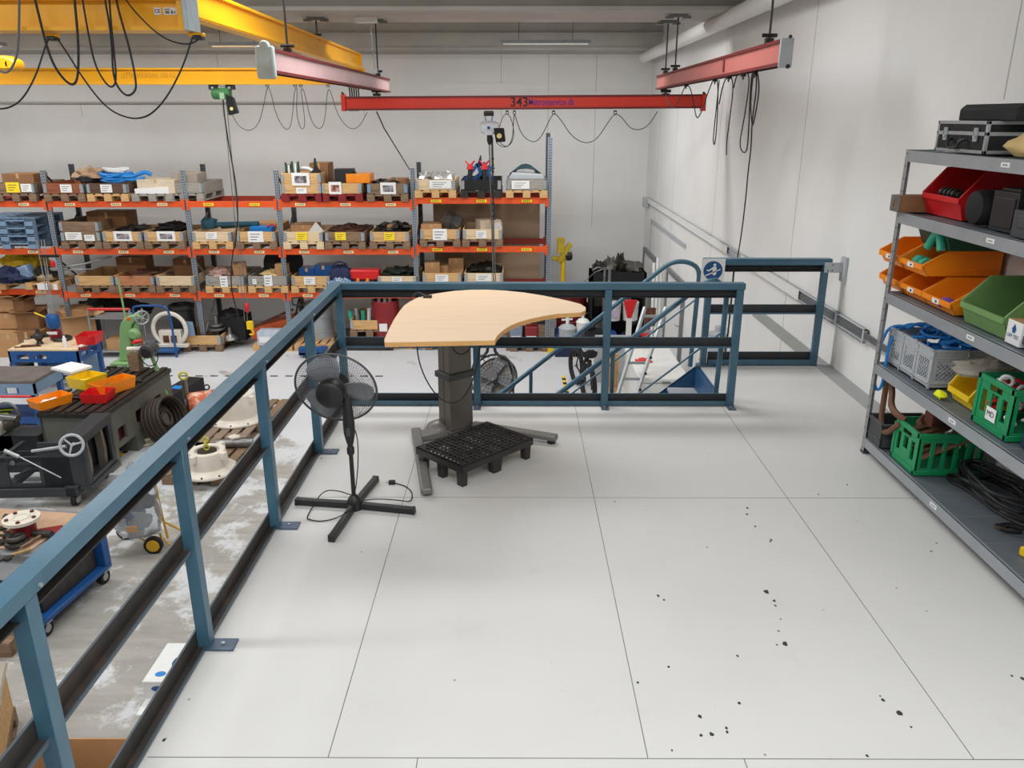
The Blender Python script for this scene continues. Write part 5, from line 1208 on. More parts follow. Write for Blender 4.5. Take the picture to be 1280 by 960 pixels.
# ================================================================ HALL FLOOR: things under and before the rack
def G(u, v, z=LF): return at(u, v, Z=z)
def spot(u, v): p = G(u, v); return (p.x, p.y, LF)
def fpal(label, u0, u1, v, mt=PINE, l=1.1, rz=0, y=None):
    y = RY0-.1 if y is None else y; a, b_ = at(u0, v, Y=y), at(u1, v, Y=y)
    r = T('pallet', label, 'pallet', ((a.x+b_.x)/2, y, LF), rz, 'wooden pallets on the hall floor'); m = MB(); pal(m, .8, l); m.build('boards', mt, r); return r
PZ = LF+.146
fpal('wooden pallet on the floor under the rack carrying a shaft and a black machine', 319, 362, 432)
fpal('wooden pallet on the floor under the rack carrying an orange crate', 372, 412, 432)
m = MB(); m.cyl((0,0,0),(0,0,.55),.05,14).cyl((0,0,.06),(0,0,.12),.16,20).cyl((0,0,.26),(0,0,.30),.18,20).cyl((0,0,.34),(0,0,.38),.15,20); part_thing('flanged_shaft', 'upright steel shaft with round flanges on a pallet under the rack', 'shaft', m, STEEL, (at(272,420,Y=15.95).x, 15.95, PZ))
m = MB(); m.b(-.3,.3,-.25,.25,0,.5); m.blob((0,0,.5),.28,.25,.12,.2,4,3,14); m.lathe([(.16,0),(.14,.05),(.05,.12),(.02,.25)], (-.0,-.32,.05), n=16, m=1); part_thing('black_machine', 'black machine with a silver cone on the pallet under the rack', 'machine', m, [BLKM, STEEL], (at(293,415,Y=16.2).x, 16.25, PZ), bevel=.03)
m = MB(); m.prism([(-.5,0),(.45,0),(.55,.4),(.35,.45),(-.3,.28),(-.5,.2)], 0, .55, 'xz'); m.bar((-.45,.1,.25),(.4,.1,.62),.05,.05,1); part_thing('orange_crate', 'dark orange scrap skip with red-brown rods under the rack', 'crate', m, [mat('dirty_orange',(186,84,34),.6,0,.2,6), RUST], (at(343,412,Y=16.1).x, 16.1, PZ))
m = MB(); m.b(-.26,.26,-.15,.2,0,.28); m.b(-.22,-.0,-.153,-.15,.06,.18,1); part_thing('pale_crate', 'pale blue-grey crate in front of the orange skip under the rack', 'crate', m, [mat('pale_blue_grey',(186,196,208),.5), PAPER], (at(341,425,Y=15.8).x+.0, 15.78, PZ), bevel=.01)
# column of the empty pallet box with the chemical drum
pbox('low pine box on the floor beneath the second upright with a machine in it', 236, LF, 'PINE', 'PINED', None, y=RY0-.15)
m = MB(); m.lathe([(.0,0),(.22,.0),(.24,.05),(.24,.62),(.26,.64),(.26,.72),(.2,.74),(.19,.66),(.0,.66)], n=28); part_thing('black_barrel', 'dark open-topped barrel standing in the low pine box under the rack', 'barrel', m, mat('wrapped_black',(50,52,50),.35,0,.3,12), (at(229,400,Y=16.2).x, 16.2, LF+.15))
m = MB(); m.torus((0,0,.32),(0,1,0),.33,.045,32,8); m.b(-.22,.22,-.04,.1,-.03,.3).b(-.34,.34,-.06,.06,-.05,.02); m.b(-.14,-.02,-.055,-.04,.05,.2,1).b(.02,.14,-.055,-.04,.05,.2,1); part_thing('white_frame_machine', 'white round-topped machine frame under the rack left of the second upright', 'machine', m, [DWHT, RUST], (at(214,425,Y=15.5).x, 15.5, LF+.20), bevel=.008)
m = MB(); m.prism([(-.12,0),(.12,0),(.1,.28),(-.06,.3)], 0, .02, 'xz'); part_thing('blue_sheet', 'pale blue sheet hanging over the low pine box', 'sheet', m, LBLUE, (at(236,415,Y=15.6).x, 15.6, LF+.36))
# service trolley with red handle
r = T('shelf_trolley', 'chrome shelf trolley with a red handle in front of the rack', 'trolley', (at(148,425,Y=15.4).x, 15.2, LF))
for x in (-.4,.42):
    m = MB(); m.tube([(x,0,.1),(x-.02,0,.9),(x+.0,0,1.0)],.018,8); m.build('post', GALV, r); m = MB(); m.tube([(x,.5,.1),(x,.5,.9)],.018,8); m.build('post', GALV, r)
    for y in (0,.5): m = MB(); m.cyl((x-.02,y,.05),(x+.02,y,.05),.05,14); m.build('caster', RUBBER, r)
m = MB(); m.cyl((-.4,0,1.0),(.42,0,1.0),.028,10); m.build('push_handle', RED, r)
m = MB(); m.b(-.42,.44,0,.5,.12,.15).b(-.42,.44,0,.5,.80,.82); m.build('shelf', GALV, r)
cbox('cardboard box on the lower deck of the chrome trolley', r.location.x+.1, 15.45, LF+.15, .55, .4, .22, CARD)
m = MB(); m.tube([(0,0,0),(0,0,.85),(.0,.0,1.0),(.06,0,1.06),(.6,.0,1.06),(.68,0,1.0),(.72,0,.85),(.74,0,0)],.022,8,smooth=1); m.b(.0,.74,0,.8,.1,.14); part_thing('push_cart', 'blue tube-handled push cart in front of the rack', 'cart', m, CBLUE, (at(171,430,Y=15.2).x, 15.25, LF))
lump('engine_heap', 'dark machine parts stacked behind the trolleys under the rack', 'parts', at(150,400,Y=16.6).x, 16.4, LF+.6, BLKM, .7,.3,.30,.35,22)
# cardboard heap at far left
bx_ = [(6,392,.5,.4,.28,.1),(22,392,.35,.3,.24,-.2),(10,408,.45,.4,.3,.0),(33,404,.42,.4,.32,.15),(12,425,.6,.5,.5,.05),(36,424,.5,.5,.52,-.05),(2,428,.4,.4,.3,.2)]
nm = ['small open one at the upper left','small open one right of it','pale one in the middle row, left','brown one in the middle row, right','large one below at the left','large one below with a white label','one at the left edge']
zz_ = [.85,.85,.52,.52,0,0,0]
for k, (u, v, a, b_, c, rz) in enumerate(bx_):
    p = at(u, v, Y=15.6-.05*k if zz_[k] else 15.3); cbox('cardboard box in the heap under the rack, '+nm[k], p.x, p.y+.2, LF+zz_[k], a, b_, c, CARD if k % 2 == 0 else CARDD, rz, flaps=.6 if k in (0,1,3) else 0, tagw=(k == 5), group='cardboard boxes heaped under the rack')
m = MB(); m.lathe([(0,0),(.2,0),(.22,.03),(.22,.72),(0,.75)], n=24); part_thing('drum', 'dark drum behind the floor hoist under the rack', 'drum', m, STEELD, (at(50,420,Y=16.3).x, 16.3, LF))
# big tilted carton right of it
cbox('tilted open carton beside the red tray under the rack', at(97,415,Y=15.5).x, 15.6, LF+.35, .6, .7, .45, CARD, .5, flaps=.5)
# hanging balancer / hoist at left
hp = at(66,400,Y=13.6); r = T('chain_hoist', 'blue chain hoist with a red drum hanging at the left over the blue table', 'hoist', (hp.x, 13.6, hp.z))
m = MB(); m.lathe([(0,0),(.09,.0),(.11,.04),(.11,.2),(.09,.24),(0,.25)], (0,0,-.14), n=20); m.build('blue_body', CBLUE, r)
m = MB(); m.lathe([(0,0),(.09,0),(.1,.2),(.09,.26),(0,.27)], (0,0,-.44), n=20); m.b(-.09,.09,-.105,-.09,-.24,-.19,1); m.build('red_body', [REDD, PAPER], r, bevel=.004)
m = MB(); m.tube([(-.1,0,-.1),(-.12,0,.05),(-.3,0,.13)],.014,8); m.build('lever', YEL, r)
top_ = at(50,300,Y=13.6)-r.location
m = MB()
for dx in (-.06,.02,.07): m.cyl((dx*.3,0,.1),(top_.x+dx,0,top_.z),.008,6)
m.build('load_chain', GALV, r)
m = MB(); q = at(60,320,Y=13.6)-r.location; m.b(q.x-.12,q.x+.18,-.03,.03,q.z-.02,q.z+.02); m.build('guide_bar', BLK, r)
m = MB(); q = at(66,330,Y=13.6)-r.location; m.lathe([(0,0),(.04,.02),(.04,.09),(.01,.12)], (q.x,0,q.z-.06), n=14); m.build('red_knob', RED, r)
# ---- blue welding table
Zt_ = -1.55
A, B_, C_, D_ = G(9,437,Zt_), G(91,440,Zt_), G(122,424,Zt_), G(46,421,Zt_)
r = T('work_table', 'blue steel work table with a wooden top at the far left of the hall', 'table', (A.x, A.y, LF))
w_ = B_.x-A.x+.0; d_ = C_.y-B_.y
m = MB(); m.b(0,w_,0,d_,.80,.83); m.build('wooden_top', PINEP, r, bevel=.004)
m = MB(); m.panel(0,w_,.60,.80,-.0,.03,[(.14,.34,.66,.74),(.44,.64,.66,.74)],'xz').panel(0,w_,.60,.80,d_-.03,d_,[(.14,.34,.66,.74),(.44,.64,.66,.74)],'xz').panel(0,d_,.60,.80,w_-.03,w_,[(.1,.3,.66,.74),(.42,.62,.66,.74)],'yz').b(0,.03,0,d_,.60,.80)
m.build('apron', CBLUE, r)
for x in (.01,w_-.08):
    for y in (.01,d_-.08): m = MB(); m.b(x,x+.07,y,y+.07,0,.60); m.build('leg', CBLUE, r)
tz = LF+.83
def on(u, v, z=tz): return G(u, v, z)
def tray(name, label, mt, L, W, H, loc, rz=0, group=None, fill=None):
    r = T(name, label, 'bin', loc, rz, group); m = MB(); t = .006
    m.b(-L/2,L/2,-W/2,W/2,0,t)
    def sideq(P, Q):
        (x0,y0),(x1,y1) = P, Q; k = 1.12
        m.add([(x0,y0,0),(x1,y1,0),(x1*k,y1*k,H),(x0*k,y0*k,H),(x0*.96,y0*.96,0),(x1*.96,y1*.96,0),(x1*k*.96,y1*k*.96,H),(x0*k*.96,y0*k*.96,H)], [(0,1,2,3),(5,4,7,6),(3,2,6,7),(0,3,7,4),(1,5,6,2),(0,4,5,1)])
    c = [(-L/2,-W/2),(L/2,-W/2),(L/2,W/2),(-L/2,W/2)]
    for i in range(4): sideq(c[i], c[(i+1) % 4])
    m.build('bin_body', mt, r)
    if fill:
        f = MB(); f.blob((0,0,.02),L*.42,W*.42,H*.5,.25,6,3,12); f.build('contents', fill, r)
    return r
p = on(106,430); tray('parts_tray', 'large red plastic tray on the blue work table', RED, .3, .34, .16, (p.x+.05, p.y+.1, tz), .1, fill=LGREY)
p = on(110,437); m = MB(); m.b(-.06,.06,-.04,.04,0,.05,0).b(-.055,.0,-.035,.035,.05,.08,1); part_thing('small_block', 'dark red small box with a white top beside the red tray', 'box', m, [REDD, PAPER], (p.x-.08, p.y, tz))
p = on(82,434); m = MB(); m.lathe([(.03,0),(.032,.01),(.032,.15),(.02,.17),(.018,.2),(0,.2)], n=16); part_thing('spray_can', 'white spray can standing on the blue work table', 'can', m, PAPER, (p.x, p.y, tz))
p = on(50,430); m = MB(); m.lathe([(.0,0),(.06,0),(.04,.06),(.07,.1),(.1,.12),(.09,.17),(.04,.2),(.03,.27),(0,.28)], n=18); m.bar((-.14,0,.12),(.14,.05,.14),.05,.05); part_thing('steel_casting', 'dark steel casting standing on the blue work table', 'casting', m, STEELD, (p.x, p.y, tz))
p = on(80,424); m = MB(); m.torus((0,0,.03),(0,0,1),.13,.035,24,8).cyl((0,0,0),(0,0,.05),.08,16); part_thing('round_fitting', 'flat dark round fitting at the back of the blue work table', 'fitting', m, STEELD, (p.x, p.y-.05, tz))
p = on(35,434); m = MB(); m.bar((-.2,-.05,.01),(.2,.05,.01),.02,.02).bar((-.15,.06,.01),(.15,.09,.01),.03,.02); part_thing('steel_rods', 'steel rods lying at the left of the blue work table', 'rods', m, RUST, (p.x, p.y, tz))
m = MB(); m.lathe([(0,0),(.16,0),(.18,.03),(.18,.35),(.0,.35)], n=20); part_thing('blue_tub', 'dark blue tub under the right end of the blue work table', 'tub', m, CBLUE, (G(103,455).x, 13.9, LF))
m = MB(); m.b(-.14,.14,-.14,.14,0,.42); part_thing('grey_can', 'pale blue-grey canister beside the blue tub', 'canister', m, LBLUE, (G(128,458).x, G(128,458).y-.3, LF), .2, bevel=.02)
m = MB(); m.lathe([(0,0),(.17,0),(.19,.4),(.0,.4)], n=20); part_thing('black_bucket', 'black bucket under the middle of the blue work table', 'bucket', m, BLKM, (G(68,460).x, 13.6, LF))
# ---- grey bench at the left edge
A, B_ = G(-20,476,-1.55), G(42,476,-1.55)
r = T('work_table', 'grey-topped blue bench cut by the left edge of the picture', 'table', (B_.x, A.y, LF))
d_ = .75
m = MB(); m.b(-1.6,0,0,d_,.78,.83); m.build('table_top', mat('worn_bench_top',(112,104,98),.5,.2,.15,5), r, bevel=.004)
m = MB(); m.panel(-1.6,0,.58,.78,0,.03,[(-.45,-.25,.62,.72),(-.9,-.7,.62,.72)],'xz').b(-.03,0,0,d_,.62,.78); m.build('apron', LBLUE, r)
for y in (0,d_-.07):
    m = MB(); m.b(-.08,-.01,y,y+.07,0,.6); m.build('leg', CBLUE, r)
m = MB(); m.b(-1.5,0,.05,d_,.12,.18); m.build('lower_shelf', CBLUE, r)
m = MB()
for k in range(6): m.bar((-.1+.02*k,-.1*k*.3,.05+.02*k),(.8,-.3+.06*k,.12+.01*k),.05,.02,k % 2)
part_thing('strap_heap', 'lime green and dark straps heaped on the floor between the two tables', 'straps', m, [mat('lime_strap',(190,206,50),.7), BLKM], (G(48,480).x, 11.6, LF+.1))
# ---- planer bed machine
p0, p1 = G(60,512,-1.5), G(130,512,-1.5)
r = T('machine_bed', 'long grey-green slotted machine bed covered with coloured bins', 'machine', (p1.x+.02, p1.y-.1, LF))
Wb, Lb = .86, 2.0
r.rotation_euler.z = math.atan2(-(G(197,467,-1.5).x-p1.x), (G(197,467,-1.5).y-p1.y))
m = MB(); m.panel(.0,Lb,.25,.80,-.04,0,[(.30,.52,.32,.52),(.82,1.04,.38,.58),(1.40,1.62,.38,.58)],'yz',0)
m.b(-Wb,-.04,0,.04,.1,.80,0).b(-Wb,-Wb+.04,0,Lb,.1,.80,0).b(-Wb,-.04,Lb-.04,Lb,.1,.80,0).b(-Wb,-.3,.05,Lb,.1,.16,0)
for y in (.0,.75,1.55): m.b(-Wb+.1,-.0,y,y+.25,0,.25,0)
m.b(-.12,-.10,.1,Lb-.1,.28,.78,1); m.build('bed_body', [MOLV, mat('oxide_red',(104,44,34),.7)], r)
m = MB()
m.b(-Wb-.02,.03,-.02,Lb,.80,.86,0)
for k in range(6):
    x = -Wb+.06+k*.14; m.b(x,x+.09,0,Lb-.02,.86,.885,0)
m.build('slotted_top', STEELD, r)
m = MB(); m.b(-.52,-.25,-.02,.0,.35,.62,0); m.b(-.50,-.27,-.03,-.02,.40,.55,1); m.build('access_panel', [MOLV, STEELD], r)
bt_ = LF+.886
p = G(64,506,bt_); tray('storage_bin', 'orange bin holding a white sheet on the machine bed, the nearest one', ORANGE, .26, .42, .12, (p.x, p.y, bt_), -.55, 'bins on the machine bed', fill=PAPER)
p = G(119,503,bt_); tray('storage_bin', 'bright red bin at the front right of the machine bed', RED, .32, .28, .13, (p.x, p.y+.1, bt_), .05, 'bins on the machine bed')
p = G(110,482,bt_); tray('storage_bin', 'yellow bin on the machine bed beside the white plate', YEL, .34, .34, .16, (p.x, p.y, bt_), -.4, 'bins on the machine bed', fill=YEL)
p = G(142,488,bt_); tray('storage_bin', 'orange bin with bolts in it at the right of the machine bed', ORANGE, .26, .5, .16, (p.x, p.y, bt_), -.5, 'bins on the machine bed', fill=STEEL)
p = G(93,476,bt_); m = MB(); m.b(-.24,.22,-.17,.17,.18,.22).prism([(-.18,.18),(.15,.18),(.08,.1),(-.1,.1)],-.08,.08,'xz').b(-.06,.05,-.05,.05,0,.12); part_thing('scale_platform', 'white-topped weighing platform standing on the machine bed', 'scale', m, PAPER, (p.x, p.y, bt_), -.45, bevel=.006)
for k in range(7):
    u, v = ((84,492),(88,500),(96,497),(128,478),(150,470),(165,478),(136,462))[k]; p = G(u, v, bt_)
    m = MB(); random.seed(50+k); m.tube([(random.uniform(-.1,0),-.08,.02),(0,0,.03),(random.uniform(0,.12),.1,.02)],.02,8); m.cyl((0,0,0),(0,0,.05),.035,12)
    part_thing('machine_part', 'dark loose steel fitting on the machine bed, %s' % ['left of the white plate post','behind the nearest orange bin','left of the red bin','between the yellow and the orange bin','behind the bolt bin','at the right rim','at the far end'][k], 'fitting', m, STEELD, (p.x, p.y, bt_), random.uniform(-1,1), group='loose fittings on the machine bed')
# ---- green arbor press / saw and the grinder on its post
p = G(162,452,-1.50); Yg = 12.35
def pg2(u, v): return at(u, v, Y=Yg)
r = T('arbor_press', 'tall pale green press with a silver handwheel behind the machine bed', 'press', (pg2(162,458).x, Yg, LF))
def L2(u, v): q = pg2(u, v)-r.location; return (q.x, q.z)
m = MB(); m.prism([L2(*q) for q in ((152,450),(152,410),(154,402),(159,396),(166,393),(172,393),(172,400),(168,404),(166,412),(166,430),(168,450))], -.09, .09, 'xz')
m.prism([L2(*q) for q in ((166,412),(169,403),(172,402),(173,412),(173,430),(168,436))], -.05, .05, 'xz'); m.build('column', MGRN, r, bevel=.02, seg=2)
b0 = L2(144,448); b1 = L2(176,452)
m = MB(); m.b(b0[0],b1[0],-.2,.2,b1[1]-.02,b1[1]+.03); m.build('base_plate', MGRN, r, bevel=.01)
for x in (b0[0]+.03,b1[0]-.09):
    for y in (-.18,.12): m = MB(); m.b(x,x+.05,y,y+.05,0,b1[1]-.02); m.build('leg', MGRN, r)
hc = L2(179,396); m = MB(); c0 = Vector((hc[0],-.05,hc[1])); axw = Vector((.75,-.66,0)); m.torus(c0,axw,.105,.014,28,8); m.cyl(c0-axw*.02,c0+axw*.03,.025,12)
xw = axw.normalized().orthogonal(); yw = axw.normalized().cross(xw)
for k in range(5): a = 2*PI*k/5; m.cyl(c0, c0+(xw*math.cos(a)+yw*math.sin(a))*.1, .008, 8)
m.build('handwheel', GALV, r)
m = MB(); q = L2(172,395); m.cyl((q[0]-.02,0,q[1]),tuple(c0),.035,14); m.lathe([(.06,-.08),(.1,0),(.06,.08)], (L2(171,416)[0],-.08,L2(171,416)[1]), (0,1,0), 18); m.build('spindle', MGRN, r)
m = MB(); q = L2(156,392); m.cyl((q[0],0,q[1]-.1),(q[0]-.02,0,q[1]+.55),.016,8); m.build('oil_rod', MGRN, r)
m = MB(); q = L2(164,397); m.cyl((q[0],-.091,q[1]),(q[0],-.096,q[1]),.03,16); m.build('orange_badge', mat('badge_orange',(232,96,30)), r)
q = G(170,466,bt_); rg = T('grinder_post', 'grey motor grinder with a red grip on a wooden post of the machine bed', 'grinder', (at(170,460,Y=11.6).x, 11.6, bt_))
def L3_(u, v): z = at(u, v, Y=11.6)-rg.location; return (z.x, z.z)
a = L3_(164,462); b_ = L3_(176,441); m = MB(); m.b(a[0],L3_(174,441)[0],-.07,.07,0,b_[1]); m.build('post', PINED, rg, bevel=.01)
c = L3_(187,437); m = MB(); m.cyl((c[0],-.14,c[1]),(c[0],.12,c[1]),.105,24).cyl((c[0],-.16,c[1]),(c[0],-.14,c[1]),.07,24,1); m.build('motor', [DGREY, BLK], rg, bevel=.01)
a = L3_(160,436); b_ = L3_(182,435); m = MB(); m.cyl((a[0],-.02,a[1]),(b_[0],-.02,b_[1]),.035,14); m.build('arbor', DWHT, rg)
a = L3_(170,427); b_ = L3_(181,425); m = MB(); m.lathe([(.012,-.03),(.02,0),(.034,.03),(.034,.09),(.02,.13),(.012,.15)], (a[0]-.02,-.05,a[1]), (b_[0]-a[0],0,b_[1]-a[1]), 14); m.build('grip', RED, rg)
m = MB(); m.tube([(c[0]+.08,-.05,c[1]+.05),(c[0]+.15,-.05,c[1]-.05),(c[0]+.1,-.05,c[1]-.22),(c[0]-.05,-.05,c[1]-.26),(c[0]-.15,-.05,c[1]-.1)],.008,6,smooth=2); m.build('power_cable', CAB, rg)
m = MB(); m.bar((c[0]+.02,.0,c[1]-.1),(c[0]+.2,.0,-.6),.05,.04); m.build('strut', MGRN, rg)
# ---- black wheeled machine
Ym = 8.85; c1_ = G(93,632); c2_ = G(122,600)
r = T('wheeled_machine', 'dark grey wheeled lifting machine with a white handwheel in the left of the hall', 'machine', (c1_.x, c1_.y, LF), .06)
DM = mat('machine_dark_grey', (52,56,60), .4, .2, .08, 6)
m = MB(); m.b(-1.7,.08,-.04,.08,.14,.26).b(-1.7,.08,.72,.84,.14,.26).b(-.06,.10,-.04,.84,.14,.28).b(-1.4,-1.28,0,.8,.14,.24).b(-.9,-.8,0,.8,.14,.22); m.build('base_frame', DM, r, bevel=.008)
m = MB(); m.panel(-1.7,.05,.26,.66,0,.02,[(-1.05,-.90,.40,.54),(-.70,-.34,.32,.56),(-1.6,-1.2,.36,.50)],'xz').b(-.30,.20,.0,.03,.26,.85).b(-1.7,-.30,.0,.05,.60,.66).b(-1.7,.05,.78,.80,.26,.42).b(-1.7,-1.64,.0,.8,.5,.56).b(-.95,-.89,.0,.8,.5,.56)
for k in range(3): m.bar((-.66,.03,.36+.02*k),(-.40+.03*k,.03,.52),.02,.03)
m.build('side_frame', DM, r, bevel=.004)
m = MB(); m.panel(0,.80,.24,.85,.20,.24,[(.09,.70,.32,.80)],'yz').b(.02,.26,.0,.80,.85,.93).b(.02,.24,.78,.80,.24,.85).b(.02,.05,.55,.80,.24,.85).b(.0,.26,.0,.8,.2,.26); m.build('end_portal', DM, r, bevel=.005)
m = MB()
for y in (.18,.60): m.prism([(y-.03,.3),(y+.03,.3),(y+.07,.6),(y+.02,.95),(y-.03,.95),(y+.0,.6)], .10, .19, 'yz', M=Matrix.Translation((0,0,-.1)))
m.build('roller_jaw', mat('jaw_brown_grey',(120,112,98),.5,.3), r)
hc = Vector((.17,-.12,.86)); m = MB(); aw = Vector((.25,-1,.25)).normalized(); m.torus(hc,aw,.125,.018,32,8); xw = aw.orthogonal().normalized(); yw = aw.cross(xw)
for k in range(3): a = 2*PI*k/3+.5; m.cyl(hc, hc+(xw*math.cos(a)+yw*math.sin(a))*.12, .012, 8)
m.cyl(hc, hc-aw*.12, .02, 10); m.build('handwheel', LGREY, r)
m = MB(); m.cyl((-.35,-.04,.76),(.08,-.08,.83),.020,12); m.cyl((-.66,-.05,.78),(-.50,-.06,.70),.024,12); m.cyl((-.50,-.06,.70),(-.05,-.08,.42),.009,8); m.build('crank_rod', GALV, r)
m = MB(); m.prism([(-.6,.50),(-.20,.50),(-.02,.78),(-.2,.78)], .12, .6, 'xz'); m.build('cover', DM, r, bevel=.02)
for (x, y) in ((.02,.02),(.04,.80)):
    m = MB(); m.b(x-.05,x+.05,y-.02,y+.05,.11,.14,1).b(x-.045,x-.035,y-.02,y+.05,.04,.12,1).b(x+.035,x+.045,y-.02,y+.05,.04,.12,1).cyl((x-.03,y,.075),(x+.03,y,.075),.075,20,0).cyl((x-.032,y,.075),(x+.032,y,.075),.045,16,2); m.build('caster', [RUBBER, GALV, LGREY], r)
for x in (-1.5,-1.1): m = MB(); m.b(x-.1,x+.1,-.06,.1,.0,.14); m.build('foot_block', DM, r)
for x in (-1.55,-1.2,-.9,-.62):
    m = MB(); m.cyl((x,-.005,.60),(x,-.02,.60),.03,12); m.build('bolt', STEEL, r)
# cluster left of it: welding head with white box
p = at(8,527,Y=10.0); r = T('drilling_head', 'white and steel drill head with a hoop handle at the left edge of the hall', 'machine', (p.x-.1, 10.0, LF))
z0 = p.z-LF; m = MB(); m.b(-.35,.08,-.15,.15,z0-.16,z0+.03); m.build('white_box', DWHT, r, bevel=.02)
m = MB(); m.b(-.3,.2,-.1,.2,0.0,z0-.16); m.build('stand', DM, r, bevel=.01)
m = MB(); m.tube([(-.0,0,z0+.03),(-.0,0,z0+.18),(.1,0,z0+.28),(.25,0,z0+.25),(.3,0,z0+.1)],.018,8,smooth=2); m.cyl((-.1,0,z0+.08),(.3,-.05,z0+.06),.05,14); m.cyl((.15,-.1,z0-.05),(.3,-.1,z0+.02),.06,14,1); m.build('hoop_handle', [STEEL, STEELD], r)
m = MB(); m.cyl((-.0,0,z0+.36),(.5,0,z0+.36),.018,10); m.build('red_bar', RED, r)
m = MB(); m.cyl((.55,.1,0),(.55,.1,z0+.2),.012,8).b(.35,.6,.05,.15,z0-.3,z0-.27).b(-.2,.55,-.1,.3,.0,.5); m.build('frame', DM, r)
# ---- parts trolley bottom left
A, B_, C_, D_ = G(0,692,-1.55), G(34,694,-1.55), G(78,641,-1.55), G(30,622,-1.55)
r = T('parts_trolley', 'grey bench on a blue wheeled trolley carrying flanges at the left edge', 'trolley', (B_.x, B_.y, LF), -.12)
m = MB(); m.b(-1.2,.05,0,.85,.76,.82,0); m.b(-1.1,-.03,.08,.80,.82,.832,1); m.build('bench_top', [MGREY, mat('tan_board',(184,150,122),.8,0,.1,8)], r, bevel=.008)
m = MB(); m.b(-1.1,.0,.05,.8,.5,.76); m.b(-1.1,.02,.02,.83,.20,.50,1); m.build('cabinet', [LGREY, STEELD], r, bevel=.01)
m = MB(); m.b(-1.3,.10,-.10,.95,.15,.20).b(-1.3,.10,-.10,-.07,.2,.25).b(-.02,.10,.85,.95,.2,.62); m.build('trolley_deck', CBLUE, r, bevel=.006)
for (x, y) in ((.04,-.02),(.04,.86),(-1.2,-.02)):
    m = MB(); m.cyl((x-.03,y,.075),(x+.03,y,.075),.075,20,0).cyl((x-.032,y,.075),(x+.032,y,.075),.04,14,1).b(x-.05,x+.05,y-.03,y+.05,.13,.15,1); m.build('caster', [RUBBER, GALV], r)
z8 = LF+.833
p = G(31,668,z8+.0); m = MB(); m.cyl((0,0,0),(0,0,.15),.11,24,1).cyl((0,0,.15),(0,0,.18),.16,28,0).torus((0,0,.18),(0,0,1),.07,.012,20,6,0)
for k in range(5): a = 2*PI*k/5; m.cyl((math.cos(a)*.12,math.sin(a)*.12,.18),(math.cos(a)*.12,math.sin(a)*.12,.195),.018,8,2)
part_thing('pump_flange', 'large flange with a pale top and dark red body on the parts trolley', 'flange', m, [DWHT, REDD, RUST], (p.x, p.y, z8))
p = G(42,672,z8); m = MB(); m.b(-.1,.1,-.08,.08,0,.02); part_thing('red_plate', 'red plate lying beside the large flange', 'plate', m, REDD, (p.x+.1, p.y+.1, z8), .4)
for (u, v, R1, lb_) in ((22,683,.11,'lower wider one'),(25,676,.09,'upper one')):
    p = G(u, v, z8); dz = 0 if R1 > .1 else .05
    m = MB(); m.torus((0,0,.025),(0,0,1),R1-.03,.025,28,8); m.cyl((0,0,.0),(0,0,.03),R1*.6,20)
    part_thing('bearing_ring', 'dark steel ring on the parts trolley, '+lb_, 'ring', m, STEELD, (G(22,681,z8).x, G(22,681,z8).y, z8+dz), group='steel rings on the parts trolley')
p = G(48,672,z8); m = MB(); m.cyl((-.02,-.14,.03),(.04,.1,.03),.014,8,1).cyl((-.05,.12,.035),(.13,.10,.035),.035,14,0); part_thing('hammer', 'sledge hammer lying on the parts trolley', 'hammer', m, [STEELD, PINED], (p.x, p.y-.1, z8))
p = G(27,692,z8); m = MB(); m.cyl((-.06,-.05,.015),(.06,.05,.015),.015,10); part_thing('brass_pin', 'short brass pin on the parts trolley', 'pin', m, mat('brass',(190,160,110),.4,.6), (p.x, p.y, z8))
p = G(14,655,z8); m = MB(); m.tube([(0,0,.06),(.08,0,.05),(.14,-.02,.03),(.2,-.06,.03)],[.05,.03,.025,.02],10); part_thing('pipe_elbow', 'rust-brown pipe elbow behind the rings on the parts trolley', 'pipe', m, STEELD, (p.x-.05, p.y, z8))
for k in range(5):
    u, v = ((4,662),(8,672),(3,680),(12,668),(10,700))[k]; p = G(u, v, z8); random.seed(70+k)
    m = MB(); m.cyl((0,0,0),(0,0,.03),.035,8).bar((-.08,0,.01),(.05,.04,.01),.02,.015); part_thing('steel_fitting', 'small oily fitting on the parts trolley, %s' % ['at the back edge','left of the rings','far left','behind the rings','near the front edge'][k], 'fitting', m, STEELD, (p.x, p.y, z8), random.uniform(-1,1), group='small fittings on the parts trolley')
# ---- yellow hand trolley with plastic sack
p = G(192,690); r = T('sack_trolley', 'yellow two-wheeled trolley holding a clear sack of rubbish on the hall floor', 'trolley', (p.x, p.y, LF), .1)
ht = 1.0
m = MB()
for dx in (0,.07): m.tube([(.06+dx,.12,.10),(.02+dx,.14,.5),(.0+dx,.15,.85),(-.08+dx*3,.12,.92)],.014,8,smooth=1)
m.tube([(.08,.12,.10),(.15,.08,.04),(.42,.10,.03)],.012,8); m.tube([(.1,.14,.3),(.3,.2,.12),(.42,.1,.03)],.012,8)
m.tube([(-.12,.1,.92),(-.05,-.1,.96),(.25,-.1,1.02),(.32,.15,1.03),(.2,.3,.98),(-.05,.3,.95)],.012,8,closed=True); m.cyl((-.40,.34,.09),(.02,0,.09),.012,8)
m.build('tube_frame', mat('trolley_ochre',(206,156,30),.4), r)
for x, y in ((.02,-.02),(-.40,.34)):
    m = MB(); m.cyl((x,y-.025,.10),(x,y+.025,.10),.10,24,0).cyl((x,y-.03,.10),(x,y+.03,.10),.07,20,1); m.build('wheel', [RUBBER, mat('wheel_ochre',(216,166,30),.5)], r)
m = MB(); m.blob((-.13,.08,.50),.25,.22,.48,.12,2.2,4,26); m.build('clear_sack', mat('clear_sack', (226,232,236), .15, 0, .1, 7, trans=.82), r)
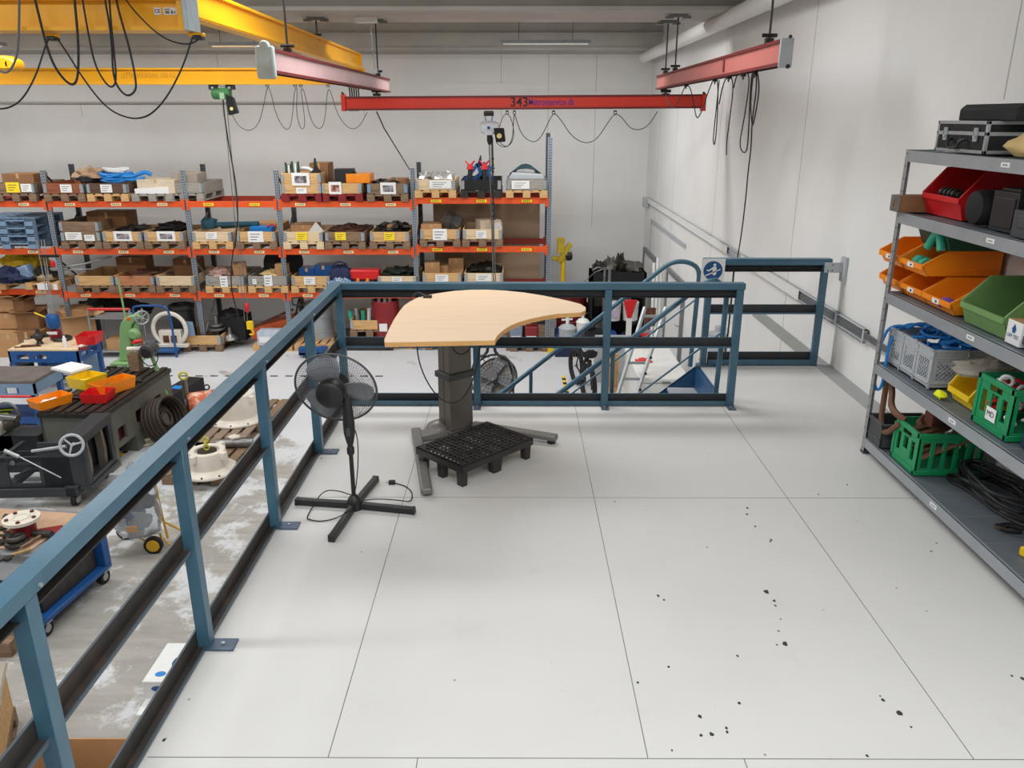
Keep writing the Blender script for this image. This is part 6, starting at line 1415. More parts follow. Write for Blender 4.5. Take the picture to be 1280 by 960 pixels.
for k, (x, z, s_, mt_) in enumerate(((-.2,.55,.13,CBLUE),(-.05,.62,.1,NAVY),(-.28,.42,.1,PAPER),(-.1,.4,.11,LGREY),(-.2,.3,.12,PAPER),(-.02,.78,.08,SKY))):
    m = MB(); m.blob((x,.02,z),s_,s_,s_,.4,4,k+30,12); part = m.build('rubbish', mt_, r)
m = MB(); m.b(-.16,-.05,-.20,-.19,.36,.43); m.build('beige_card', CARD, r)
# ---- black chest
p = G(198,512); q = G(238,480)
m = MB(); m.b(0,.30,0,.95,0,.27); m.b(.06,.24,.30,.46,.27,.272,1); part_thing('black_chest', 'long black chest with a blue sticker on the hall floor', 'chest', m, [BLKM, SKY], (p.x, p.y, LF), -.16, bevel=.01)
# ---- hose coil standing
p = G(218,548); m = MB(); axh = Vector((.93,-.16,.33)).normalized()
for k in range(9): m.torus(axh*(.035*k-.2)+Vector((0,0,.37)), axh, .31-.012*(k % 2), .022, 36, 8)
for k in range(5): m.torus(axh*(-.15+.03*k)+Vector((0,0,.37)), axh, .25-.035*k, .026, 30, 8)
part_thing('hose_coil', 'ribbed dark brown hose coil standing against the pallet', 'hose', m, mat('brown_black_hose',(58,46,38),.6,.1,.3,40), (p.x, p.y-.1, LF))
m = MB(); m.b(-.6,.2,-.05,.4,0,.10); part_thing('timber_beam', 'rust-brown timber beam lying beside the hose coil', 'beam', m, wood('red_timber',(150,104,84),(180,134,108)), (G(178,527).x+.55, G(178,527).y+.05, LF), -.0)
m = MB(); m.cyl((0,0,0),(0,0,.62),.045,14); m.torus((0,0,.68),(.3,-1,0),.06,.018,20,8,1); part_thing('eye_bolt_post', 'steel post with a yellow lifting eye beside the black chest', 'post', m, [STEEL, mat('eye_yellow',(206,200,60),.4)], (G(236,520).x, G(236,520).y, LF))
m = MB(); m.blob((0,0,.03),.20,.16,.05,.5,6,9,18); part_thing('paper_scraps', 'pale crumpled paper scraps on the floor below the hose coil', 'scraps', m, mat('paper_scraps',(214,212,180),.8,0,.25,20), (G(193,553).x, G(193,553).y, LF))
# ---- gear housings on pallets
def fpal2(label, u, v, l=1.15, rz=0, mt=PINED):
    p = G(u, v); r = T('pallet', label, 'pallet', (p.x, p.y, LF), rz, 'wooden pallets on the hall floor'); m = MB(); pal(m, .8, l); m.build('boards', mt, r); return r
fpal2('weathered pallet under the near white gear housing', 240, 607, 1.1, -.05)
fpal2('weathered pallet under the far white gear housing', 300, 541, 1.15, -.05)
fpal2('weathered pallet between the two white gear housings', 262, 570, 1.0, -.03, wood('grey_brown_wood',(120,100,84),(150,130,112)))
def housing(label, u, v, R1, H1, R2, z):
    p = G(u, v, z); r = T('gear_housing', label, 'gear housing', (p.x, p.y, z), .4, 'white gear housings')
    m = MB(); m.lathe([(0,0),(R1,0),(R1,.03),(R1*.93,.05),(R2,.08),(R2*.97,H1*.8),(R2*.9,H1),(R2*.62,H1),(R2*.60,H1-.04),(0,H1-.05)], n=32)
    for k in range(4): a = PI/4+PI/2*k; m.c(math.cos(a)*R2,math.sin(a)*R2,H1*.85,.10,.08,.10,0,a)
    m.build('casting', DWHT, r, bevel=.006)
    m = MB(); m.cyl((0,0,H1-.045),(0,0,H1-.01),R2*.5,28); m.build('bearing', STEELD, r)
    for k in range(10):
        a = 2*PI*k/10; m = MB(); m.cyl((math.cos(a)*R1*.95,math.sin(a)*R1*.95,.03),(math.cos(a)*R1*.95,math.sin(a)*R1*.95,.05),.014,8); m.build('flange_bolt', RUST, r)
    return r
h1 = housing('white-painted round gear housing with a yellow chain, the nearer one', 262, 588, .36, .30, .25, LF+.146)
h2 = housing('tall white-painted gear housing with rust spots, the farther one', 297, 524, .42, .44, .31, LF+.146)
m = MB(); q = h1.location; 
for k in range(3): m.torus((0,0,.03+.055*k), (1,0,0) if k % 2 else (0,1,0), .035, .011, 16, 6)
part_thing('yellow_chain', 'yellow chain links lying in the nearer gear housing', 'chain', m, mat('chain_yellow',(196,190,60),.4), (q.x, q.y, q.z+.30))
p = G(293,560,LF+.15); m = MB(); m.cyl((-.25,0,.07),(.25,.05,.07),.06,14); m.cyl((-.3,.1,.05),(.2,.2,.05),.04,14,1); m.blob((.0,.05,.14),.08,.06,.05,.3,4,3,10,2); part_thing('drive_shaft', 'grey drive shaft and knobs lying between the gear housings', 'shaft', m, [STEEL, STEELD, DWHT], (p.x, p.y, LF+.146))
p = G(262,512,LF+.12); r = T('electric_motor', 'rusty orange motor with an eye bolt beside the far gear housing', 'motor', (p.x, p.y, LF+.0), .5)
m = MB(); m.lathe([(0,-.32),(.16,-.31),(.2,-.26),(.2,.2),(.16,.28),(.06,.3),(0,.3)], (0,0,.24), (1,.0,0), 24); m.b(-.2,.15,-.22,.22,0,.06)
m.build('motor_body', mat('rusty_orange',(196,96,56),.6,.1,.25,8,col2=(224,190,170),thr=(.5,.62)), r, bevel=.008)
m = MB(); m.torus((.0,0,.50),(0,1,0),.04,.012,16,6); m.build('eye_bolt', STEELD, r)
m = MB(); m.lathe([(0,0),(.14,.0),(.14,.03),(0,.04)], (-.33,0,.24), (-1,0,0), 20); m.build('end_shield', BLK, r)
m = MB(); m.blob((0,0,.08),.2,.14,.1,.4,5,8,14); part_thing('rust_parts', 'rust-red valve parts lying left of the nearer gear housing', 'parts', m, mat('rust_red_parts',(170,84,60),.6,.1,.2,9,col2=(214,190,180),thr=(.5,.62)), (G(222,592).x, G(222,592).y, LF))
# ---- boxes beside the deck, bottom left
def fbox(label, quadv, ztop, size, rz=0, oval=True):
    p = G(*quadv, ztop); sx, sy, sz = size
    r = T('white_carton', label, 'carton', (p.x, p.y, ztop-sz), rz, 'white cartons with blue ovals')
    m = MB(); m.b(0,sx,0,sy,0,sz); m.build('carton_body', PAPER, r, bevel=.004)
    if oval:
        m = MB(); k = 28; m.prism([(.09+math.cos(2*PI*i/k)*.035, .075+math.sin(2*PI*i/k)*.026) for i in range(k)], sz, sz+.0012); m.build('logo_oval', SKY, r)
        m = MB(); m.prism([(.20+math.cos(2*PI*i/k)*.08, .20+math.sin(2*PI*i/k)*.085) for i in range(k)], sz, sz+.0013); m.build('large_oval', mat('deep_blue_print',(12,72,122),.5), r)
        m = MB(); m.b(.22,.27,-.0015,0,.02,.05); m.build('hand_slot', BLK, r)
        m = MB(); m.prism([(.10+math.cos(2*PI*i/k)*.045, .075+math.sin(2*PI*i/k)*.022) for i in range(k)], -.0012, 0, 'xz'); m.build('front_oval', CBLUE, r)
    return r
zS = -1.25
stk = [((177,852),zS,(.55,.40,.13)),((176,868),zS-.14,(.5,.4,.13)),((174,892),zS-.28,(.5,.4,.13)),((163,918),zS-.42,(.55,.42,.13))]
lbq = ['topmost of the stack','second from the top','third from the top','lowest one showing']
x0_ = G(177,852,zS)
for k, (uv, zt_, sz_) in enumerate(stk):
    p = at(*uv, Y=x0_.y-.03*k); fbox('white carton with blue ovals beside the deck, '+lbq[k], (177,852), zt_, sz_, 0)
    o = COL.objects[-1]
cs = [o for o in bpy.data.objects if o.name.startswith('white_carton')]
cs.sort(key=lambda o: -o.location.z)
for k, o in enumerate(cs):
    o.location.y = x0_.y-(0,.15,.27,.42)[k]; o.location.x = x0_.x+(0,.01,-.01,-.07)[k]; o.rotation_euler.z = (0,.02,-.08,.03)[k]; o.location.z = zS-.131-.131*k
# a plain stack of the same cartons' crate below reaches the floor
r = T('pallet_box', 'open-topped wooden box carrying the white cartons beside the deck', 'pallet box', (x0_.x+.3, x0_.y-.05, LF), 0, None)
m = MB(); pal(m, .8, .6); m.build('pallet', PINED, r); m = MB(); m.b(-.38,.38,.02,.58,.144,zS-.13*4-LF-.002); m.build('box_body', CARD, r, bevel=.005)
# big open cardboard box
p = G(75,922,-1.5); q = G(166,920,-1.5)
r = T('cardboard_box', 'large open cardboard box at the bottom left below the railing', 'box', ((p.x+q.x)/2+.28, p.y-.45, LF), 0)
H8 = .88; m = MB(); W8, D8 = 1.15, .9
m.b(-W8/2,W8/2,D8/2-.012,D8/2,0,H8).b(-W8/2,W8/2,-D8/2,-D8/2+.012,0,H8).b(-W8/2,-W8/2+.012,-D8/2,D8/2,0,H8).b(W8/2-.012,W8/2,-D8/2,D8/2,0,H8).b(-W8/2,W8/2,-D8/2,D8/2,.0,.4)
m.build('box_body', CARD, r, bevel=.002)
m = MB(); m.b(-W8/2+.02,-W8/2+.42,-D8/2+.02,.12,.4,.62); part_thing('pale_carton', 'pale carton lying inside the large open cardboard box', 'carton', m, mat('pale_board',(222,196,160),.8), (r.location.x, r.location.y+.1, LF+.0), 0)
# pallet boxes at the bottom-left edge
p = G(18,946,-2.0); pbox('pine pallet box with a plastic liner at the bottom left corner', 0, LF, 'PINE', 'PINED', None, y=4.25, l=.8, n=2, x=-3.98, group=None, rz=.45)
m = MB(); m.tube([(.39,.0,0),(.40,.25,.02),(.38,.5,.0),(.39,.78,.01)],.035,8,smooth=1); part_thing('plastic_liner', 'crumpled plastic liner over the rim of the corner pallet box', 'liner', m, mat('clear_plastic', (206,196,182)), (-3.98, 4.25, LF+.54), .45)
p = G(8,822); r = T('pallet', 'weathered pallet at the left edge of the hall floor', 'pallet', (p.x-.35, p.y, LF), 0); m = MB(); pal(m, .8, 1.0); m.build('boards', PINED, r)
m = MB(); m.cyl((-.3,.2,.03),(.3,.5,.05),.04,10); m.bar((-.2,.1,.05),(.34,.2,.06),.08,.05); part_thing('rusty_pipe', 'rusty pipe pieces on the pallet at the left edge', 'pipe', m, RUST, (p.x-.35, p.y, LF+.146))
# ================================================================ behind the desk and stairs
Yr = RY0
# grey steel drum, pallet truck
m = MB(); m.lathe([(0,0),(.28,0),(.29,.02),(.285,.04),(.285,.28),(.295,.29),(.285,.30),(.285,.58),(.295,.59),(.285,.60),(.285,.86),(.29,.88),(.27,.88),(0,.86)], n=32); part_thing('steel_drum', 'pale grey steel drum standing under the rack behind the corner post', 'drum', m, mat('drum_grey',(170,176,180),.4,.1,.05,5), (at(401,425,Y=16.38).x, 16.38, LF))
r = T('pallet_truck', 'blue hand pallet truck parked before the grey steel drum', 'pallet truck', (at(386,432,Y=15.2).x, 15.2, LF))
m = MB(); m.b(-.22,-.06,0,.8,.06,.12).b(.10,.26,0,.8,.06,.12).b(-.22,.26,0,.12,.05,.22); m.build('fork', CBLUE, r, bevel=.01)
m = MB(); m.cyl((.0,-.05,.18),(-.02,-.05,.45),.05,14).tube([(-.02,-.05,.4),(-.06,-.1,.9),(-.1,-.1,1.1)],.022,8).tube([(-.1,-.1,1.1),(-.22,-.1,1.12),(-.22,-.1,1.25),(-.02,-.1,1.27),(.02,-.1,1.12),(-.1,-.1,1.1)],.016,8,closed=True); m.build('handle', BLKM, r)
for x in (-.03,.05): m = MB(); m.cyl((x-.025,-.05,.09),(x+.025,-.05,.09),.09,18); m.build('wheel', RUBBER, r)
# boxes with bottles
pbox('low orange-brown box full of green and silver cans behind the corner post', 455, LF+.30, 'PINE', 'PINED', None, y=Yr-.05, group=None)
cans = MB()
for k in range(5):
    m = MB(); m.cyl((0,0,0),(.02*k-.04,.0,.3+.05*(k % 2)),.045,12); part_thing('tall_can', 'tall can or tube in the box behind the corner post, %s' % ['leftmost','second from the left','middle one','second from the right','rightmost'][k], 'can', m, [TEAL, GALV, TEAL, PAPER, mat('olive_can',(110,100,60))][k], (at(440+k*7,405,Y=Yr+.2).x, Yr+.25, LF+.62-.14), group='cans in the box behind the corner post')
m = MB(); m.b(-.6,.6,0,.7,0,.30); part_thing('low_bench', 'dark low platform under the box of cans', 'platform', m, STEELD, (at(455,430,Y=Yr).x, Yr-.05, LF))
# red bin
r = T('red_drum', 'dark red drum with a white label and bottles on it left of the desk top', 'drum', (at(484,425,Y=16.0).x, 16.0, LF+.12)); m = MB(); m.lathe([(0,0),(.27,0),(.28,.03),(.28,.86),(.27,.9),(.24,.9),(.23,.84),(0,.84)], n=28); m.build('drum_body', REDD, r); m = MB(); m.b(-.1,.06,-.288,-.278,.3,.46); m.build('drum_label', PAPER, r)
for k, (dx, mt_) in enumerate(((-.12,mat('red_orange_cap',(206,60,40))),(.0,CBLUE),(.1,PAPER))):
    m = MB(); m.cyl((0,0,0),(0,0,.12),.035,12,1).cyl((0,0,.12),(0,0,.22),.07 if k == 1 else .04,14,0); part_thing('bottle', 'bottle on the dark red drum, %s' % ['red-capped','blue-topped','white'][k], 'bottle', m, [mt_, PAPER], (r.location.x+dx, 15.95, LF+.12+.85), group='bottles on the red drum')
fpal('wooden pallet under the dark red drum behind the desk', 470, 516, 436, wood('orange_wood',(176,122,66),(206,154,92)), .9, 0, Yr-.05+.1)
m = MB(); m.blob((0,0,.12),.16,.2,.14,.4,5,3,14); part_thing('dark_parts', 'dark oily parts on the pallet behind the desk column', 'parts', m, STEELD, (at(505,428,Y=Yr+.3).x, Yr+.35, LF+.146))
for k, (u0, u1) in enumerate(((534,578),(602,646),(634,680))):
    fpal('dark wooden pallet under the right-hand rack bay, %s' % ['left of the desk column','right of the desk column','nearest the tall upright'][k], u0, u1, 434, PINED, .9, 0, Yr-.02-.02*k) if k != 1 else None
def jug(label, u, mt, w=.24, h=.34, y=Yr+.15, z=PZ, lab=True, cat='canister'):
    r = T('canister', label, cat, (at(u,418,Y=y).x, y, z), 0, 'canisters on the pallet behind the desk'); m = MB(); m.b(-w/2,w/2,-.14,.14,0,h).cyl((-w*.25,0,h),(-w*.25,0,h+.04),.03,12).bar((-.02,0,h+.03),(w*.4,0,h+.03),.03,.03); m.build('canister_body', mt, r, bevel=.03, seg=2)
    if lab: m = MB(); m.b(-w*.38,w*.38,-.143,-.139,h*.08,h*.45); m.build('canister_label', PAPER, r)
    return r
fpal('wooden pallet carrying the grey and dark red canisters', 640, 684, 434, PINED, 1.0, 0, Yr-.12)
jug('grey canister with a white label on the pallet behind the desk', 645, mat('canister_grey',(122,132,150),.4), .26)
jug('dark red canister with a white label beside the grey one', 664, REDD, .26)
m = MB(); m.lathe([(0,0),(.14,0),(.15,.05),(.15,.22),(.0,.22)], n=22); part_thing('white_tub', 'white tub standing behind the two canisters', 'tub', m, WHITE, (at(656,400,Y=Yr+.5).x, Yr+.55, PZ+.28))
m = MB(); m.b(-.2,.2,-.2,.2,0,.28); part_thing('crate', 'dark crate under the white tub behind the canisters', 'crate', m, STEELD, (at(656,400,Y=Yr+.5).x, Yr+.55, PZ))
m = MB(); m.b(-.09,.09,-.1,.1,0,.34); part_thing('wooden_stick_box', 'narrow wooden box right of the dark red canister', 'box', m, PINED, (at(678,420,Y=Yr+.1).x, Yr+.15, PZ), bevel=.004)
m = MB(); m.cyl((0,0,0),(0,0,.7),.2,20); part_thing('grey_cylinder', 'dark grey cylinder behind the canisters next to the tall upright', 'cylinder', m, DGREY, (at(676,400,Y=16.4).x, 16.45, LF))
m = MB(); m.b(-.07,.07,-.06,.06,0,.13); part_thing('yellow_block', 'yellow foot guard at the tall upright', 'guard', m, YEL, (at(689,436,Y=15.6).x, 15.62, LF), bevel=.006)
# yellow hoist stand right of rack
r = T('engine_crane', 'yellow lifting stand between the rack and the dark red barrel', 'crane', (at(702,420,Y=16.9).x, 16.9, LF))
z_ = at(700,322,Y=16.9).z-LF; m = MB(); m.cyl((0,0,0),(0,0,z_),.05,12); m.build('mast', YEL, r)
m = MB(); m.b(-.25,.12,-.06,.06,z_-.05,z_+.03).bar((-.1,0,z_-.1),(.15,0,z_+.3),.14,.10).b(-.14,.02,-.08,.08,z_+.1,z_+.42); m.build('lifting_arm', mat('oily_yellow',(190,164,40),.5,0,.2,8), r, bevel=.01)
m = MB(); m.blob((.12,-.05,z_+.02),.07,.07,.12,.3,4,3,10); m.build('hook_block', STEELD, r)
# dark red barrel + black bucket + sprayers
m = MB(); m.lathe([(0,0),(.32,0),(.33,.03),(.32,.05),(.32,.45),(.33,.46),(.32,.47),(.32,1.0),(.33,1.03),(.0,1.0)], n=28); part_thing('red_barrel', 'large dark red barrel right of the tall rack upright', 'barrel', m, mat('barrel_red',(112,26,24),.4,0,.08,5), (at(714,400,Y=16.6).x, 16.6, LF))
m = MB(); m.b(-.5,.5,-.3,.3,0,.36); part_thing('blue_bund', 'dark blue spill tray under the white sprayer', 'tray', m, mat('bund_blue',(22,44,96),.5), (at(724,420,Y=16.0).x, 16.0, LF), bevel=.02)
m = MB(); m.lathe([(0,0),(.22,0),(.24,.3),(.0,.3)], n=24); part_thing('paint_tub', 'white tub under the black bucket', 'tub', m, mat('tub_white',(206,204,198),.5), (at(742,400,Y=16.7).x, 16.7, at(742,410,Y=16.7).z-.1))
m = MB(); m.b(-.3,.3,-.25,.25,0,at(742,410,Y=16.7).z-.1-LF); part_thing('drum_stand', 'dark stand under the white tub and black bucket', 'stand', m, STEELD, (at(742,400,Y=16.7).x, 16.7, LF))
m = MB(); m.lathe([(0,0),(.17,0),(.23,.30),(.24,.32),(.22,.32),(.16,.03),(0,.03)], n=24); part_thing('black_bucket', 'black bucket standing on the white tub', 'bucket', m, BLKM, (at(742,400,Y=16.7).x, 16.7, at(742,410,Y=16.7).z+.21))
for k, (u, z1, R1, mt_, nm_, lb_) in enumerate(((709,.30,.17,mat('pump_pail',(170,176,178),.4),'grease_pump','pale lidded pail with a white hand pump in front of the red barrel'),(728,.42,.13,WHITE,'sprayer','white pressure sprayer in front of the stair rail'))):
    y = 15.5; r = T(nm_, lb_, 'pump', (at(u,422,Y=y).x, y, LF+.0 if k else LF)); zb_ = at(u,424,Y=y).z-LF-.08
    m = MB(); m.b(-.25,.2,-.2,.2,0,zb_); m.build('stand', NAVY, r)
    m = MB(); m.lathe([(0,0),(R1,0),(R1,z1),(R1*1.08,z1+.02),(R1*.7,z1+.08),(.03,z1+.1),(.03,z1+.2)], (0,0,zb_), n=24); m.build('tank', mt_, r)
    m = MB(); m.cyl((0,0,zb_+z1+.08),(0,0,zb_+z1+.32),.035 if k == 0 else .02,12); m.bar((-.12,0,zb_+z1+.18),(.1,0,zb_+z1+.2),.03,.03); m.build('pump_handle', WHITE if k == 0 else BLK, r)
m = MB(); m.b(-.4,.35,-.25,.25,0,.42); part_thing('blue_box', 'bright blue plastic box behind the stair rail', 'box', m, mat('box_blue',(20,66,150),.4), (at(749,428,Y=15.6).x, 15.6, LF), bevel=.02)
# dark cabinet with buckets
cz = at(770,337,Y=16.6).z-LF
r = T('open_cabinet', 'black open cabinet heaped with parts at the back corner', 'cabinet', (at(772,400,Y=16.5).x, 16.5, LF))
m = MB(); m.b(-.62,-.58,-.3,.3,0,cz).b(.48,.52,-.3,.3,0,cz).b(-.62,.52,-.3,.3,cz-.34,cz).b(-.62,.52,-.3,.3,.52,.56).b(-.62,.52,.27,.3,0,cz).b(-.62,.52,-.3,.3,.04,.08); m.build('cabinet_body', BLKM, r)
m = MB(); m.b(-.5,.3,.2,.26,.56,cz-.35); m.build('back_board', mat('grey_brown_board',(120,112,104),.8), r)
for k, (u, mt_) in enumerate(((766,PAPER),(788,WHITE))):
    q = T('paint_bucket', 'white paint bucket in the black cabinet, %s' % ['the left one with a printed label','the right plain one'][k], 'bucket', (at(u,397,Y=16.15).x, 16.17, LF+.56), 0, 'paint buckets in the cabinet')
    m = MB(); m.lathe([(0,0),(.15,0),(.165,.34),(.17,.35),(.17,.38),(0,.38)], n=24); m.build('bucket_body', mt_, q); m = MB(); m.tube([(-.16,-.03,.33),(-.1,-.15,.26),(.1,-.15,.26),(.16,-.03,.33)],.005,6,smooth=1); m.build('bail', STEELD, q)
    if k == 0: m = MB(); m.b(-.09,.09,-.168,-.16,.08,.24); m.build('bucket_label', mat('lilac_label',(196,180,200)), q)
for k, (dx, rx_, rz_) in enumerate(((-.45,.12,.12),(-.2,.14,.16),(.0,.12,.2),(.28,.22,.12))):
    m = MB(); m.blob((0,0,rz_*.6),rx_,.2,rz_,.4,5,40+k,14); part_thing('scrap_part', 'oily part on top of the black cabinet, %s' % ['leftmost','second from the left','tall middle one','wide right one'][k], 'part', m, mat('oily_grey',(90,88,80),.5,.2,.3,12) if k % 2 else STEELD, (r.location.x+dx, 16.5, LF+cz), group='parts on the black cabinet')
m = MB(); m.cyl((0,0,0),(.0,0,cz+.12),.03,8).cyl((.12,0,0),(.1,0,cz+.08),.04,8); m.tube([(.0,0,cz+.1),(-.2,0,cz+.02),(-.45,0,cz-.22)],.008,6).tube([(0,0,cz+.1),(-.15,0,cz+.12),(-.25,0,cz+.06)],.012,6); part_thing('pole_bundle', 'bundle of poles leaning left of the black cabinet', 'poles', m, STEEL, (at(753,400,Y=16.3).x, 16.2, LF))
m = MB(); m.tube([(-.4,0,.2),(-.1,0,.05),(.2,0,.5),(.35,0,.6)],.03,8,0,smooth=1).tube([(-.3,.05,.0),(.1,.05,.35),(.25,.05,.0)],.02,8,1); part_thing('dark_trolley', 'dark blue tube frame tangled below the bucket shelf', 'frame', m, [BLKM, CBLUE], (at(775,425,Y=15.9).x, 15.9, LF))
# long tool leaning
m = MB(); m.cyl((0,0,0),(.7,.1,.62),.03,8); m.blob((.05,0,.05),.1,.08,.06,.3,4,3,10); part_thing('grease_gun', 'long black tool leaning beside the white sprayer', 'tool', m, BLKM, (at(735,415,Y=15.3).x, 15.35, LF+.55))
m = MB(); m.b(-.12,.3,-.1,.1,0,.55); part_thing('tool_stand', 'dark box behind the white sprayer carrying a leaning tool', 'box', m, BLKM, (at(737,420,Y=15.35).x, 15.38, LF))
# ladder
A0, A1 = G(770,505), G(793,505)
r = T('step_ladder', 'aluminium ladder leaning beside the chest freezer under the stairs', 'ladder', (A0.x, 11.0, LF))
def LD(u, v, y): q = at(u, v, Y=y)-r.location; return Vector((q.x, q.y, q.z))
y0, y1 = 11.0, 12.0
a0, a1, b0, b1 = LD(771,497,y0), LD(806,385,y1), LD(795,497,y0), LD(832,385,y1)
sc_ = lambda p, q, t: p+(q-p)*t
a0 = sc_(a0, a1, -a0.z/(a1.z-a0.z)); b0 = sc_(b0, b1, -b0.z/(b1.z-b0.z))
for p_, q_ in ((a0,a1),(b0,b1)): m = MB(); m.bar(p_, q_, .035, .09); m.build('stile', GALV, r, bevel=.003)
for k in range(9):
    t = .06+k*.11; m = MB(); m.bar(sc_(a0,a1,t), sc_(b0,b1,t), .035, .035); m.build('rung', GALV, r)
for k in range(8):
    t = .1+k*.11; q = sc_(b0,b1,t); m = MB(); m.c(q.x+.02,q.y-.03,q.z,.03,.03,.03); m.build('end_plug', BLK, r)
q = sc_(b0,b1,.26); m = MB(); m.c(q.x-.005,q.y-.03,q.z,.03,.05,.16,0,0,-.0,.3); m.build('warning_sticker', mat('sticker_ochre',(210,180,60)), r)
for p_ in (a0,b0): m = MB(); m.c(p_.x,p_.y,.02,.06,.10,.05); m.build('ladder_foot', RUBBER, r)
# red pennant + ropes on ladder top
p = at(786,385,Y=14.6); m = MB(); m.prism([(-.11,.15),(.16,.15),(.06,-.2),(-.02,-.2)], 0, .04, 'xz'); m.cyl((.02,.02,.15),(.02,.02,.17),.02,8)
r9 = part_thing('fire_extinguisher_cone', 'bright red tapered container beside the top of the ladder', 'container', m, RED, (p.x, 14.6, p.z), bevel=.02)
m = MB(); m.b(-.05,.05,0,.05,0,p.z-.2-LF); part_thing('container_stand', 'pale post carrying the red container behind the ladder', 'post', m, WHITE, (p.x+.02, 14.6, LF))
m = MB(); m.b(-.09,.09,0,.05,0,.32); part_thing('red_brown_panel', 'red-brown striped panel hanging on the ladder', 'panel', m, RUST, (at(812,392,Y=13.4).x, 13.3, at(812,392,Y=13.4).z-.2), bevel=.004)
m = MB(); m.blob((0,0,0),.08,.06,.08,.4,5,3,12); m.tube([(0,0,0),(-.05,0,-.15),(-.12,0,-.2)],.012,6); part_thing('red_glove', 'red and white strap tied to the ladder', 'strap', m, RED, (at(803,413,Y=13.1).x, 12.95, at(803,413,Y=13.1).z))
m = MB()
for k in range(3): m.cyl((.07*k,0,0),(.07*k+.02,.35,1.9+.1*(k % 2)),.03,8)
part_thing('pipe_stack', 'white pipes standing upright against the wall behind the ladder', 'pipes', m, WHITE, (at(815,420,Y=15).x, 15.0, LF))
# chest freezer
zF = -1.52; A, B_, C_ = G(800,473,zF), G(861,473,zF), G(805,435,zF)
r = T('chest_freezer', 'white chest freezer with a red cloth on it below the stairs', 'freezer', (A.x, A.y, LF))
Wf = B_.x-A.x; Df = C_.y-A.y
m = MB(); m.b(0,Wf,0,Df,.03,.78); m.build('freezer_body', WHITE, r, bevel=.02, seg=2)
m = MB(); m.b(-.015,Wf+.015,-.02,Df,.79,zF-LF); m.build('lid', WHITE, r, bevel=.015, seg=2)
m = MB(); m.b(Wf*.45,Wf*.62,-.04,-.02,.79,.82); m.build('lid_handle', MGREY, r)
p = G(805,452,zF); m = MB(); m.blob((0,0,.015),.12,.12,.025,.4,6,3,16); part_thing('red_cloth', 'small red cloth lying on the chest freezer', 'cloth', m, mat('cloth_red',(212,60,56),.9,0,.15,14), (p.x, p.y, zF))
# wooden board + grey panel
r = T('grey_partition', 'tall grey partition standing behind the brown board', 'partition', (at(765,440,Y=13.6).x, 13.7, LF)); m = MB(); m.b(-.3,.42,0,.04,0,.88); m.build('board', LGREY, r)
m = MB(); m.b(-.13,.16,0,.03,0,.70,0); m.b(-.10,.13,-.02,0,.1,.55,1); part_thing('wooden_board', 'brown wooden board leaning beside the ladder foot', 'board', m, [PINE, CARD], (at(765,480,Y=13.1).x-.05, 13.15, LF), .05, bevel=.004)
# bicycle seen from the front
Yb_ = 12.6; r = T('bicycle', 'dark bicycle with a front basket light seen head-on behind the stairs', 'bicycle', (at(735,490,Y=Yb_).x, Yb_, LF), .12)
wx = Vector((1,.15,0)).normalized()
for k, (y, nm_) in enumerate(((0,'front_wheel'),(1.05,'rear_wheel'))):
    m = MB(); c = Vector((0,y,.34)); m.torus(c,wx,.305,.042,40,8,0); m.torus(c,wx,.285,.010,40,6,1); m.cyl(c-wx*.04,c+wx*.04,.02,10,1)
    xw = wx.orthogonal().normalized(); yw = wx.cross(xw)
    for j in range(18): a = 2*PI*j/18; m.cyl(c+wx*(.02 if j % 2 else -.02), c+(xw*math.cos(a)+yw*math.sin(a))*.285, .0018, 4, 1)
    m.build(nm_, [RUBBER, GALV], r)
m = MB(); m.cyl((-.05,0,.34),(-.05,.08,.72),.014,8).cyl((.05,0,.34),(.05,.08,.72),.014,8).cyl((-.05,.08,.72),(.05,.08,.72),.02,8).cyl((0,.08,.7),(0,.16,1.0),.02,10)
m.cyl((0,.14,.85),(0,.62,.32),.02,8).cyl((0,.14,.92),(0,.72,.80),.018,8).cyl((0,.62,.32),(0,.78,.95),.018,8).cyl((0,.62,.32),(0,1.05,.34),.014,8).cyl((0,.72,.80),(0,1.05,.34),.012,8); m.build('bike_frame', BLKM, r)
m = MB(); m.tube([(-.30,.3,1.0),(-.22,.12,1.03),(0,.12,1.02),(.22,.12,1.03),(.30,.3,1.0)],.013,8,smooth=2); m.build('handlebar', GALV, r)
m = MB(); m.blob((0,.78,.98),.08,.14,.04,.1,3,3,14); m.build('saddle', BLK, r)
m = MB(); m.lathe([(0,0),(.12,.02),(.14,.08),(.12,.16),(0,.18)], (0,0,.80), n=18); m.b(-.12,.12,-.1,.08,.93,1.05,1); m.build('front_basket', [BLKM, LGREY], r, bevel=.01)
m = MB(); m.tube([(0,-.35,.35),(0,-.26,.58),(0,-.05,.72),(0,.2,.70)],[.03,.035,.03,.02],8); m.build('mudguard', BLKM, r)
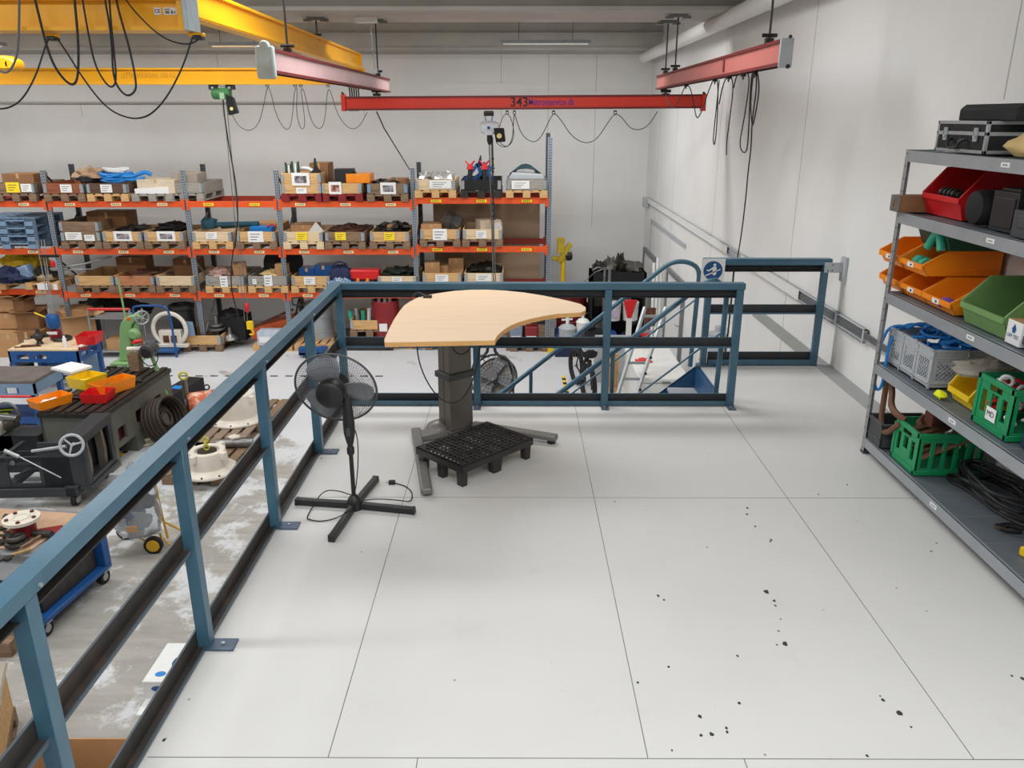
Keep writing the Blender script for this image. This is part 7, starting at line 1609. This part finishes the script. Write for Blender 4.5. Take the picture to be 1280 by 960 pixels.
# floor fan hanging disc
pc = at(615,470,Y=9.6); r = T('drum_fan', 'grey round floor fan on a black tube stand seen beyond the far railing', 'fan', (pc.x, 9.6, LF))
c = pc-r.location; axf = Vector((-.35,-.75,.60)).normalized(); 
m = MB(); m.torus(c,axf,.29,.014,44,8); m.torus(c-axf*.12,axf,.29,.012,44,6); 
xw = axf.orthogonal().normalized(); yw = axf.cross(xw)
for k in range(24): a = 2*PI*k/24; d_ = xw*math.cos(a)+yw*math.sin(a); m.cyl(c+d_*.07, c+d_*.285, .003, 5); m.cyl(c+d_*.29, c+d_*.29-axf*.12, .004, 5)
for R2 in (.12,.17,.22): m.torus(c,axf,R2,.0025,36,5)
m.build('guard', BLK, r)
m = MB(); m.cyl(c-axf*.13, c-axf*.125, .285, 40); m.cyl(c-axf*.12,c+axf*.0,.075,24,1); m.cyl(c,c+axf*.006,.07,24,1); m.build('back_plate', [mat('fan_back_grey',(128,124,116),.5,0,.2,9), DGREY], r)
for k in range(4):
    a = PI/2*k+.4; d_ = xw*math.cos(a)+yw*math.sin(a); t_ = axf.cross(d_); m = MB()
    m.add([c+d_*.07-t_*.04-axf*.05, c+d_*.26-t_*.08-axf*.07, c+d_*.26+t_*.08-axf*.03, c+d_*.07+t_*.04-axf*.03, c+d_*.07-t_*.04-axf*.055, c+d_*.26-t_*.08-axf*.075, c+d_*.26+t_*.08-axf*.035, c+d_*.07+t_*.04-axf*.035], [(0,1,2,3),(7,6,5,4),(0,4,5,1),(1,5,6,2),(2,6,7,3),(3,7,4,0)]); m.build('blade', MGREY, r)
top = at(614,428,Y=9.75)-r.location
m = MB()
for s_ in (-1, 1):
    m.tube([c+Vector((s_*.27,.05,.0)), c+Vector((s_*.20,.08,.22)), top+Vector((s_*.055,0,-.16)), top+Vector((s_*.035,0,.0))],.02,8,smooth=1)
    m.tube([c+Vector((s_*.27,0,-.05)), Vector((c.x+s_*.28,.1,.03)), Vector((c.x+s_*.28,-.3,.02))],.014,8)
m.tube([top+Vector((-.04,0,0)), top+Vector((0,0,.06)), top+Vector((.04,0,0))],.016,8); m.build('tube_stand', BLK, r)
m = MB(); m.cyl(c+axf*.01+Vector((-.08,0,-.12)), c+Vector((.02,-.03,-.02)), .010, 8); m.build('switch_rod', GALV, r)
# ================================================================ CAMERA + LIGHT
cam = bpy.data.cameras.new('camera'); co = bpy.data.objects.new('camera', cam); COL.objects.link(co)
cam.sensor_fit = 'HORIZONTAL'; cam.sensor_width = 36; cam.lens = 36*F/1280; cam.clip_start = .05; cam.clip_end = 100
co.location = (0, 0, CH); co.rotation_euler = (PI/2-PITCH, 0, YAW)
sc.camera = co
def area(name, loc, sx, sy, power, col=(.985,.995,1), rot=(0,0,0)):
    l = bpy.data.lights.new(name, 'AREA'); l.shape = 'RECTANGLE'; l.size = sx; l.size_y = sy; l.energy = power; l.color = col
    o = bpy.data.objects.new(name, l); COL.objects.link(o); o.location = loc; o.rotation_euler = rot; return o
area('tube_light_row', (.3, .6, 4.0), 4.8, 1.2, 190)
area('tube_light_row', (-.9, 7.6, 3.9), 4.0, .8, 170)
for x in (-10.5, -5.6):
    area('tube_light_row', (x, 8.4, 3.9), 4.5, .6, 140)
    area('tube_light_row', (x, 2.6, 3.9), 4.5, .6, 150)
for x in (-10.2, -5.0, .55): area('tube_light', (x, 14.85, 3.33), 1.6, .2, 60, rot=(.22,0,0))
for x in (-10.2, -5.0, .0): area('tube_light_row', (x, 12.3, 3.9), 3.0, .4, 90)
w = bpy.data.worlds.new('world'); sc.world = w; w.use_nodes = True
bg = w.node_tree.nodes['Background']; bg.inputs[0].default_value = (.88,.95,1,1); bg.inputs[1].default_value = .30
sc.view_settings.view_transform = 'Standard'; sc.view_settings.look = 'None'; sc.view_settings.gamma = 1; sc.view_settings.use_curve_mapping = False
sc.view_settings.exposure = 0.1
